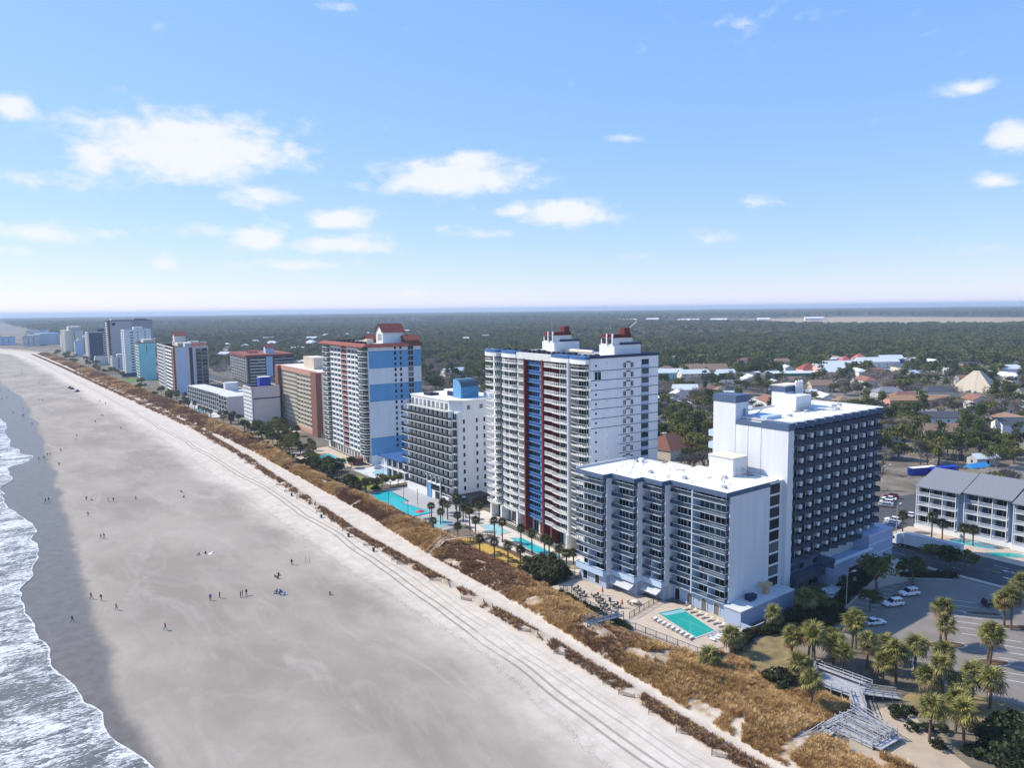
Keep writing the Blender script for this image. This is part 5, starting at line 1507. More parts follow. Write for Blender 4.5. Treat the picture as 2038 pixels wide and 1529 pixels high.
for (x, y) in ((113.2, 127), (112.0, 123.5), (113.9, 120.8), (112.4, 117.6), (110.9, 114.6), (113.6, 114.0)):
    tag(inst(TM, 'patio_table', None, (x, y, LAND + .022)), 'dark round patio table on the tan terrace', 'table', 'tables on the tan terrace')
    for k in range(4):
        a = k * math.pi / 2 + .4
        tag(inst(CM, 'patio_chair', None, (x + .95 * math.cos(a), y + .95 * math.sin(a), LAND + .022), a - math.pi / 2), 'dark patio chair pulled up to a round table on the tan terrace', 'chair', 'chairs on the tan terrace')
WCH = chair_mesh(M['white2'])
for k, (fx, y0, y1, bx) in enumerate(segs):
    for z in zs:
        for q in range(random.choice((0, 1, 2, 2, 3))):
            x, y = 126.8 + fx + random.uniform(.5, 1.6), 94.2 + random.uniform(y0 + 1.2, y1 - 1.2)
            dk = random.random() < .45
            tag(inst(CM if dk else WCH, 'balcony_chair', None, (x, y, LAND + z + .165), random.uniform(0, 6.28)), ('dark' if dk else 'white') + ' chair on a balcony of the stepped hotel', 'chair', ('dark' if dk else 'white') + ' balcony chairs')
def umbrella(name, x, y, h, mt, label, closed=False, tilt=.0):
    r = empty(name, (x, y, LAND)); tag(r, label, 'umbrella')
    b = MB(); b.tube((0, 0, 0), (0, 0, h), .05, .05, 6); b.tube((0, 0, 0), (0, 0, .12), .35, .3, 10); b.build('pole', M['steel'], r)
    b = MB()
    n = 8; R_ = .28 if closed else 1.6
    for i in range(n):
        a0, a1 = 2 * math.pi * i / n, 2 * math.pi * (i + 1) / n
        zb = h - (1.5 if closed else .65)
        b.face([(0, 0, h), (R_ * math.cos(a0), R_ * math.sin(a0), zb), (R_ * math.cos(a1), R_ * math.sin(a1), zb)])
    b.build('canopy', mt, r)
umbrella('umbrella', 116.2, 121.0, 2.4, M['umbred'], 'folded red umbrella beside the arched windows of the stepped hotel', True)
umbrella('umbrella', 114.6, 113.0, 2.4, M['umbred'], 'folded red umbrella under the ribbed awning', True)
umbrella('umbrella', 114.2, 204.2, 3.0, M['umbred'], 'open red umbrella beside the wading pool')
umbrella('umbrella', 124.6, 143.0, 2.6, M['orange'], 'open tan umbrella near the round pier of the red and blue tower')
umbrella('umbrella', 119.5, 134.6, 2.8, mat('thatch', (.32, .25, .16), .95, .2, 2), 'thatched umbrella near the corner of the stepped hotel')
r = empty('picnic_table', (118.2, 112.8, LAND + .022)); tag(r, 'round picnic table with a pale top under the second awning', 'table')
b = MB(); b.tube((0, 0, .7), (0, 0, .76), .9, .9, 14); b.build('top', M['cream'], r); b = MB(); b.tube((0, 0, 0), (0, 0, .7), .1, .1, 6); b.build('leg', M['dark'], r)
b = MB()
for i in range(12):
    a0, a1 = 2 * math.pi * i / 12, 2 * math.pi * (i + .8) / 12
    b.bar((1.4 * math.cos(a0), 1.4 * math.sin(a0), .45), (1.4 * math.cos(a1), 1.4 * math.sin(a1), .45), .3, .06)
b.build('bench_ring', M['wood_dark'], r)
b = MB(); b.tube((0, 0, 0), (0, 0, .9), .32, .36, 10); binm = b.mesh('litter_bin', M['wood_dark'])
for (x, y, l) in ((110.6, 110.9, 'dark litter bin by the terrace gate'), (114.9, 117.2, 'dark litter bin beside the patio tables')):
    tag(inst(binm, 'litter_bin', None, (x, y, LAND + .02)), l, 'bin')
# ---- fences
def fence(name, label, pts, h, step, mt, z=None, cat='fence', rails=(1.0, .15), pick=0.0):
    r = empty(name, (pts[0][0], pts[0][1], z if z is not None else LAND)); tag(r, label, cat)
    ox, oy = pts[0]
    pm = cached(('post', h, mt.name), lambda: (lambda q: (q.box(-.05, -.05, 0, .05, .05, h), q.mesh('post', mt))[1])(MB()))
    for (p, q) in zip(pts[:-1], pts[1:]):
        L = math.hypot(q[0] - p[0], q[1] - p[1]); n = max(1, round(L / step))
        for i in range(n + (1 if q == pts[-1] else 0)):
            inst(pm, 'post', r, (p[0] + (q[0] - p[0]) * i / n - ox, p[1] + (q[1] - p[1]) * i / n - oy, 0))
        for t in rails:
            b = MB(); b.bar((p[0] - ox, p[1] - oy, h * t), (q[0] - ox, q[1] - oy, h * t), .06, .07); b.build('rail', mt, r)
        if pick:
            b = MB(); k = int(L / pick)
            for i in range(k):
                c = (p[0] + (q[0] - p[0]) * i / k - ox, p[1] + (q[1] - p[1]) * i / k - oy); b.box(c[0] - .015, c[1] - .015, .1, c[0] + .015, c[1] + .015, h * .97)
            o = b.build('pickets', mt, r); o['kind'] = 'stuff'
    return r
fence('pool_fence', 'dark picket fence along the seaward edge of the green-blue pool terrace', [(108.5, 103), (109.9, 90), (110.3, 86.2), (115.4, 84.4), (122, 86)], 1.5, 2.4, M['rail_dark'], pick=.35)
fence('pool_fence', 'dark picket fence crossing the tan terrace above the pool', [(111.6, 107.8), (117.5, 109.0), (125.6, 110.6)], 1.5, 2.2, M['rail_dark'], pick=.35)
fence('terrace_fence', 'dark fence between the tan terrace and the dune grass', [(108.2, 109.5), (109.6, 118), (110.8, 126), (111.4, 131)], 1.2, 2.0, M['rail_dark'], pick=.4)
fence('pool_fence', 'thin dark fence on the seaward edge of the stepped turquoise pool', [(111.1, 188), (111.1, 205), (111.1, 224), (112.2, 246)], 1.4, 2.4, M['rail_dark'], pick=.4)
fence('turf_fence', 'low dark fence between the dune grass and the yellow turf', [(110.6, 186), (111.2, 170), (110.4, 158), (110.8, 146)], 1.0, 2.4, M['wood_dark'], pick=.4)
fence('motel_seawall', 'dark low fence in front of the grey motel pool deck', [(117, 488), (116.6, 540), (117.5, 586)], 1.2, 6, M['dark'], rails=(1.0, .6, .2))
fence('white_fence', 'white fence beside the lawn and spa pool', [(126.6, 252), (127.4, 270), (127.4, 286)], 1.5, 3, M['white2'], rails=(1.0, .7, .4, .15))

# ---- lamp posts
def lamp(x, y, h, label, arms=1, mt=None, z=LAND, rz=0.0, grp=None):
    r = empty('street_lamp', (x, y, z), rz); tag(r, label, 'street lamp', grp)
    b = MB(); b.tube((0, 0, 0), (0, 0, h), .12, .07, 8); b.build('post', mt or M['steel'], r)
    for k in range(arms):
        s = 1 if k == 0 else -1
        b = MB(); b.tube((0, 0, h - .05), (s * 1.6, 0, h + .25), .05, .04, 6); b.build('arm', mt or M['steel'], r)
        b = MB(); b.box(min(s * 1.5, s * 2.5), -.17, h + .17, max(s * 1.5, s * 2.5), .17, h + .32); b.build('lamp_head', M['white2'], r)
lamp(154.0, 81.9, 8.0, 'grey street lamp at the planted edge of the parking lot', rz=R(-15))
lamp(217, 101, 8.5, 'grey street lamp at the corner of the condominium lot')
lamp(266, 128, 9, 'grey street lamp behind the condominium parking', 2)
pole_m = MB(); pole_m.tube((0, 0, 0), (0, 0, 5.0), .09, .07, 6); pole_m.tube((0, 0, 5.0), (0, 0, 5.5), .16, .1, 6); plm = pole_m.mesh('light_pole', M['dark'])
for (x, y) in ((112.0, 222), (112.4, 209), (113.0, 196), (122.2, 220), (122.6, 231), (123.4, 204), (118.4, 197)):
    tag(inst(plm, 'light_pole', None, (x, y, LAND)), 'slim dark light pole beside the stepped turquoise pool', 'light pole', 'light poles round the stepped pool')
for (x, y) in ((250, 250), (262, 262), (245, 235), (275, 240), (290, 255), (300, 230)):
    lamp(x, y, 7.5, 'pale globe street lamp among the dark oaks inland of the red and blue tower', grp='lamps among the oaks')
# ---- wooden utility poles along the road
upm = MB(); upm.tube((0, 0, 0), (0, 0, 11), .16, .12, 7); upm2 = MB(); upm2.box(-1.2, -.06, 0, 1.2, .06, .12)
um, um2 = upm.mesh('pole', M['wood_dark']), upm2.mesh('crossarm', M['wood_dark'])
UP = [(216.0, 140), (216, 180), (300, 118), (338, 130), (338, 170), (338, 215), (490, 180), (490, 230), (652, 260), (652, 330), (490, 300)]
for (x, y) in UP:
    r = empty('utility_pole', (x, y, LAND)); tag(r, 'wooden utility pole with a cross arm beside an inland street', 'utility pole', 'utility poles inland')
    inst(um, 'pole', r); inst(um2, 'crossarm', r, (0, 0, 10.2))
def wire(p, q, label):
    b = MB(); n = 10; z = LAND + 10.3
    pts = [(p[0] + (q[0] - p[0]) * i / n, p[1] + (q[1] - p[1]) * i / n, z - 1.2 * math.sin(math.pi * i / n)) for i in range(n + 1)]
    for a, c in zip(pts[:-1], pts[1:]):
        b.tube(a, c, .03, .03, 3, cap=False)
    tag(b.build('overhead_wire', M['dark']), label, 'wire', 'overhead wires')
for p, q in (((338, 130), (338, 170)), ((338, 170), (338, 215)), ((216, 140), (216, 180)), ((490, 180), (490, 230)), ((652, 260), (652, 330)), ((300, 118), (338, 130))):
    wire(p, q, 'thin dark overhead wire sagging between utility poles')
# ---- containers, tarp, tent by the inland lot
def container(x, y, rz, L, mt, label):
    r = empty('shipping_container', (x, y, LAND), rz); tag(r, label, 'container')
    b = MB(); b.box(0, 0, .15, L, 2.6, 2.9); b.build('body', mt, r)
    b = MB()
    for i in range(int(L / .6)):
        b.box(.15 + i * .6, -.06, .3, .4 + i * .6, 0, 2.8)
    b.build('ribs', mt, r)
    b = MB(); b.box(-.05, -.08, 2.9, L + .05, 2.68, 3.0); b.build('roof', M['roofwhite'] if mt is M['bluebox2'] else mt, r)
M['bluebox2'] = mat('dark_blue_box', (.008, .03, .30), .5, .08, .6)
container(296, 132.5, R(-22), 12, M['bluebox2'], 'dark blue box trailer with a white roof behind the grey-roofed condominium')
container(303, 127.5, R(-22), 12, M['bluebox'], 'bright blue box trailer next to the white-roofed one')
b = MB(); b.face([(-5, -2, 3.2), (5, -2, 3.2), (5, 0, 4.6), (-5, 0, 4.6)]); b.face([(5, 2, 3.2), (-5, 2, 3.2), (-5, 0, 4.6), (5, 0, 4.6)]); b.face([(-5, -2, 3.2), (-5, 0, 4.6), (-5, 2, 3.2)]); b.face([(5, -2, 3.2), (5, 2, 3.2), (5, 0, 4.6)])
r = empty('tarp_shelter', (318, 118, LAND), R(-15)); tag(r, 'bright blue tarp shelter behind the grey roof ridge', 'shelter'); b.build('canopy', M['tarp'], r)
for x in (-4.8, 4.8):
    for y in (-1.9, 1.9):
        q = MB(); q.tube((x, y, 0), (x, y, 3.2), .06, .06, 6); q.build('pole', M['steel'], r)

# ================================================================== boardwalks
def run(parent, p, q, wd, z0, z1, deckm, railm, left=True, right=True, legs=True, rails=(1.05, .55), step=1.8, h=1.05, side=True):
    """straight stretch of boardwalk from p to q; deck boards strip > posts, rails are parts of the parent"""
    P0, P1 = Vector((p[0], p[1], z0)), Vector((q[0], q[1], z1))
    d = Vector((q[0] - p[0], q[1] - p[1], 0)); L = d.length; d.normalize(); nrm = Vector((-d.y, d.x, 0))
    b = MB(); b.bar(P0, P1, wd, .12); b.build('deck', deckm, parent)
    k = max(1, round(L / step))
    for s, on in ((1, left), (-1, right)):
        off = nrm * (wd / 2 - .05) * s
        if on:
            for t in rails:
                b = MB(); b.bar(P0 + off + Vector((0, 0, h * t / 1.05)), P1 + off + Vector((0, 0, h * t / 1.05)), .14 if t > 1 else .06, .06 if t > 1 else .14); b.build('rail', railm, parent)
        for i in range(k + 1):
            c = P0.lerp(P1, i / k) + off
            b = cached(('bwpost', on, railm.name), lambda: (lambda m_: (m_.box(-.06, -.06, -2.4, .06, .06, h if on else -.1), m_.mesh('post', railm))[1])(MB()))
            if on or legs:
                inst(b, 'post', parent, c)
BW = empty('beach_boardwalk', (0, 0, 0)); tag(BW, 'grey weathered boardwalk with a viewing deck and switchback ramps through the dune grass', 'boardwalk')
wd_, rd_ = M['wood'], M['wood']
zt = LAND + 1.3
b = MB(); b.prism([(121.9, 70.2), (122.6, 60.0), (116.6, 60.4), (115.6, 67.4)], zt - .15, zt); b.build('deck', wd_, BW)
for p, q in (((121.9, 70.2), (122.6, 60.0)), ((115.6, 67.4), (116.6, 60.4)), ((115.6, 67.4), (121.9, 70.2))):
    L = math.hypot(q[0] - p[0], q[1] - p[1]); k = round(L / 1.6)
    for i in range(k + 1):
        c = (p[0] + (q[0] - p[0]) * i / k, p[1] + (q[1] - p[1]) * i / k, zt)
        b = cached(('bwpost', True, rd_.name), lambda: (lambda m_: (m_.box(-.06, -.06, -2.4, .06, .06, 1.05), m_.mesh('post', rd_))[1])(MB()))
        inst(b, 'post', BW, c)
    for t in (1.08, .6):
        b = MB(); b.bar((*p, zt + t), (*q, zt + t), .16, .07); b.build('rail', rd_, BW)
for k in range(3):   # the long inland bench seat
    b = MB(); b.bar((121.2 - .42 * k, 69.2, zt + .62 + (.3 if k == 0 else 0)), (121.9 - .42 * k, 60.6, zt + .62 + (.3 if k == 0 else 0)), .38, .06); b.build('bench_plank', wd_, BW)
b = MB(); b.bar((117.6, 68.0, zt + .5), (121.0, 69.5, zt + .5), .7, .08); b.build('bench_plank', wd_, BW)
run(BW, (119.5, 60.2), (124.6, 56.4), 2.0, zt, LAND + .3, wd_, rd_)
run(BW, (118.2, 61.0), (113.6, 57.4), 2.0, zt, zt - .1, wd_, rd_)
run(BW, (113.2, 58.3), (111.3, 50.8), 1.5, zt - .1, zt - .4, wd_, rd_)
run(BW, (110.9, 50.9), (110.9, 58.4), 1.4, zt - .4, zt - .7, wd_, rd_)
run(BW, (109.2, 58.9), (108.6, 51.3), 1.4, zt - .7, zt - .95, wd_, rd_)
run(BW, (107.0, 51.6), (107.3, 58.9), 1.5, zt - .95, zt - 1.2, wd_, rd_)
run(BW, (111.9, 50.6), (106.4, 51.0), 1.4, zt - .6, zt - .6, wd_, rd_, left=False)
run(BW, (105.6, 58.2), (95.6, 58.9), 1.9, zt - .9, 1.75, wd_, rd_)
run(BW, (112.2, 58.6), (105.4, 59.4), 1.4, zt - .7, zt - .9, wd_, rd_, right=False)
B2 = empty('terrace_boardwalk', (0, 0, 0)); tag(B2, 'dark slate boardwalk and steps from the tan terrace down to the dune path', 'boardwalk')
sd_ = M['wood_slate']
run(B2, (109.6, 108.4), (100.6, 109.4), 2.0, LAND + 1.4, LAND + 1.6, sd_, sd_)
for k in range(9):
    z = LAND + 1.5 - k * .24
    b = MB(); b.box(99.6, 107.9 - k * .5, z - .08, 101.4, 108.4 - k * .5, z); b.build('step', sd_, B2)
for x in (99.6, 101.4):
    b = MB(); b.bar((x, 108.4, LAND + 2.6), (x, 103.6, LAND + .4), .1, .08); b.build('rail', sd_, B2)
    b = MB(); b.bar((x, 108.4, LAND + 1.6), (x, 103.6, LAND - .5), .1, .25); b.build('stringer', sd_, B2)
    for k in range(4):
        b = CACHE[('bwpost', True, sd_.name)]; inst(b, 'post', B2, (x, 108.2 - k * 1.5, LAND + 1.55 - k * .7))
B3 = empty('tan_footbridge', (0, 0, 0)); tag(B3, 'pale tan wooden footbridge arching over the dune by the yellow turf', 'boardwalk')
wp = M['wood_pale']
run(B3, (122.3, 174.3), (114, 173.4), 1.9, LAND + .3, LAND + 1.9, wp, wp)
run(B3, (114, 173.4), (104.9, 174.6), 1.9, LAND + 1.9, LAND + 2.3, wp, wp)
run(B3, (104.9, 174.6), (98.9, 172.9), 1.9, LAND + 2.2, 1.9, wp, wp)
B4 = empty('dune_ramp', (0, 0, 0)); tag(B4, 'dark wooden ramp over the dune in front of the pale wading pool', 'boardwalk')
run(B4, (111.4, 194.6), (104.4, 194.0), 1.8, LAND + .9, LAND + .9, M['wood_dark'], M['wood_dark'])
for (x, y, l) in ((126, 384, 'far'),):
    B5 = empty('dune_ramp', (0, 0, 0)); tag(B5, 'long dark boardwalk over the grass in front of the low grey motel', 'boardwalk'); run(B5, (118, 600), (103, 610), 2.0, LAND + 1.0, 2.2, M['wood_dark'], M['wood_dark'], step=3)
# ================================================================== houses inland
LANDMARKS = [('the tan pyramid', 632, 238), ('the dark green hall', 610, 390), ('the pink-roofed stair towers', 755, 402), ('the long white house', 427, 176), ('the second white house', 437, 140),
             ('the orange-tan roofed row', 498, 222), ('the aqua cottage', 440, 330), ('the turquoise house row', 515, 450), ('the blue box trailers', 300, 130), ('the red-brown restaurant', 255, 222), ('the grey bungalow inland', 540, 262),
             ('the low white warehouse', 680, 470), ('the red-eaved set-back hotel', 225, 720), ('the light blue inn', 250, 560), ('the long cream apartment block', 300, 1000), ('the far grey apartment block', 420, 1150), ('the broad white store', 500, 980), ('the broad cream store', 620, 900),
             ('the edge of the pine belt', 950, 620), ('the back of the salmon hotel', 230, 430), ('the grove behind the banded tower', 330, 420), ('the far inland streets', 800, 800), ('the open ground before the pyramid', 560, 190), ('the turquoise row streets', 470, 560), ('the warehouse streets', 800, 560)]
def near_mark(x, y):
    return min(LANDMARKS, key=lambda q: (q[1] - x) ** 2 + (q[2] - y) ** 2)[0]

def house(x, y, w, d, h, rz, wallm, roofm, label, group=None, rh=None, hip=False, cat='house', nwin=3, storeys=1, name='house'):
    """x,y centre; w along local x (ridge), d across"""
    r = empty(name, (x, y, LAND), rz); tag(r, label, cat, group)
    rh = rh if rh is not None else d * .28
    b = MB(); b.box(-w / 2, -d / 2, 0, w / 2, d / 2, h); wl_ = b.build('wall', wallm, r)
    b = MB(); e = .5; zz = h - .12
    if hip:
        k = min(d / 2, w / 2) * .9
        A1, B1 = (-w / 2 + k, 0, h + rh), (w / 2 - k, 0, h + rh)
        c = [(-w / 2 - e, -d / 2 - e, zz), (w / 2 + e, -d / 2 - e, zz), (w / 2 + e, d / 2 + e, zz), (-w / 2 - e, d / 2 + e, zz)]
        b.face([c[0], c[1], B1, A1]); b.face([c[1], c[2], B1]); b.face([c[2], c[3], A1, B1]); b.face([c[3], c[0], A1]); b.face(c[::-1])
    else:
        for s in (-1, 1):
            q = [(-w / 2 - e, s * (d / 2 + e), zz), (w / 2 + e, s * (d / 2 + e), zz), (w / 2 + e, 0, h + rh), (-w / 2 - e, 0, h + rh)]
            b.face(q if s < 0 else q[::-1]); b.face([(a, c_, f - .2) for a, c_, f in (q[::-1] if s < 0 else q)])
            b.face([q[0], q[1], (q[1][0], q[1][1], q[1][2] - .2), (q[0][0], q[0][1], q[0][2] - .2)])
    b.build('roof', roofm, r)
    if not hip:
        b = MB(); b.face([(-w / 2, -d / 2, h), (-w / 2, 0, h + rh - .1), (-w / 2, d / 2, h)]); b.face([(w / 2, -d / 2, h), (w / 2, d / 2, h), (w / 2, 0, h + rh - .1)]); b.build('gable', wallm, r)
    pm, fm = pane_mesh(1.0, 1.3, M['glass']), frame_mesh(1.0, 1.3, 2, M['white2'])
    for st in range(storeys):
        for i in range(nwin):
            for (lx, ly, rr) in ((-w / 2 + w * (i + .5) / nwin - .5, -d / 2 - .02, 0), (w / 2 - w * (i + .5) / nwin + .5, d / 2 + .02, math.pi)):
                inst(pm, 'window', r, (lx, ly, .9 + st * 2.8), rr)
        for (lx, ly, rr) in ((-w / 2 - .02, .5, -math.pi / 2), (w / 2 + .02, -.5, math.pi / 2)):
            inst(pm, 'window', r, (lx, ly, .9 + st * 2.8), rr)
    return r
OCCH = []
def occ_r(x, y, rad):
    OCCH.append((x, y, rad))
spec = [
 (255, 222, 22, 18, 4.5, 5, 'beige', 'shingle_rust', 'restaurant with a steep red-brown roof beyond the red and blue tower', 0, True),
 (427, 176, 30, 10, 6.2, -40, 'white2', 'shingle_dark', 'long white two-storey house with a black shingle roof behind the bare trees', 3, False),
 (437, 140, 30, 10, 6.0, -40, 'white2', 'shingle_dark', 'second long white house with a black roof at the end of the inland row', 3, False),
 (383, 160, 18, 12, 5.5, -40, 'beige', 'shingle_brown', 'tan house with a brown cross-gabled roof below the white houses', 2, False),
 (498, 222, 40, 10, 5.5, -38, 'salmon', 'orangeroof', 'long low building with a bright orange-tan roof', 5, False),
 (440, 330, 20, 9, 4.0, -30, 'aqua', 'metalroof', 'aqua cottage with a white metal roof behind the slab hotel', 2, False),
 (452, 345, 18, 10, 4.0, 40, 'beige', 'shingle_brown', 'tan house with a brown roof beside the aqua cottage', 2, False),
 (520, 425, 26, 12, 8.5, -30, 'cream', 'metalroof', 'cream three-storey house row with white metal roofs', 4, False),
 (515, 450, 26, 12, 8.0, -30, 'aqua', 'metalroof', 'turquoise house row with white metal roofs', 4, False),
 (548, 412, 16, 11, 8.0, -30, 'ltblue', 'metalroof', 'blue and white corner house with a white metal roof', 3, False),
 (610, 390, 60, 26, 6.0, -34, 'darkgreen', 'metalroof', 'broad dark green hall with a pale flat roof', 0, False),
 (640, 365, 26, 24, 7.0, -34, 'rose', 'metalroof', 'rose-coloured hall adjoining the dark green hall', 2, False),
 (636, 384, 16, 16, 8.0, -34, 'rose', 'tile', 'rose pavilion with a pointed red roof on the green hall', 0, True),
 (705, 395, 44, 16, 7, -34, 'white2', 'metalroof', 'white motel wing with pink trim', 5, False),
 (735, 402, 12, 12, 9, -34, 'white2', 'pinkroof', 'white stair tower with a pink pointed roof', 0, True),
 (770, 405, 12, 12, 10, -34, 'white2', 'pinkroof', 'second white stair tower with a larger pink pointed roof', 0, True),
 (775, 390, 44, 16, 7.5, -34, 'lgrey', 'metalroof', 'grey motel wing between the pink-roofed stair towers', 5, False),
 (818, 396, 26, 14, 8, -34, 'bluebox', 'metalroof', 'bright blue fronted shop at the end of the pink-roofed motel', 2, False),
 (590, 470, 46, 20, 5, -34, 'beige', 'shingle_brown', 'long brown-roofed hall behind the turquoise row', 3, False),
 (545, 478, 20, 16, 6, -34, 'cream', 'shingle_brown', 'cream house with a brown pyramid roof', 2, True),
 (680, 470, 60, 14, 4, -34, 'white2', 'metalroof', 'low white warehouse at the edge of the pine belt', 3, False),
 (340, 124, 10, 6, 3.2, -30, 'grey', 'metalroof', 'small grey shed behind the blue trailers', 1, False),
 (363, 104, 20, 10, 7, -30, 'white2', 'metalroof', 'white house with stacked porch roofs at the right edge', 3, False),
 (505, 305, 14, 6, 3, -30, 'white2', 'metalroof', 'small white carport beyond the slab hotel roof', 0, False),
 (540, 262, 20, 12, 4, -35, 'grey', 'shingle_grey', 'grey bungalow among bare trees', 3, True),
 (520, 240, 22, 12, 4, -35, 'beige', 'redroof2', 'bungalow with a rust-red hip roof beyond the slab hotel', 3, True),
]
M['orangeroof'] = mat('orange_tan_roof', (.36, .21, .12), .9, .12, 1.0)
M['shingle_rust'] = mat('rust_brown_shingle', (.17, .075, .05), .9, .15, 2.0)
M['pinkroof'] = mat('pink_roof', (.42, .12, .12), .8, .08, 1.0)
M['redroof2'] = mat('rust_roof', (.25, .12, .085), .9, .12, 1.0)
for (x, y, w_, d_, h_, rz, wm_, rm_, lab, nw, hip) in spec:
    house(x, y, w_, d_, h_, R(rz), M[wm_], M[rm_], lab, nwin=nw, hip=hip, storeys=max(1, int(h_ / 2.8)), rh=(5.5 if 'pointed' in lab or 'steep' in lab else (.8 if 'flat' in lab or 'low white' in lab else None)))
    occ_r(x, y, max(w_, d_) * .55 + 2)
    q_ = math.hypot(x, y); occ_r(x - x / q_ * 24, y - y / q_ * 24, 13)        # open yards and drives before these buildings
# the pyramid
py = empty('pyramid_building', (632, 238, LAND), R(8)); tag(py, 'tan pyramid attraction with a flat top and rock garden', 'building')
b = MB(); s, t = 16, 2.2
c0, c1 = [(-s, -s, 0), (s, -s, 0), (s, s, 0), (-s, s, 0)], [(-t, -t, 15), (t, -t, 15), (t, t, 15), (-t, t, 15)]
for i in range(4):
    j = (i + 1) % 4; b.face([c0[i], c0[j], c1[j], c1[i]])
b.face(c1); b.build('wall', M['yellowstucco'], py)
for i in range(4):
    b = MB(); b.face([(-2.5, -s - .1, 0.1), (2.5, -s - .1, .1), (1.2, -t - .15, 15.1), (-1.2, -t - .15, 15.1)]); b.build('stair_strip', M['beige'], py, rz=i * math.pi / 2)
for i in range(26):
    b = MB(); a = random.uniform(0, 6.28); q = random.uniform(17, 26); sz = random.uniform(.8, 2.2)
    bm = bmesh.new(); bmesh.ops.create_icosphere(bm, subdivisions=1, radius=sz)
    for v in bm.verts:
        v.co *= random.uniform(.75, 1.2)
    me_ = bpy.data.meshes.new('rock'); bm.to_mesh(me_); bm.free(); me_.materials.append(M['beige'])
    tag(inst(me_, 'rock', None, (632 + q * math.cos(a), 238 + q * math.sin(a), LAND + sz * .3)), 'tan boulder round the pyramid', 'rock', 'boulders round the pyramid')
occ_r(632, 238, 28); occ_r(596, 225, 22); occ_r(570, 215, 14)
# airfield hangars far off
for (x, y, w_, lab) in ((2491, 2066, 90, 'white hangar with a curved roof at the airfield'), (2619, 2007, 70, 'second white hangar at the airfield'), (2391, 2327, 80, 'long white hangar at the end of the airfield'), (3023, 1802, 80, 'white low terminal at the far side of the airfield'), (2620, 2390, 60, 'white storage hall behind the hangars'), (2770, 1886, 50, 'small pale shed at the airfield edge')):
    r = empty('hangar', (x, y, LAND), R(-52)); tag(r, lab, 'hangar')
    b = MB(); n = 8
    pr = [(-22, 0)] + [(-22 + 44 * i / n, 11 + 5 * math.sin(math.pi * i / n)) for i in range(n + 1)] + [(22, 0)]
    v0, v1 = [(-w_ / 2, p_[0], p_[1]) for p_ in pr], [(w_ / 2, p_[0], p_[1]) for p_ in pr]
    b.face(v0[::-1]); b.face(v1)
    for i in range(len(pr) - 1):
        b.face([v0[i], v1[i], v1[i + 1], v0[i + 1]])
    b.build('wall', M['white2'], r)
    b = MB(); b.box(-w_ * .3, -22.4, 0, w_ * .3, -22.02, 8); b.build('hangar_door', M['lgrey'], r)
    b = MB(); b.box(w_ / 2 + .02, -12, 0, w_ / 2 + .4, 12, 8); b.build('hangar_door', M['lgrey'], r)
# scattered small houses
kinds = [('white2', 'shingle_grey', 'white bungalow with a grey shingle roof among the trees'), ('beige', 'shingle_brown', 'tan bungalow with a brown shingle roof among the trees'),
         ('cream', 'shingle_dark', 'cream bungalow with a dark roof among the trees'), ('bluegrey', 'metalroof', 'blue-grey bungalow with a pale metal roof among the trees'), ('white2', 'metalroof', 'white bungalow with a white metal roof among the trees'), ('lgrey', 'redroof2', 'grey bungalow with a rust-coloured roof among the trees')]
def free(x, y, rad):
    for (x0, y0, x1, y1) in OCC:
        if x0 - rad < x < x1 + rad and y0 - rad < y < y1 + rad:
            return False
    for (a, b_, c_) in OCCH:
        if (a - x) ** 2 + (b_ - y) ** 2 < (c_ + rad) ** 2:
            return False
    return True
made = 0
tries = 0
while made < 155 and tries < 9000:
    tries += 1
    rr = random.uniform(330, 1900) if made < 80 else random.uniform(700, 2200); aa = YAW + R(random.uniform(-33, 37) if made < 85 else random.uniform(-31, -2))
    x, y = rr * math.sin(aa), rr * math.cos(aa)
    if x < 222 or not free(x, y, 9) or (math.sin(x * .006 + 1) + math.sin(y * .005)) < -.55:
        continue
    if 900 < rr < 1500 and aa > YAW + R(2) and random.random() < .9:
        continue
    k = kinds[random.choice((0, 0, 1, 1, 2, 3, 4, 4, 5))]
    w_, d_ = random.uniform(11, 20), random.uniform(8, 12)
    big = made > 85
    if big:
        w_, d_ = w_ * 1.5, d_ * 1.25
        k = kinds[random.choice((0, 3, 4, 4, 2))]
        k = (k[0], k[1], k[2].replace('bungalow', 'two-storey house'))
    house(x, y, w_, d_, random.choice((6.0, 7.5, 8.5)) if big else random.choice((3.2, 3.4, 5.8)), R(random.choice((5, 95, -35, 50))), M[k[0]], M[k[1]], k[2].replace('among the trees', 'near ' + near_mark(x, y)), group=k[2].replace('among the trees', 'near ' + near_mark(x, y)), hip=random.random() < .4, nwin=3 if rr < 800 else 2)
    occ_r(x, y, 9 if not big else 14); made += 1
    occ_r(x - 13 * x / rr, y - 13 * y / rr, 8 if not big else 13)
n2 = 0
for tr in range(5000):
    if n2 >= 110:
        break
    rr = random.uniform(400, 960); aa = YAW + R(random.uniform(0, 36)); x, y = rr * math.sin(aa), rr * math.cos(aa)
    if not free(x, y, 7):
        continue
    k = kinds[random.choice((0, 1, 2, 3, 4, 4, 4, 5))]; w_, d_ = random.uniform(12, 24), random.uniform(8, 13)
    house(x, y, w_, d_, random.choice((3.4, 5.8, 6.2)), R(random.choice((-38, 52))), M[k[0]], M[k[1]], k[2].replace('among the trees', 'near ' + near_mark(x, y)).replace('bungalow', 'street house'), group=k[2].replace('among the trees', 'near ' + near_mark(x, y)) + ' street', hip=random.random() < .35, nwin=3)
    occ_r(x, y, 8); occ_r(x - 13 * x / rr, y - 13 * y / rr, 8); n2 += 1
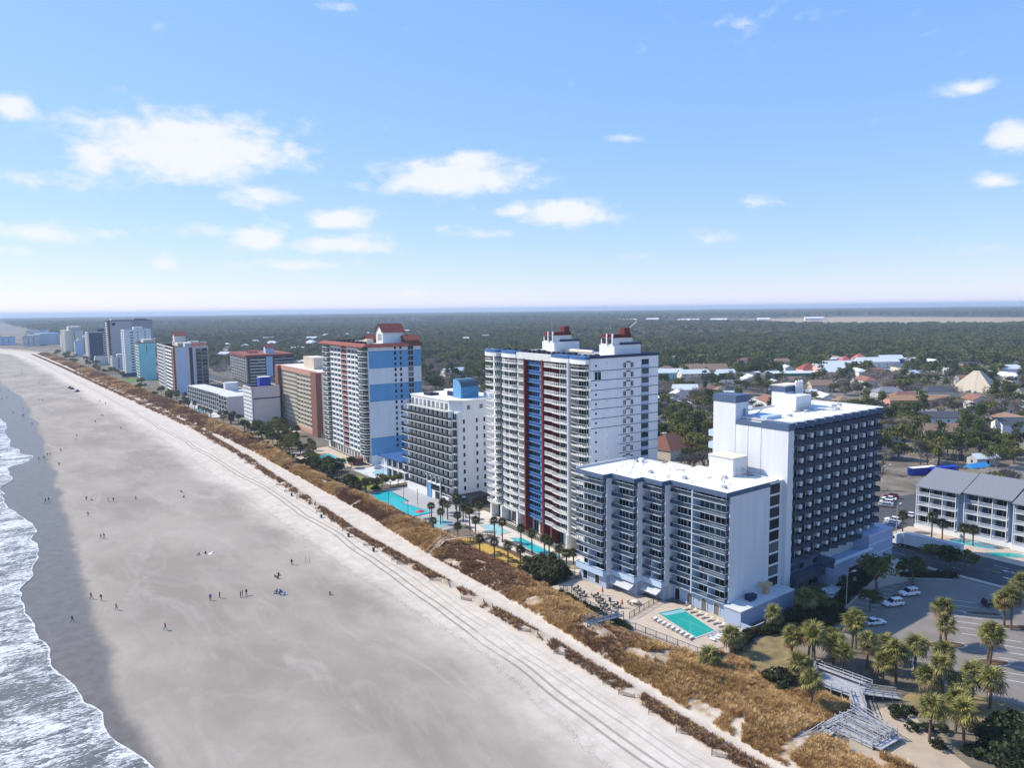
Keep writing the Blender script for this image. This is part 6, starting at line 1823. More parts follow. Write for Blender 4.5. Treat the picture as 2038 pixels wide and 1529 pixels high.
# a few larger pale blocks back from the beach on the far left
for (x, y, w_, d_, h_, rz, wm_, lab) in ((300, 1000, 50, 16, 9, 60, 'cream', 'long cream apartment block inland of the turquoise hotel'), (330, 860, 40, 16, 8, 60, 'white2', 'white apartment block inland of the pink-grey hotel'), (420, 1150, 60, 18, 9, 50, 'lgrey', 'grey apartment block far inland on the left'),
                                       (250, 560, 30, 14, 9, 5, 'ltblue', 'light blue inn with arched windows inland of the grey motel'), (262, 600, 18, 14, 8, 5, 'white2', 'white inn with small domed roofs inland of the grey motel'), (242, 520, 22, 12, 8, 5, 'cream', 'cream inn inland of the grey motel'), (500, 980, 70, 20, 7, 40, 'white2', 'broad white roofed store among the far trees'), (620, 900, 60, 20, 7, 40, 'cream', 'broad cream roofed store among the far trees')):
    house(x, y, w_, d_, h_, R(rz), M[wm_], M['metalroof'], lab, nwin=6, storeys=int(h_ / 2.8), hip=True, rh=2, cat='building'); occ_r(x, y, w_ * .5)

# ================================================================== vegetation
LEAF = ramp_mat('evergreen_leaf', [(.032, .046, .012), (.060, .080, .019), (.098, .118, .027), (.142, .152, .036), (.195, .185, .048), (.105, .115, .030)], .75, .25, trans=.18, noise=.55, nscale=.25)
PINE = ramp_mat('pine_leaf', [(.034, .050, .014), (.062, .084, .021), (.100, .122, .030), (.145, .155, .038), (.11, .11, .05)], .75, .25, trans=.15, noise=.5, nscale=.15)
TWIG = ramp_mat('bare_twig', [(.19, .16, .138), (.235, .198, .17), (.27, .228, .196), (.215, .178, .155), (.29, .245, .21)], .9, .1, trans=.1, noise=.3)
PALM = ramp_mat('palm_frond', [(.08, .085, .02), (.14, .14, .032), (.21, .20, .045), (.29, .26, .07), (.17, .17, .04)], .6, .35, trans=.2, noise=.4, nscale=2.0)
PALMDEAD = ramp_mat('dead_palm_frond', [(.17, .12, .06), (.22, .16, .085), (.14, .10, .05)], .9, .1, noise=.3)
GRASS = ramp_mat('dune_grass_blade', [(.27, .15, .055), (.50, .31, .12), (.70, .48, .21), (.40, .23, .10), (.82, .61, .32)], .85, .15, trans=.25, noise=1.1, nscale=.10)
RUST = ramp_mat('rusty_dune_weed', [(.17, .085, .05), (.26, .135, .075), (.34, .19, .11), (.22, .125, .08)], .9, .1, trans=.2, noise=.6, nscale=.4)
SHRUB = ramp_mat('shrub_leaf', [(.016, .026, .010), (.028, .040, .014), (.045, .055, .018), (.03, .035, .014)], .75, .25, trans=.15, noise=.6, nscale=.9)

def cards(centers, size, mt, name, seed=0, aspect=.75, out=.9):
    """many small leaf cards at the given points, one mesh"""
    g = np.random.default_rng(seed)
    n = len(centers)
    a = g.normal(size=(n, 3)); a /= np.linalg.norm(a, axis=1)[:, None]
    od = centers - centers.mean(0); od /= np.linalg.norm(od, axis=1)[:, None] + 1e-6; a = a + od * out; a /= np.linalg.norm(a, axis=1)[:, None]
    t = g.normal(size=(n, 3)); b_ = np.cross(a, t); b_ /= np.linalg.norm(b_, axis=1)[:, None]; 
    c_ = np.cross(a, b_); 
    s = size * g.uniform(.6, 1.3, n)[:, None]
    u, v = b_ * s, c_ * s * aspect
    P_ = np.stack([centers - u, centers - v * .9, centers + u, centers + v], 1).reshape(-1, 3)
    me = bpy.data.meshes.new(name)
    me.vertices.add(4 * n); me.vertices.foreach_set('co', P_.ravel())
    me.loops.add(4 * n); me.loops.foreach_set('vertex_index', np.arange(4 * n))
    me.polygons.add(n); me.polygons.foreach_set('loop_start', np.arange(0, 4 * n, 4)); me.polygons.foreach_set('loop_total', np.full(n, 4))
    me.materials.append(mt); me.update()
    return me
def clump_points(n_clump, per, rad, zc, shape, seed, csize=.34):
    """shape: (rx, ry, rz); shell-biased clumps inside an ellipsoid sitting at height zc"""
    g = np.random.default_rng(seed)
    d = g.normal(size=(n_clump, 3)); d /= np.linalg.norm(d, axis=1)[:, None]
    d[:, 2] = np.where(d[:, 2] < -.55, -d[:, 2] * .5, d[:, 2])
    rr = g.uniform(.35, .9, n_clump) ** .6
    C_ = d * rr[:, None] * np.array(shape) + np.array([0, 0, zc])
    out = []
    for k in range(n_clump):
        q = g.normal(size=(per, 3)); q /= np.linalg.norm(q, axis=1)[:, None]
        q *= (g.uniform(.3, 1, per) ** .5)[:, None] * csize * np.array(shape) * g.uniform(.7, 1.25)
        q[:, 2] = q[:, 2] * .8
        out.append(C_[k] + q)
    return np.concatenate(out), C_
def oak(seed, H=9.0, Rr=4.6, leaf=.34, ncl=26, per=60, mt=None):
    pts, cl = clump_points(ncl, per, Rr, H * .60, (Rr, Rr, H * .36), seed)
    crown = cards(pts, leaf, mt or LEAF, 'crown', seed)
    b = MB(); g = random.Random(seed)
    b.tube((0, 0, 0), (g.uniform(-.3, .3), g.uniform(-.3, .3), H * .36), .34, .24, 7)
    for k in range(7):
        c_ = cl[g.randrange(len(cl))]; b.tube((0, 0, H * .33), tuple(c_), .16, .04, 5)
    return b.mesh('trunk', M['bark']), crown
def pine(seed, H=15.0, Rr=3.2, leaf=.40):
    g = np.random.default_rng(seed)
    pts = []
    for k in range(22):
        t = g.uniform(.42, 1.0); r_ = Rr * (1.15 - t) * 1.35 * g.uniform(.5, 1.1) + .3; a = g.uniform(0, 6.28)
        c_ = np.array([r_ * math.cos(a), r_ * math.sin(a), H * t]); q = g.normal(size=(48, 3)) * np.array([.75, .75, .38]); pts.append(c_ + q)
    crown = cards(np.concatenate(pts), leaf, PINE, 'crown', seed)
    b = MB(); b.tube((0, 0, 0), (.2, .1, H * .95), .26, .06, 6)
    return b.mesh('trunk', M['bark']), crown
def bare(seed, H=9.0, twigs=1300, spread=1.0):
    g = random.Random(seed); b = MB(); tw = []
    def grow(p, d, L, r, dep):
        q = p + d * L
        b.tube(p, q, r, r * .68, 4 if dep > 1 else 6, cap=False)
        if dep >= 4:
            tw.append((q, d)); return
        for k in range(g.choice((2, 3, 3)) if dep else 4):
            nd = (d + Vector((g.uniform(-1, 1), g.uniform(-1, 1), g.uniform(-.25, .6))) * .75 * spread).normalized()
            grow(q, nd, L * g.uniform(.62, .82), r * .62, dep + 1)
        tw.append((q, d))
    grow(Vector((0, 0, 0)), Vector((g.uniform(-.08, .08), g.uniform(-.08, .08), 1)).normalized(), H * .27, H * .026, 0)
    c_ = MB()
    per = max(2, twigs // len(tw))
    for (p, d) in tw:
        for k in range(per):
            nd = (d + Vector((g.uniform(-1, 1), g.uniform(-1, 1), g.uniform(-.5, .8)))).normalized(); L = g.uniform(.5, 1.3) * H / 9
            s = nd.orthogonal().normalized() * .05 * H / 9
            p0 = p + nd * g.uniform(-.2, .2); p1 = p0 + nd * L; pm_ = p0 + nd * L * .5 + Vector((g.uniform(-.15, .15),) * 3)
            c_.face([p0 - s, p0 + s, pm_ + s * .7]); c_.face([pm_ - s * .7, pm_ + s * .7, p1])
    return b.mesh('trunk', M['bark']), c_.mesh('crown', TWIG)
def tree_proto(kind, meshes, label, cat, group):
    return dict(kind=kind, tm=meshes[0], cm=meshes[1], label=label, cat=cat, group=group)
OAKS = [tree_proto('evergreen_tree', oak(100 + i, H=random.uniform(8, 10), Rr=random.uniform(4.2, 5.2)), 'broad dark evergreen oak', 'tree', 'evergreen oaks inland') for i in range(4)]
PINES = [tree_proto('pine_tree', pine(200 + i), 'tall narrow pine', 'tree', 'pines inland') for i in range(3)]
BARES = [tree_proto('bare_tree', bare(300 + i, H=random.uniform(8.5, 11)), 'leafless grey-brown tree', 'tree', 'bare trees inland') for i in range(4)]
def put_tree(p, x, y, s, rz=None, label=None, group=None, z=None):
    if label is None:
        label = p['label'] + ' near ' + near_mark(x, y); group = label
    r = empty('oak_tree' if p['label'] in label and p['kind'] == 'evergreen_tree' and p['label'] else p['kind'], (x, y, LAND if z is None else z), random.uniform(0, 6.28) if rz is None else rz, s)
    tag(r, label or p['label'], p['cat'], group if label else p['group'])
    inst(p['tm'], 'trunk', r); inst(p['cm'], 'crown', r)
    return r
# ---- trees standing between and beside the hotels
for (x, y, s, k, lab) in ((197.8, 82.5, .62, 0, None), (198.0, 78.5, .62, 1, None), (199.9, 75.6, .68, 2, None), (179.7, 79.1, .8, 3, None), (168.8, 82.5, .95, 1, None), (156.3, 77.7, .55, 0, None)):
    put_tree(OAKS[k], x, y, s, None, 'rounded evergreen tree in the shaded strip between the parking lot and the slab hotel', 'trees beside the parking lot')
for (x, y, s, k) in ((150, 86.8, .45, 0), (146.5, 84.5, .5, 1), (149, 83.0, .42, 2), (160, 86, .4, 3), (164, 87.2, .38, 1)):
    put_tree(OAKS[k], x, y, s, None, 'low leafy tree in the shade at the foot of the stepped hotel annex', 'trees below the annex')
for (x, y, s, k) in ((118, 340, .7, 0), (124, 348, .8, 1), (128, 360, .9, 2), (122, 370, .75, 3), (130, 378, .8, 0), (126, 392, .8, 1), (136, 396, .9, 2), (140, 385, .7, 3), (134, 404, .8, 0), (128, 412, .75, 1), (142, 420, .9, 2), (124, 425, .7, 3), (146, 440, .9, 0), (152, 446, .9, 1)):
    put_tree(OAKS[k], x, y, s, None, 'dark evergreen tree on the lawns in front of the salmon hotel', 'trees before the salmon hotel')
for (x, y, s, k) in ((119, 248, .55, 0), (123, 249, .6, 1), (127, 250, .6, 2), (130, 249, .55, 3), (116, 285, .6, 0), (119, 290, .65, 1), (122, 288, .5, 2), (129, 290, .6, 3)):
    put_tree(OAKS[k], x, y, s, None, 'dark evergreen tree between the stepped pool and the blue-banded tower', 'trees by the banded tower')
for i in range(34):
    y = random.uniform(285, 470); x = random.uniform(116, 127) + (y - 285) * .05
    if free(x, y, 1):
        put_tree(random.choice(OAKS), x, y, random.uniform(.35, .6), None, 'low dark evergreen along the seaward gardens towards the salmon hotel', 'low evergreens in the seaward gardens')
for i in range(46):
    y = random.uniform(600, 1500); x = random.uniform(118, 134) if y < 1000 else random.uniform(114, 136)
    if free(x, y, 2):
        put_tree(random.choice(OAKS), x, y, random.uniform(.5, .9), None, 'dark evergreen tree along the seaward lots down the beach', 'trees along the far seaward lots')
# ---- near bare trees and oaks the photograph singles out
BB = [tree_proto('bare_tree', bare(400 + i, H=11, twigs=420, spread=1.15), '', 'tree', None) for i in range(2)]
put_tree(BB[0], 262, 131, 1.0, None, 'leafless pale tree beside the curved wall behind the parking lot', None)
put_tree(BB[1], 290, 141, 1.25, None, 'big leafless tree behind the dark blue trailer', None)
put_tree(BB[0], 372, 138, 1.3, 1.2, 'tall white-barked leafless tree before the tan gabled house', None)
put_tree(BB[1], 392, 124, 1.35, 2.2, 'tall white-barked leafless tree before the second white house', None)
for (x, y, s, k) in ((262, 212, 1.2, 0), (270, 226, 1.35, 1), (282, 240, 1.3, 2), (295, 250, 1.4, 3), (300, 232, 1.3, 0), (288, 218, 1.2, 1), (275, 248, 1.3, 2), (310, 262, 1.4, 3), (318, 240, 1.3, 0), (305, 280, 1.4, 1), (325, 270, 1.3, 2), (345, 255, 1.2, 3), (318, 222, 1.2, 1), (284, 262, 1.2, 2), (340, 288, 1.3, 0), (330, 300, 1.3, 1), (352, 300, 1.3, 2), (360, 318, 1.3, 3), (298, 300, 1.3, 0), (372, 296, 1.2, 1), (258, 240, 1.2, 2), (268, 268, 1.3, 3), (262, 282, 1.2, 0), (300, 206, 1.2, 1), (310, 196, 1.2, 2)):
    put_tree(OAKS[k], x, y, s, None, 'large dark evergreen oak in the grove between the two tall towers', 'oak grove between the towers')
for (x, y, s, k) in ((318, 160, 1.2, 0), (330, 168, 1.3, 1), (322, 150, 1.1, 2), (345, 165, 1.2, 3), (352, 178, 1.2, 0), (338, 118, 1.0, 1), (350, 116, 1.1, 2), (360, 122, 1.0, 3), (345, 140, 1.0, 1), (378, 145, 1.0, 2), (312, 172, 1.3, 3), (336, 182, 1.3, 0), (326, 140, 1.1, 1), (300, 160, 1.2, 2), (286, 150, 1.0, 3)):
    put_tree(OAKS[k], x, y, s, None, 'evergreen oak behind the grey-roofed condominium', 'oaks behind the condominium')
for i in range(40):
    x, y = (random.uniform(298, 405), random.uniform(150, 205)) if i < 26 else (random.uniform(318, 385), random.uniform(106, 150))
    if free(x, y, 1.5):
        put_tree(random.choice(OAKS), x, y, random.uniform(1.0, 1.5), None, 'evergreen oak behind the grey-roofed condominium', 'oaks behind the condominium')
# ---- the wooded town and the forest beyond
cand = []
def wedge(r0, r1, step):
    g = np.random.default_rng(int(r0))
    n = int(.5 * R(80) * (r1 ** 2 - r0 ** 2) / step ** 2)
    r_ = np.sqrt(g.uniform(r0 ** 2, r1 ** 2, n)); a = YAW + g.uniform(-R(40), R(40), n)
    return r_ * np.sin(a), r_ * np.cos(a), r_, a
def inside_air(x, y):
    c_ = np.zeros(len(x), bool); n = len(AIR); j = n - 1
    for i in range(n):
        xi, yi = AIR[i]; xj, yj = AIR[j]
        m_ = ((yi > y) != (yj > y)) & (x < (xj - xi) * (y - yi) / (yj - yi + 1e-9) + xi)
        c_ ^= m_; j = i
    return c_
OC = np.array(OCC); OH = np.array(OCCH)
def keep(x, y, pad):
    ok = x > 218
    for (x0, y0, x1, y1) in OC:
        ok &= ~((x > x0 - pad) & (x < x1 + pad) & (y > y0 - pad) & (y < y1 + pad))
    for (a, b_, c_) in OH:
        ok &= (x - a) ** 2 + (y - b_) ** 2 > (c_ + pad * .4) ** 2
    return ok & ~inside_air(x, y)
XS, YS, RS, AS = [np.concatenate(t) for t in zip(wedge(240, 800, 7.6), wedge(800, 1700, 8.5), wedge(1700, 3600, 12.0), wedge(3600, 10000, 26))]
ok = keep(XS, YS, 2.5)
dens = fbm(XS * .008, YS * .008, 21, 3)
gap = np.where(RS < 900, .42, .34)
ok &= (dens > gap) | (RS > 1500) & (fbm(XS * .0025, YS * .0025, 31, 3) > .36)
# evergreen belt on the right, mixed elsewhere
ev = fbm(XS * .0035, YS * .0035, 41, 3)
belt = np.clip(1 - np.abs(RS - 1350) / 520, 0, 1) * np.clip((AS - (YAW - R(14))) / R(14), 0, 1)
pe = np.clip((ev - .5) * 5.0 + .52 + belt * .7 + np.clip((RS - 2500) / 4000, 0, .12), .26, .93)
u = rng.uniform(size=len(XS))
isev = u < pe
SC = rng.uniform(.75, 1.3, len(XS)) * np.where(RS > 3600, 2.1, np.where(RS > 1700, 1.25, 1.0)) * np.where(RS < 800, 1.0, 1.0)
order = np.argsort(RS)
order = order[ok[order]]
cnt = {'e': 0, 'p': 0, 'b': 0}
rest = []
for i in order:
    if RS[i] > 1200:
        break
    # out of the frame or hidden: no matter, they stand in the wedge the camera sees
    if isev[i]:
        k = 'p' if u[i] * 7 % 1 < .35 else 'e'
    else:
        k = 'b'
    if cnt[k] >= 280:
        rest.append(i); continue
    cnt[k] += 1
    P_ = random.choice({'e': OAKS, 'p': PINES, 'b': BARES}[k])
    put_tree(P_, XS[i], YS[i], float(SC[i]) * (.9 if k == 'p' else 1.0))
rest = np.array(rest + [i for i in order if RS[i] > 1200 - 1e-9], int)
rest = np.unique(rest)

def scatter(name, pts, scl, rot, idx, sources, label=None, cat=None):
    """uncountable growth: instances of the source meshes on a cloud of points"""
    me = bpy.data.meshes.new(name)
    me.vertices.add(len(pts)); me.vertices.foreach_set('co', np.asarray(pts, np.float32).ravel())
    for k, v, t in (('scl', scl, 'FLOAT'), ('rotz', rot, 'FLOAT'), ('idx', idx, 'INT')):
        a = me.attributes.new(k, t, 'POINT'); a.data.foreach_set('value', np.asarray(v, np.int32 if t == 'INT' else np.float32))
    o = inst(me, name)
    ng = bpy.data.node_groups.new(name, 'GeometryNodeTree')
    ng.interface.new_socket('Geometry', in_out='INPUT', socket_type='NodeSocketGeometry')
    ng.interface.new_socket('Geometry', in_out='OUTPUT', socket_type='NodeSocketGeometry')
    gi, go = ng.nodes.new('NodeGroupInput'), ng.nodes.new('NodeGroupOutput')
    jn = ng.nodes.new('GeometryNodeJoinGeometry')
    def na(nm, t):
        n = ng.nodes.new('GeometryNodeInputNamedAttribute'); n.data_type = t; n.inputs['Name'].default_value = nm; return n.outputs['Attribute']
    sa, ra, ia = na('scl', 'FLOAT'), na('rotz', 'FLOAT'), na('idx', 'INT')
    cx = ng.nodes.new('ShaderNodeCombineXYZ'); ng.links.new(ra, cx.inputs[2])
    for k, s in enumerate(sources):
        oi = ng.nodes.new('GeometryNodeObjectInfo'); oi.transform_space = 'ORIGINAL'; oi.inputs['Object'].default_value = s; oi.inputs['As Instance'].default_value = True
        cmpn = ng.nodes.new('FunctionNodeCompare'); cmpn.data_type = 'INT'; cmpn.operation = 'EQUAL'
        ng.links.new(ia, cmpn.inputs[2]); cmpn.inputs[3].default_value = k
        ip = ng.nodes.new('GeometryNodeInstanceOnPoints')
        ng.links.new(gi.outputs[0], ip.inputs['Points']); ng.links.new(cmpn.outputs[0], ip.inputs['Selection'])
        ng.links.new(oi.outputs['Geometry'], ip.inputs['Instance']); ng.links.new(cx.outputs[0], ip.inputs['Rotation']); ng.links.new(sa, ip.inputs['Scale'])
        ng.links.new(ip.outputs[0], jn.inputs[0])
    ng.links.new(jn.outputs[0], go.inputs[0])
    md = o.modifiers.new('growth', 'NODES'); md.node_group = ng
    stuff(o, label, cat)
    return o
# lean crowns for the far forest
FAR = []
for i in range(3):
    q, _ = clump_points(13, 26, 4, 5.0, (4.0, 4.0, 4.6), 500 + i, .42)
    FAR.append(('evergreen_tree', cards(q, .72, PINE if i else LEAF, 'crown', 500 + i)))
for i in range(2):
    q, _ = clump_points(12, 28, 4, 5.2, (3.8, 3.8, 4.0), 600 + i, .46)
    FAR.append(('bare_tree', cards(q, .55, TWIG, 'crown', 600 + i, .3, .3)))
src = []
for i, (nm, cm) in enumerate(FAR):
    x, y = 1160 + 14 * i, 820 - 10 * i
    r = empty(nm, (x, y, LAND)); tag(r, ('dense evergreen tree standing in the pine belt' if nm[0] == 'e' else 'bare tree standing in the pine belt'), 'tree', 'trees in the pine belt')
    b = MB(); b.tube((0, 0, 0), (0, 0, 6), .3, .15, 5); b.build('trunk', M['bark'], r)
    src.append(inst(cm, 'crown', r))
idx = np.where(isev[rest], rng.integers(0, 3, len(rest)), 3 + rng.integers(0, 2, len(rest)))
zz = np.full(len(rest), LAND)
hgt = SC[rest] * np.where(isev[rest], 1.25, 1.0)
scatter('forest', np.stack([XS[rest], YS[rest], zz], 1), hgt, rng.uniform(0, 6.28, len(rest)), idx, src, 'mixed pine and leafless forest running to the horizon', 'forest')

# ---- dune grass
def tuft(n, h, spread, wdt, mt, seed, droop=.35):
    g = random.Random(seed); b = MB()
    for i in range(n):
        a = g.uniform(0, 6.28); r0 = g.uniform(0, spread * .45); hh = h * g.uniform(.55, 1.1); ln = g.uniform(.15, 1) * droop * hh + spread * .2
        p0 = Vector((r0 * math.cos(a), r0 * math.sin(a), -.05)); p1 = p0 + Vector((math.cos(a) * ln * .45, math.sin(a) * ln * .45, hh * .65)); p2 = p0 + Vector((math.cos(a) * ln, math.sin(a) * ln, hh * (1 - .25 * ln / hh)))
        s = Vector((-math.sin(a), math.cos(a), 0)) * wdt
        b.face([p0 - s, p0 + s, p1 + s * .9, p1 - s * .9]); b.face([p1 - s * .9, p1 + s * .9, p2])
    return b.mesh('grass_tuft', mt)
gp = []
g = np.random.default_rng(77)
def strip_pts(n, y0, y1, fa, fb, pw=1.0, veg=None, seed=1, near=True):
    y = y0 + (y1 - y0) * g.uniform(size=n) ** pw
    A_, B_2 = vec(fa, y), vec(fb, y); x = A_ + (B_2 - A_) * g.uniform(size=n)
    if veg is not None:
        m_ = fbm(x * .22, y * .22, seed, 3) > veg; x, y = x[m_], y[m_]
    return x, y
def path_gap(x, y):
    """keep the boardwalk lines and stair foot clear"""
    ok = np.ones(len(x), bool)
    for (x0, y0, x1, y1) in ((98.8, 102.5, 102.2, 110.6), (100, 107.2, 110, 110.6), (95, 57.6, 106, 60.2), (104.5, 50, 113.5, 60), (115.2, 56, 124, 71)):
        ok &= ~((x > x0) & (x < x1) & (y > y0) & (y < y1))
    ok &= ~((np.abs(y - (174.6 - (104.9 - x) * .28)) < .8) & (x < 105) & (y > 171) & (y < 176))
    return ok
xa, ya = strip_pts(40000, 25, 330, dune_out, lambda y: dune_in(y) + .4, 1.5, .30, 5)
xb, yb = strip_pts(14000, 300, 1500, dune_out, lambda y: dune_in(y) + .4, 1.3, .28, 6)
xe2, ye2 = strip_pts(6500, 66, 86, lambda y: 103, lambda y: 114.5, 1.0, .36, 8)
xe4, ye4 = strip_pts(2600, 59.5, 67.5, lambda y: 104, lambda y: 115.2, 1.0, .34, 18)
xe3, ye3 = strip_pts(2200, 26, 50, lambda y: 96, lambda y: 106, 1.0, .35, 9)
xx, yy = np.concatenate([xa, xb, xe2, xe3, xe4]), np.concatenate([ya, yb, ye2, ye3, ye4])
m_ = path_gap(xx, yy); xx, yy = xx[m_], yy[m_]
zz = np.where(xx > vec(dune_in, yy) - .3, LAND, beach_z(xx, yy))
sz = g.uniform(.6, 1.25, len(xx)) * (.55 + .95 * fbm(xx * .35, yy * .35, 55, 2)) * np.where(yy > 330, 1.9, np.where(yy > 180, 1.15, .85))
mixn = fbm(xx * .05, yy * .05, 15, 3) + (g.uniform(size=len(xx)) - .5) * .25
ii = np.where(mixn > .50, g.integers(0, 2, len(xx)), 2)
ii = np.where(mixn - np.clip((yy - 120) / 260, 0, .22) < .36, 3, ii)
tsrc = []
for k, (mt, lab, xx0, yy0) in enumerate(((GRASS, 'tall golden dune grass tuft at the seaward end of the boardwalk', 97.5, 62.0), (GRASS, 'spreading golden dune grass tuft above the path', 99.2, 66.4), (GRASS, 'short ochre dune grass tuft', 98.0, 72.0), (RUST, 'rust-brown weed tuft in the dune grass', 103.0, 78.0))):
    o = inst(tuft((26, 22, 24, 22)[k], (1.05, .9, .7, .75)[k], (.8, 1.1, .7, .9)[k], .03, mt, k), 'grass_tuft', None, (xx0, yy0, gz(xx0, yy0))); tag(o, lab, 'grass'); tsrc.append(o)
scatter('dune_grass', np.stack([xx, yy, zz], 1), sz, g.uniform(0, 6.28, len(xx)), ii, tsrc, 'golden and rust-brown grass covering the dune', 'grass')
# the planted strip along the sand fences
xf, yf = strip_pts(5200, 30, 320, lambda y: fence_x(y) - 1.5, lambda y: fence_x(y) + 1.3, 1.4, .40, 12)
xf2, yf2 = strip_pts(4200, 300, 1500, lambda y: fence_x(y) - 1.6, lambda y: fence_x(y) + 1.8, 1.2, .34, 13)
xf3, yf3 = strip_pts(2200, 420, 1000, lambda y: fence_x(y) + 2, lambda y: dune_out(y), 1.0, .52, 14)
xx, yy = np.concatenate([xf, xf2, xf3]), np.concatenate([yf, yf2, yf3])
sz = g.uniform(.5, 1.1, len(xx)) * np.where(yy > 330, 1.7, 1.0)
scatter('fence_line_grass', np.stack([xx, yy, beach_z(xx, yy)], 1), sz, g.uniform(0, 6.28, len(xx)), np.where(g.uniform(size=len(xx)) < .7, 3, 2), tsrc, 'rusty clumps of weed along the sand fences', 'grass')

# ---- sand fences: short slatted panels set at an angle to the beach
pm_ = MB()
for i in range(22):
    x = i * .14; hh = random.uniform(.6, .78); pm_.box(x, -.012, 0, x + .06, .012, hh)
for z in (.15, .35, .58):
    pm_.box(0, -.02, z, 3.1, -.014, z + .025)
slm = pm_.mesh('slats', M['wood_dark'] if False else mat('grey_fence_slat', (.13, .105, .085), .9, .2, 3))
pp_ = MB(); pp_.box(-.04, -.04, -.4, .04, .04, .95); ppm = pp_.mesh('post', M['wood_dark'])
k = 0
y = 44.0
while y < 430:
    x = fence_x(y) - random.uniform(.5, 1.4)
    r = empty('sand_fence', (x, y, gz(x, y) - .05), R(90 + random.choice((-32, 26, 38, -20)) + random.uniform(-8, 8))); tag(r, 'short slatted sand fence panel among the rusty weeds beside the dune path', 'fence', 'sand fence panels along the dune')
    s = inst(slm, 'slats', r); s['kind'] = 'stuff'
    inst(ppm, 'post', r); inst(ppm, 'post', r, (3.05, 0, 0))
    y += random.uniform(2.6, 4.2) * (1 + y / 500); k += 1
b = MB(); b.tube((0, 0, 0), (0, 0, 1.0), .33, .38, 10); b.box(-.4, -.4, 1.0, .4, .4, 1.06); bm_ = b.mesh('litter_barrel', mat('dark_blue_barrel', (.03, .07, .12), .5, .1, 1))
for (y, l) in ((203, 'dark barrel bin on the sand beside the fence near the footbridge'), (228, 'dark barrel bin on the sand before the stepped pool'), (186, 'dark barrel bin among the fence weeds'), (262, 'dark barrel bin on the sand towards the banded tower')):
    x = fence_x(y) - 3.0; tag(inst(bm_, 'litter_barrel', None, (x, y, gz(x, y))), l, 'bin')

# ================================================================== palms
def frond_mesh(seed, dead=False):
    g = random.Random(seed); b = MB()
    b.tube((0, 0, 0), (.75, 0, .02), .022, .015, 4, cap=False)
    n = 13; base = Vector((.75, 0, 0.02))
    for i in range(n):
        a = (i / (n - 1) - .5) * R(210); L = (1.0 - .28 * abs(i / (n - 1) - .5) * 2) * g.uniform(.85, 1.08)
        d = Vector((math.cos(a), math.sin(a), 0)); s = Vector((-d.y, d.x, 0)) * .075
        p1 = base + d * L * .55 + Vector((0, 0, .06 if i % 2 else -.02)); p2 = base + d * L + Vector((0, 0, -.28 - g.uniform(0, .22)))
        b.face([base, p1 - s, p1 + s]); b.face([p1 - s, p2, p1 + s])
    return b.mesh('frond', PALMDEAD if dead else PALM)
FR = [frond_mesh(i) for i in range(4)]; FD = [frond_mesh(9 + i, True) for i in range(2)]
def trunk_mesh(seed, n=9):
    g = random.Random(seed); b = MB(); lean = (g.uniform(-.05, .05), g.uniform(-.05, .05))
    for i in range(n):
        t0, t1 = i / n, (i + 1) / n
        r0 = .2 * (1.2 - .25 * t0) * (1.08 if i % 2 else .95); r1 = .2 * (1.2 - .25 * t1)
        b.tube((lean[0] * t0, lean[1] * t0, t0), (lean[0] * t1, lean[1] * t1, t1), r0, r1, 7, cap=i == n - 1)
    return b.mesh('trunk', M['palmbark'])
TRK = [trunk_mesh(i) for i in range(3)]
def palm(x, y, h, label, group=None, s=1.0, nf=30, z=LAND):
    r = empty('palm_tree', (x, y, z), random.uniform(0, 6.28)); tag(r, label, 'palm tree', group)
    r.rotation_euler = (random.uniform(-.06, .06), random.uniform(-.06, .06), r.rotation_euler[2])
    inst(random.choice(TRK), 'trunk', r, (0, 0, -.1), 0, (1, 1, h + .1))
    ga = 2.39996
    for i in range(nf):
        t = (i + .5) / nf
        elv = R(82 - 122 * t + random.uniform(-9, 9))
        dead = t > .78
        f = inst(random.choice(FD if dead else FR), 'frond', r, (0, 0, h + .25 * (1 - t)))
        f.rotation_mode = 'XYZ'
        f.rotation_euler = (random.uniform(-.5, .5), -elv, i * ga + random.uniform(-.2, .2))
        k = s * random.uniform(.85, 1.15); f.scale = (k, k, k)
    return r
NP = [(152.4, 61.4, 5.2), (150.7, 59.7, 3.8), (169.6, 54.9, 5.4), (170.1, 56.3, 5.2), (149.8, 51.6, 4.8), (150.8, 52.3, 4.9), (139.4, 55.1, 3.2), (135.2, 58.5, 4.4), (128.4, 50.9, 4.6), (134.0, 48.4, 3.8), (127.0, 52.6, 3.6), (128.9, 48.6, 3.2), (133.0, 45.4, 3.3), (115.6, 47.4, 4.6), (117.8, 43.4, 4.8),
      (121.1, 45.9, 3.8), (126.9, 60.3, 3.1), (130.3, 64.9, 4.5), (134.4, 70.1, 4.6), (136.4, 70.2, 5.6), (135.6, 64.2, 3.1), (129.2, 59.0, 4.6), (121.3, 70.0, 4.8), (121.8, 75.0, 3.6), (123.7, 72.8, 5.2), (125.8, 69.0, 3.6), (123.6, 66.1, 3.8), (110.2, 64.0, 3.6), (116.5, 70.3, 2.6), (131.3, 85.1, 2.6),
      (115.5, 84.1, 2.6), (107.1, 82.9, 1.8), (185.3, 58.5, 5.2), (143.2, 85.6, 2.4), (128.6, 70.6, 4.0), (132.2, 60.5, 3.6), (126.5, 73.6, 3.2)]
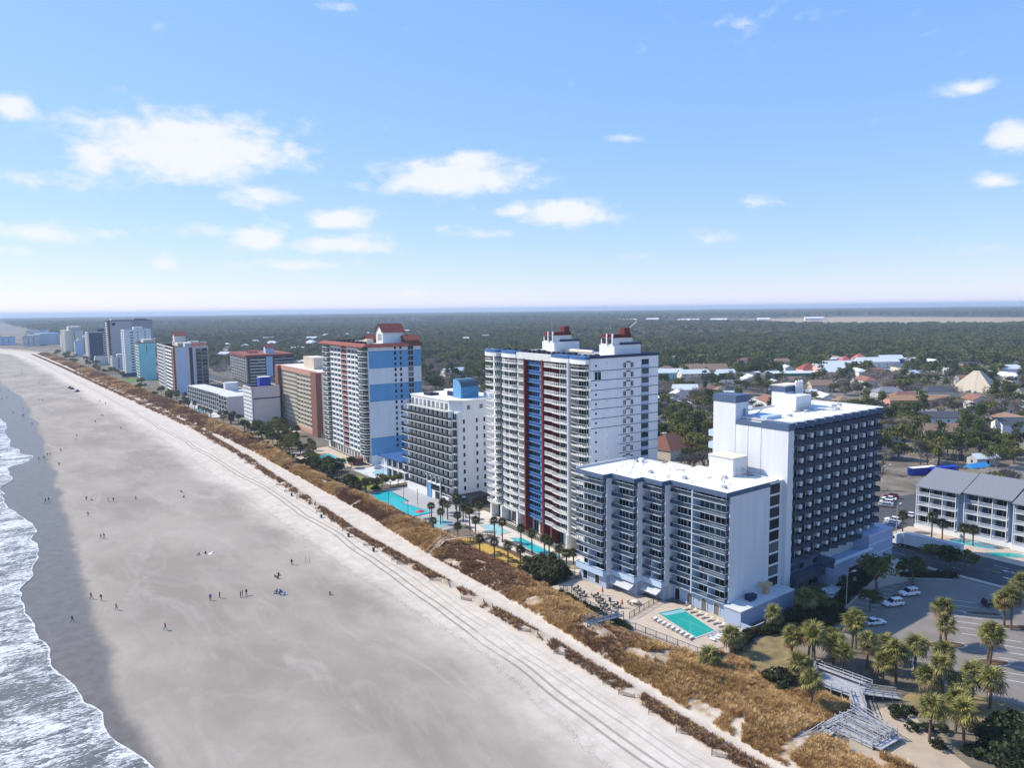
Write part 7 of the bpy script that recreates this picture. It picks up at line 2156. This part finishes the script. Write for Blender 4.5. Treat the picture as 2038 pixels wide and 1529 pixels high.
def palm_label(x, y):
    if (x, y) in ((152.4, 61.4), (150.7, 59.7)):
        return 'cabbage palm on the mulched kerb island at the sunlit edge of the parking lot'
    if (x, y) in ((149.8, 51.6), (150.8, 52.3)):
        return 'cabbage palm on the second kerb island by the parking exit'
    if (x, y) in ((169.6, 54.9), (170.1, 56.3)):
        return 'cabbage palm in the strip dividing the two parking rows'
    if (x, y) == (185.3, 58.5):
        return 'cabbage palm at the kerb by the road'
    if (x, y) == (131.3, 85.1) or (x, y) == (143.2, 85.6):
        return 'short palm in the shrubs beside the stepped hotel annex'
    if (x, y) == (115.5, 84.1):
        return 'short palm at the corner of the pool terrace'
    if (x, y) == (107.1, 82.9):
        return 'small palm in the dune grass below the pool terrace'
    if (x, y) == (110.2, 64.0):
        return 'palm in the dune grass at the seaward side of the viewing deck'
    if x < 122 and y < 52:
        return 'cabbage palm in the planted bed beside the sandy path'
    if x > 126 and y < 59:
        return 'cabbage palm in the bed between the parking exit and the sandy path'
    return 'cabbage palm in the grove between the viewing deck and the parking lot'
for (x, y, h) in NP:
    l = palm_label(x, y); palm(x, y, h * random.uniform(1.0, 1.5), l, 'palms: ' + l[:60], s=random.uniform(1.35, 1.65))
# slim palms of the hotel gardens: one joined crown each (a frond is only a few pixels there)
def crown_mesh(seed, dead=True):
    g = random.Random(seed); v, f = [], []
    for i in range(26):
        t = (i + .5) / 26; e = Euler((g.uniform(-.5, .5), -R(80 - 125 * t), i * 2.4), 'XYZ').to_matrix(); me_ = FR[i % 4]; k0 = len(v)
        for q in me_.vertices:
            v.append(tuple(e @ (q.co * g.uniform(.9, 1.05))))
        for p_ in me_.polygons:
            f.append(tuple(k0 + a for a in p_.vertices))
    m__ = bpy.data.meshes.new('crown'); m__.from_pydata(v, [], f); m__.materials.append(PALM_D); return m__
PALM_D = ramp_mat('garden_palm_frond', [(.03, .035, .012), (.05, .055, .016), (.08, .08, .024), (.04, .05, .016)], .65, .3, trans=.2, noise=.5, nscale=1.0)
PC = [crown_mesh(i) for i in range(3)]
def slim_palm(x, y, h, label, group, s=1.0, z=LAND):
    r = empty('palm_tree', (x, y, z), random.uniform(0, 6.28)); tag(r, label, 'palm tree', group)
    inst(random.choice(TRK), 'trunk', r, (0, 0, -.1), 0, (.9, .9, h + .1)); inst(random.choice(PC), 'crown', r, (0, 0, h), 0, s)
for (x, y, h) in ((119.8, 170.3, 6), (120.8, 167.7, 6), (120.5, 158.3, 6.5), (120.5, 153.4, 6.2), (120.9, 148.4, 5.8), (120.4, 145.8, 6), (121.0, 142.4, 4.5), (119.8, 138.2, 4.8), (111.4, 177, 4.5), (110.0, 163.5, 4.4), (110.3, 156.9, 5), (111.1, 151.8, 5), (113.0, 148.8, 4.4), (117.9, 177.3, 5), (119.8, 183.4, 6), (127.5, 189.5, 5), (123, 139, 4), (117.5, 141, 3.6)):
    slim_palm(x, y, h, 'slim garden palm between the yellow turf and the pools of the red and blue tower', 'garden palms of the red and blue tower')
for i, (x, y, h) in enumerate(((120.5, 197.4, 5), (116.1, 194.5, 4), (111.0, 190.5, 3), (115.5, 199.2, 5), (125, 199, 5), (128, 202, 5), (126, 195, 4), (122, 203, 4), (129, 206, 4.4), (123, 192, 4.4), (119, 189, 3.6), (124, 206, 3.6))):
    slim_palm(x, y, h, 'slim garden palm between the two turquoise pool terraces', 'garden palms between the pool terraces')
for i in range(24):
    x, y = random.uniform(111, 119), random.uniform(134, 147)
    slim_palm(x, y, random.uniform(1.2, 2.8), 'low bushy palm in the thicket beside the stepped hotel terrace', 'bushy palms in the thicket', 1.1)
for i in range(26):
    x, y = random.uniform(113, 123), random.uniform(246, 300)
    if not (114 < x < 127 and 250 < y < 274):
        slim_palm(x, y, random.uniform(2.5, 5.0), 'garden palm along the seaward gardens before the blue-banded tower', 'garden palms before the banded tower', 1.15)
for i in range(60):
    x, y = random.uniform(119, 133), random.uniform(330, 640)
    if free(x, y, 1):
        slim_palm(x, y, random.uniform(3, 5.5), 'garden palm along the seaward lots in front of the salmon hotel and grey motel', 'garden palms further down the beach', 1.2)
for (x, y, h) in ((220.1, 92.4, 6.2), (221.5, 90.1, 4.6), (222.4, 84.8, 4.4), (222.0, 82.3, 4.6), (220.1, 100.6, 5)):
    slim_palm(x, y, h, 'palm on the condominium pool deck', 'palms of the condominium pool', 1.2)

# ---- shrubs and hedges
def shrub_mesh(seed, n=900, leaf=.11):
    q, _ = clump_points(14, n // 14, 1, .55, (1, 1, .62), seed, .42); return cards(q, leaf, SHRUB, 'shrub', seed)
SH = [shrub_mesh(700 + i) for i in range(3)]
def shrub(x, y, s, label, group, z=None):
    o = inst(random.choice(SH), 'shrub', None, (x, y, LAND if z is None else z), random.uniform(0, 6.28), (s, s, s * random.uniform(.8, 1.1))); tag(o, label, 'shrub', group)
for (x, y, s) in ((118.5, 53.6, 1.3), (119.9, 54.6, 1.2), (120.8, 53.0, 1.3), (116.6, 50.6, 1.1), (117.8, 49.0, 1.3), (114.8, 45.6, 1.2), (116.8, 41.9, 1.4), (119.6, 47.4, 1.2)):
    shrub(x, y, s, 'rounded dark shrub in the bed along the sandy path', 'shrubs along the sandy path')
for (x, y, s) in ((118.3, 38.5, 3.2), (121.5, 40.5, 3.4), (124.5, 40.6, 3.2), (121, 36.8, 3.4), (125.5, 37.2, 3.2), (128.5, 39.6, 3.0), (116.5, 36.0, 2.6)):
    shrub(x, y, s, 'big dark evergreen shrub in the thicket beside the sandy path and parking exit', 'thicket at the sandy path')
for i in range(44):
    t = i / 43; x, y = (117.5 + 14 * t + random.uniform(-.8, .8), 84.8 + 1.6 * math.sin(t * 3) + random.uniform(-.8, .6))
    shrub(x, y, random.uniform(.8, 1.4), 'dark hedge shrub along the near edge of the pool terrace', 'hedge at the pool terrace')
for i in range(60):
    x, y = random.uniform(130, 150), random.uniform(79, 87)
    shrub(x, y, random.uniform(.9, 2.0), 'shaded shrub in the garden below the hotel annex', 'shrubs below the annex')
for (x, y, s) in ((112.8, 72.2, 2.3), (114.3, 70.9, 2.0), (111.6, 70.6, 1.8), (113.4, 69.3, 1.7)):
    shrub(x, y, s, 'dark green shrub mound in the dune grass seaward of the viewing deck', 'shrub mound by the viewing deck')
for i in range(46):
    t = i / 45; shrub(152 + 26 * t, 83.0 + 5.4 * t + random.uniform(-.5, 1.2), random.uniform(.8, 1.4), 'shaded hedge shrub along the kerb of the parking lot', 'hedge by the parking lot')
for i in range(26):
    t = i / 25; shrub(183.4 + 9 * t, 83 - 7.5 * t + random.uniform(-.6, .6), random.uniform(.8, 1.3), 'dark shrub in the planted point at the road end of the parking lot', 'hedge at the road end')
for i in range(60):
    x, y = random.uniform(110.5, 118.5), random.uniform(133.5, 147); shrub(x, y, random.uniform(.9, 1.7), 'dark undergrowth shrub in the palm thicket', 'undergrowth in the palm thicket')
for i in range(70):
    y = random.uniform(246, 420); x = random.uniform(112, 119) + (y - 246) * .02; shrub(x, y, random.uniform(.9, 2.2), 'dark shrub along the seaward edge of the hotel gardens', 'shrubs along the seaward gardens')
for i in range(40):
    t = i / 39; shrub(107.9 + 1.6 * t, 104 + 24 * t, random.uniform(.5, .9), 'dry brown hedge plant between the terrace and the dune', 'hedge between terrace and dune')
# ================================================================== vehicles
def loft(b, secs, mi=0, close=True):
    """secs: list of rings of equal length"""
    n = len(secs[0]); k = len(b.v)
    for s in secs:
        b.v += [tuple(p) for p in s]
    for i in range(len(secs) - 1):
        for j in range(n):
            a, c = k + i * n + j, k + i * n + (j + 1) % n
            b.f.append((a, c, c + n, a + n)); b.m.append(mi)
    b.f.append(tuple(k + j for j in range(n))[::-1]); b.m.append(mi)
    b.f.append(tuple(k + (len(secs) - 1) * n + j for j in range(n))); b.m.append(mi)
def car_meshes(suv):
    L, Wd = (4.8, 1.9) if suv else (4.6, 1.8)
    h1, h2 = (1.02, 1.74) if suv else (.86, 1.42)
    prof = ([(-2.4, .55, .95), (-2.3, .32, 1.02), (-1.6, .28, 1.05), (-.2, .28, 1.05), (.9, .28, 1.04), (1.6, .28, .98), (2.2, .32, .88), (2.4, .45, .72)] if suv else
            [(-2.3, .55, .82), (-2.2, .30, .90), (-1.5, .25, .92), (-.2, .25, .92), (.8, .25, .90), (1.5, .25, .82), (2.1, .30, .72), (2.3, .42, .60)])
    b = MB(); secs = []
    for i, (x, z0, z1) in enumerate(prof):
        w_ = Wd / 2 * (.86 if i in (0, len(prof) - 1) else (.96 if i in (1, len(prof) - 2) else 1))
        secs.append([(x, -w_, z0 + .1), (x, -w_, z1 - .16), (x, -w_ * .9, z1), (x, w_ * .9, z1), (x, w_, z1 - .16), (x, w_, z0 + .1), (x, w_ * .85, z0), (x, -w_ * .85, z0)])
    loft(b, secs)
    body = b
    if suv:
        lo, hi = (-2.25, 1.05), (-2.0, .25)
    else:
        lo, hi = (-1.75, 1.05), (-1.05, .25)
    zlo = prof[3][2] - .02
    g_ = MB()
    w0, w1 = Wd / 2 * .9, Wd / 2 * .72
    loft(g_, [[(lo[0], -w0, zlo), (lo[1], -w0, zlo), (lo[1], w0, zlo), (lo[0], w0, zlo)], [(hi[0], -w1, h2 - .06), (hi[1], -w1, h2 - .06), (hi[1], w1, h2 - .06), (hi[0], w1, h2 - .06)]])
    roof = MB(); loft(roof, [[(hi[0] - .05, -w1 - .03, h2 - .06), (hi[1] + .06, -w1 - .03, h2 - .06), (hi[1] + .06, w1 + .03, h2 - .06), (hi[0] - .05, w1 + .03, h2 - .06)], [(hi[0] + .08, -w1 + .1, h2), (hi[1] - .1, -w1 + .1, h2), (hi[1] - .1, w1 - .1, h2), (hi[0] + .08, w1 - .1, h2)]])
    for xm in ((-1.35, -.3, .62) if suv else (-.45, .5)):      # pillars
        for s in (-1, 1):
            t = (xm - lo[0]) / (lo[1] - lo[0]); xt = hi[0] + (hi[1] - hi[0]) * t
            roof.tube((xm, s * (w0 + .01), zlo), (xt, s * (w1 + .02), h2 - .05), .045, .045, 4)
    wh = MB(); wh.tube((0, -.11, 0), (0, .11, 0), .34, .34, 14, 0); wh.tube((0, -.12, 0), (0, .12, 0), .2, .2, 10, 1)
    hl = MB(); hl.box(-.04, -.2, -.07, .06, .2, .07)
    mir = MB(); mir.box(-.08, -.1, -.07, .08, .1, .07)
    return body, g_, roof, wh, hl, mir, Wd
CARM = {}
def car(x, y, rz, paint, suv, label, group=None):
    key = (suv,)
    if key not in CARM:
        CARM[key] = car_meshes(suv)
    body, g_, roof, wh, hl, mir, Wd = CARM[key]
    cm_ = lambda nm, mb_, mt: cached(('car', suv, nm, mt[0].name if isinstance(mt, list) else mt.name), lambda: mb_.mesh(nm, mt))
    r = empty('parked_suv' if suv else 'parked_car', (x, y, LAND + .02), rz); tag(r, label, 'car', group)
    inst(cm_('body', body, paint), 'body', r); inst(cm_('window', g_, M['carglass']), 'window', r); inst(cm_('roof', roof, paint), 'roof', r)
    for wx in (-1.45, 1.45):
        for s in (-1, 1):
            inst(cm_('wheel', wh, [M['rubber'], M['steel']]), 'wheel', r, (wx, s * (Wd / 2 - .1), .34))
    for s in (-1, 1):
        inst(cm_('headlight', hl, M['headlamp']), 'headlight', r, (2.28 if suv else 2.2, s * .6, .74 if suv else .62)); inst(cm_('tail_light', hl, M['carlight']), 'tail_light', r, (-2.4 if suv else -2.3, s * .62, .82 if suv else .7))
        inst(cm_('mirror', mir, paint), 'mirror', r, (.75, s * (Wd / 2 + .08), 1.08 if suv else .95))
car(172.2, 76.6, R(158), M['carwhite'], True, 'white SUV parked by the small kerb island in the shade')
car(163.2, 76.0, R(155), M['carwhite'], True, 'white SUV with a black sunroof parked between the other two white cars')
car(150.4, 73.6, R(-26), M['carwhite'], False, 'white car parked beside the palms at the lot edge')
car(180.6, 62.2, R(-30), M['carblack'], True, 'black SUV half hidden by the palms at the divider strip')
CL = [(247, 118.8, 'carwhite', True, 'white SUV in the row behind the condominium'), (250, 119.9, 'carblack', False, 'black car in the row behind the condominium'), (253, 120.6, 'carwhite', False, 'white car in the row behind the condominium'), (256.5, 121.6, 'carred', True, 'dark red SUV at the end of the row behind the condominium'),
      (243.5, 117.2, 'carsilver', False, 'silver car at the near end of the row behind the condominium'), (228, 107.2, 'carwhite', True, 'white SUV near the lot entrance'), (225.2, 106.2, 'carsilver', False, 'silver car near the lot entrance'), (222.6, 105.2, 'carblue', False, 'blue car near the lot entrance'), (238.5, 106.5, 'carwhite', False, 'white car beside the end of the condominium')]
for i, (x, y, p_, sv, lab) in enumerate(CL):
    car(x, y, R(110 if i < 5 else (100 if i < 8 else 20)), M[p_], sv, lab)
for i in range(26):       # cars on inland lots, a few pixels each
    bx = random.choice(((590, 345, 630, 392), (705, 374, 795, 396), (434, 304, 466, 322), (692, 305, 728, 355), (850, 422, 896, 466)))
    x, y = random.uniform(bx[0], bx[2]), random.uniform(bx[1], bx[3])
    k = random.choice(('carwhite', 'carwhite', 'carsilver', 'carblack', 'carred', 'carblue'))
    car(x, y, R(random.choice((0, 90)) + random.uniform(-4, 4)), M[k], random.random() < .5, k[3:] + ' car parked on an inland lot among the trees', 'inland ' + k[3:] + ' cars')
for (y, p_, l) in ((40, 'carsilver', 'silver car driving on the coast road'), (160, 'carwhite', 'white car on the coast road behind the hotels')):
    car(207, y, R(90), M[p_], False, l)
T = empty('semi_truck', (206.6, 99.6, LAND + .02), R(90)); tag(T, 'white semi truck with a long grey-white trailer on the road before the condominium', 'truck')
b = MB(); b.box(-20.5, -1.27, 1.15, -6.2, 1.27, 4.05); tr_ = b.build('trailer', M['roofwhite'], T)
b = MB(); b.box(-20.55, -1.31, 1.05, -6.15, 1.31, 1.25); b.box(-20.55, -1.3, 3.98, -6.15, 1.3, 4.1); b.build('trailer_rail', M['steel'], tr_)
b = MB(); b.box(-15, -.6, .6, -7, .6, 1.1); b.build('chassis', M['dark'], T)
b = MB(); loft(b, [[(-5.4, -1.2, .7), (-2.4, -1.2, .7), (-2.4, 1.2, .7), (-5.4, 1.2, .7)], [(-5.4, -1.2, 3.0), (-2.3, -1.2, 2.2), (-2.3, 1.2, 2.2), (-5.4, 1.2, 3.0)], [(-5.4, -1.15, 3.9), (-3.6, -1.1, 3.3), (-3.6, 1.1, 3.3), (-5.4, 1.15, 3.9)]]); b.build('cab', M['carwhite'], T)
b = MB(); loft(b, [[(-2.4, -1.0, .7), (-.4, -.95, .7), (-.4, .95, .7), (-2.4, 1.0, .7)], [(-2.4, -1.0, 2.0), (-.5, -.85, 1.7), (-.5, .85, 1.7), (-2.4, 1.0, 2.0)]]); b.build('hood', M['carwhite'], T)
b = MB(); b.face([(-2.28, -1.05, 2.25), (-2.28, 1.05, 2.25), (-3.4, .98, 3.2), (-3.4, -.98, 3.2)]); b.box(-3.6, -1.23, 2.0, -2.7, -1.21, 2.8); b.box(-3.6, 1.21, 2.0, -2.7, 1.23, 2.8); b.build('windscreen', M['carglass'], T)
wm2 = MB(); wm2.tube((0, -.18, 0), (0, .18, 0), .52, .52, 14, 0); wm2.tube((0, -.19, 0), (0, .19, 0), .28, .28, 10, 1); wme = wm2.mesh('wheel', [M['rubber'], M['steel']])
for x in (-1.3, -5.2, -6.6, -18.2, -19.5):
    for s in (-1, 1):
        inst(wme, 'wheel', T, (x, s * 1.05, .52))
for s in (-1, 1):
    b = MB(); b.tube((-5.2, s * 1.0, 1.0), (-5.2, s * 1.0, 4.1), .08, .08, 6); b.build('exhaust_stack', M['steel'], T)
# roadside park sign by the walk
sg = empty('sign', (134.4, 59.0, LAND)); tag(sg, 'small dark sign board on a post at the parking exit', 'sign')
b = MB(); b.tube((0, 0, 0), (0, 0, 2.6), .05, .05, 6); b.build('post', M['dark'], sg); b = MB(); b.box(-.4, -.04, 1.9, .4, -.06, 2.6); b.build('panel', M['dark'], sg)

# ================================================================== people on the beach
def skin_mesh(verts, edges, radii, name):
    me = bpy.data.meshes.new(name); me.from_pydata([Vector(v) for v in verts], edges, [])
    o = bpy.data.objects.new('tmp', me); COL.objects.link(o)
    md = o.modifiers.new('s', 'SKIN'); md.use_smooth_shade = True
    for i, r_ in enumerate(radii):
        sv = me.skin_vertices[0].data[i]; sv.radius = (r_, r_) if not isinstance(r_, tuple) else r_; sv.use_root = (i == 0)
    ss = o.modifiers.new('d', 'SUBSURF'); ss.levels = 1; ss.render_levels = 1
    dg = bpy.context.evaluated_depsgraph_get()
    out = bpy.data.meshes.new_from_object(o.evaluated_get(dg))
    bpy.data.objects.remove(o); bpy.data.meshes.remove(me)
    out.name = name
    return out
def body(pose):
    # x = right, y = forward (face), z = up; one continuous figure 1.72 m tall
    if pose == 'stand':
        hip, sp = .0, .05
        V = [(0, 0, .93), (0, .01, 1.12), (0, 0, 1.34), (0, .0, 1.45), (0, .02, 1.53), (0, .02, 1.66),
             (-.11, 0, .88), (-.12, .01, .5), (-.12, -.02, .08), (-.12, .12, .04), (.11, 0, .88), (.12, .01, .5), (.12, -.02, .08), (.12, .12, .04),
             (-.19, 0, 1.38), (-.24, -.02, 1.12), (-.25, .05, .88), (-.25, .08, .79), (.19, 0, 1.38), (.24, -.02, 1.12), (.25, .05, .88), (.25, .08, .79)]
    elif pose == 'walk':
        V = [(0, 0, .92), (0, .02, 1.12), (0, .04, 1.34), (0, .05, 1.45), (0, .08, 1.53), (0, .08, 1.66),
             (-.10, 0, .87), (-.11, .22, .5), (-.11, .28, .08), (-.11, .42, .06), (.10, 0, .87), (.11, -.08, .5), (.11, -.36, .16), (.11, -.26, .04),
             (-.19, .03, 1.38), (-.23, -.1, 1.13), (-.24, -.14, .9), (-.24, -.12, .81), (.19, .03, 1.38), (.23, .1, 1.13), (.24, .24, .95), (.24, .29, .88)]
    else:
        V = [(0, 0, .18), (0, -.06, .38), (0, -.06, .60), (0, -.05, .71), (0, -.02, .79), (0, -.01, .92),
             (-.11, .04, .15), (-.13, .36, .38), (-.13, .58, .07), (-.13, .70, .04), (.11, .04, .15), (.14, .40, .34), (.14, .64, .07), (.14, .76, .04),
             (-.19, -.06, .64), (-.25, .06, .42), (-.18, .26, .36), (-.14, .33, .38), (.19, -.06, .64), (.25, .06, .42), (.18, .28, .34), (.15, .35, .36)]
    Ed = [(0, 1), (1, 2), (2, 3), (3, 4), (4, 5), (0, 6), (6, 7), (7, 8), (8, 9), (0, 10), (10, 11), (11, 12), (12, 13), (2, 14), (14, 15), (15, 16), (16, 17), (2, 18), (18, 19), (19, 20), (20, 21)]
    Rr = [(.15, .11), (.13, .10), (.15, .11), (.06, .06), .085, .095, .095, .065, .045, .04, .095, .065, .045, .04, .065, .048, .036, .04, .065, .048, .036, .04]
    return skin_mesh(V, Ed, Rr, 'body'), V
BODY = {k: body(k) for k in ('stand', 'walk', 'sit')}
SKIN = mat('skin', (.42, .26, .19), .6, .05, 2)
HAIR = mat('dark_hair', (.03, .022, .016), .8, .1, 2)
CLOTH = {k: mat(k + '_cloth', c_, .9, .12, 3) for k, c_ in dict(black=(.015, .015, .018), navy=(.02, .03, .07), grey=(.12, .12, .13), white=(.7, .7, .68), blue=(.03, .10, .35), red=(.30, .03, .03), brown=(.10, .06, .04), teal=(.03, .15, .16), khaki=(.25, .2, .13)).items()}
PCH = {}
def person_mesh(pose, top, leg):
    key = (pose, top, leg)
    if key in PCH:
        return PCH[key]
    src_, V = BODY[pose]
    me = src_.copy(); me.materials.clear()
    for m_ in (SKIN, CLOTH[top], CLOTH[leg], HAIR, M['rubber']):
        me.materials.append(m_)
    hz, nz = V[0][2], V[3][2]; hc = Vector(V[5])
    idxs = []
    for p_ in me.polygons:
        c_ = p_.center
        dl = min((c_ - Vector(V[i])).length for i in (17, 21)); dh = (c_ - hc).length
        foot = min((c_ - Vector(V[i])).length for i in (9, 13))
        if dl < .09:
            k = 0
        elif c_.z > nz + .01 and dh < .25:
            k = 3 if (c_.z > hc.z + .02 or c_.y < hc.y - .03) else 0
        elif foot < .12:
            k = 4
        elif (pose == 'sit' and (c_.y > .1 and c_.z < .5 and dl > .14) and min((c_ - Vector(V[i])).length for i in (15, 16, 19, 20)) > .08) or (pose != 'sit' and c_.z < hz + .03 and min((c_ - Vector(V[i])).length for i in (16, 20, 17, 21)) > .10):
            k = 2
        else:
            k = 1
        idxs.append(k)
    me.polygons.foreach_set('material_index', idxs)
    PCH[key] = me
    return me
def person(x, y, pose, top, leg, label, group=None, rz=None, s=1.06):
    o = inst(person_mesh(pose, top, leg), 'person', None, (x, y, gz(x, y)), random.uniform(0, 6.28) if rz is None else rz, s)
    tag(o, label, 'person', group)
PPL = [
 (23.6, 413.9, 'walk', 'black', 'navy', None), (25.7, 414.9, 'walk', 'grey', 'black', None), (27.8, 422.4, 'walk', 'navy', 'black', None), (28.9, 423.0, 'walk', 'black', 'grey', None),
 (29.8, 390.3, 'walk', 'black', 'black', 'person in black walking alone just inland of the wet sand'),
 (19.1, 318.6, 'walk', 'black', 'black', 'person in black at the left of a pair walking on wet sand'), (20.2, 318.8, 'walk', 'brown', 'black', 'person in a brown top at the right of a pair walking on wet sand'),
 (31.5, 310.1, 'stand', 'black', 'grey', 'person in a black top standing beside a crouching companion'), (32.9, 309.2, 'sit', 'grey', 'grey', 'person in grey crouching on the damp sand'),
 (37.7, 302.6, 'stand', 'black', 'navy', 'person in a black top and navy trousers on the open damp sand'), (39.2, 301.2, 'walk', 'khaki', 'black', 'person in a khaki top walking on the open damp sand'),
 (46.1, 297.7, 'walk', 'navy', 'black', 'person in a navy top walking alone on the open sand'), (61.0, 288.9, 'sit', 'black', 'grey', 'person in black sitting on the sand with a dark bag'), (62.0, 298.4, 'sit', 'brown', 'brown', 'person in brown sitting on the upper sand'),
 (29.2, 285.6, 'walk', 'black', 'brown', 'person in a black top and brown trousers near the wet edge'), (28.9, 253.9, 'walk', 'black', 'grey', 'person in a black top at the left of a close pair'), (29.8, 253.8, 'walk', 'black', 'black', 'person all in black at the right of a close pair'),
 (49.0, 217.3, 'sit', 'grey', 'khaki', 'person in a grey top sitting near a white towel'), (50.7, 216.9, 'sit', 'black', 'black', 'person in black sitting beside the white towel'),
 (19.9, 201.3, 'walk', 'black', 'black', 'person in black bending on the wet sand'), (21.7, 198.3, 'walk', 'black', 'navy', 'person in black stooping on the wet sand'), (23.7, 189.6, 'walk', 'grey', 'black', 'small person in grey walking at the wet edge'),
 (14.6, 188.6, 'walk', 'black', 'navy', 'person in a black top and navy trousers alone on the wet sand near the foam'), (30.5, 170.1, 'walk', 'red', 'navy', 'person in a dark red top walking on the damp sand'),
 (42.7, 180.6, 'stand', 'blue', 'navy', 'person in bright blue standing on the sand'), (44.9, 180.7, 'stand', 'black', 'black', 'person in black standing near the person in blue'),
 (49.0, 177.6, 'stand', 'grey', 'grey', 'small person in grey at the front of a group of three'), (49.6, 178.2, 'stand', 'black', 'brown', 'tall person in a black top and brown trousers in the group of three'), (50.5, 178.0, 'stand', 'brown', 'black', 'tall person in a brown top in the group of three'),
 (66.7, 191.2, 'stand', 'black', 'black', 'person in black standing beside the driftwood stakes'), (60.0, 185.2, 'sit', 'red', 'black', 'person in dark red seated in the beach circle'), (61.2, 186.0, 'sit', 'black', 'brown', 'person in black seated in the beach circle'), (60.4, 183.9, 'sit', 'brown', 'black', 'person in brown seated in the beach circle'),
 (57.2, 175.4, 'sit', 'blue', 'navy', 'person in blue seated in a beach chair'), (57.0, 172.9, 'sit', 'navy', 'blue', 'person in navy seated in a beach chair'), (66.6, 164.8, 'sit', 'khaki', 'black', 'person in khaki lounging on the upper sand')]
for (x, y, po, a, c_, lab) in PPL:
    if lab is None:
        lab = 'person with %s top and %s trousers in the foursome at the foam edge' % (a, c_)
    person(x, y, po, a, c_, lab)
FARP = [(21.4, 814.9), (26.7, 808.8), (19.3, 732.5), (23.2, 741.8), (29.4, 645.0), (22.3, 624.8), (26.7, 600.8), (27.5, 600.2), (29.1, 549.4), (43.0, 697.2), (44.9, 695.1), (55.0, 873.4), (56.8, 838.5), (59.5, 776.1), (69.9, 675.6), (68.8, 556.1), (69.6, 555.2), (61.7, 527.7), (46.0, 477.1), (69.7, 484.7), (79.7, 647.2), (80.7, 625.9), (34.1, 431.2), (40, 980), (48, 1020), (30, 1050), (52, 1110)]
for (x, y) in FARP:
    a = random.choice(('black', 'navy', 'grey', 'brown')); person(x, y, random.choice(('walk', 'walk', 'stand')), a, random.choice(('black', 'navy')), 'distant person in a dark %s top on the far stretch of beach' % a if a != 'black' else 'distant person in black on the far stretch of beach', 'distant people in ' + a)
# beach chairs, towel, stakes, tents
def beach_chair(x, y, rz, mt, label):
    r = empty('beach_chair', (x, y, gz(x, y)), rz); tag(r, label, 'beach chair')
    b = MB(); b.box(-.28, -.28, .14, .28, .3, .19); b.build('seat', mt, r)
    b = MB(); b.face([(-.28, -.28, .17), (.28, -.28, .17), (.28, -.6, .85), (-.28, -.6, .85)]); b.face([(-.28, -.3, .14), (-.28, -.62, .83), (.28, -.62, .83), (.28, -.3, .14)]); b.build('backrest', mt, r)
    for sx in (-.26, .26):
        b = MB(); b.tube((sx, .28, 0), (sx, .28, .3), .02, .02, 4); b.build('leg', M['steel'], r); b = MB(); b.tube((sx, -.3, 0), (sx, -.3, .3), .02, .02, 4); b.build('leg', M['steel'], r)
bl_ = mat('blue_sling', (.05, .16, .35), .8, .1, 2)
for (x, y, rz, l) in ((56.4, 174.4, .6, 'blue beach chair with its back to the sea'), (58.0, 174.6, -.8, 'blue beach chair nearest the dune in the pair of seated friends'), (57.6, 172.0, 1.9, 'blue beach chair tilted towards the others')):
    beach_chair(x, y, rz, bl_, l)
b = MB(); b.box(-.9, -.5, 0, .9, .5, .04); b.box(.3, -.3, .04, .8, .2, .3); tag(b.build('beach_towel', M['white2'], None, (51.9, 216.2, gz(51.9, 216.2)), .4), 'white towel spread beside the seated pair', 'towel')
b = MB(); b.tube((0, 0, -.3), (-.1, .1, 1.7), .05, .04, 5); o = b.build('driftwood_stake', M['wood_dark'], None, (70.5, 190.6, gz(70.5, 190.6))); tag(o, 'taller driftwood stake standing in the sand', 'stake')
b = MB(); b.tube((0, 0, -.3), (.1, .0, 1.2), .05, .04, 5); o = b.build('driftwood_stake', M['wood_dark'], None, (71.2, 190.0, gz(71.2, 190.0))); tag(o, 'shorter driftwood stake standing in the sand', 'stake')
for (x, y, l) in ((73.3, 787.9, 'dark beach tent first in the far row'), (74.0, 775.4, 'dark beach tent in the middle of the far row'), (75.0, 746.7, 'dark beach tent standing apart from the far pair')):
    b = MB(); s = 2.0
    for (p, q) in (((-s, -s), (s, -s)), ((s, -s), (s, s)), ((s, s), (-s, s)), ((-s, s), (-s, -s))):
        b.face([(*p, 0), (*q, 0), (q[0] * .15, q[1] * .15, 1.9), (p[0] * .15, p[1] * .15, 1.9)])
    tag(b.build('beach_tent', CLOTH['navy'], None, (x, y, gz(x, y)), .3), l, 'tent')
# ================================================================== the air
b = MB(); b.box(-26000, -3500, -6, 31000, 31000, 96)
hz = b.build('haze', None) if False else None
me = bpy.data.meshes.new('haze'); me.from_pydata(b.v, [], b.f); hm = bpy.data.materials.new('haze'); hm.use_nodes = True
for n in list(hm.node_tree.nodes):
    if n.type == 'BSDF_PRINCIPLED':
        hm.node_tree.nodes.remove(n)
pv = hm.node_tree.nodes.new('ShaderNodeVolumePrincipled'); pv.inputs['Density'].default_value = 1.15e-4; pv.inputs['Color'].default_value = (.68, .82, 1.0, 1); pv.inputs['Anisotropy'].default_value = .1
hm.node_tree.links.new(pv.outputs[0], hm.node_tree.nodes['Material Output'].inputs['Volume'])
me.materials.append(hm)
hz = inst(me, 'haze'); stuff(hz, 'thin bluish haze over the coast', 'haze')
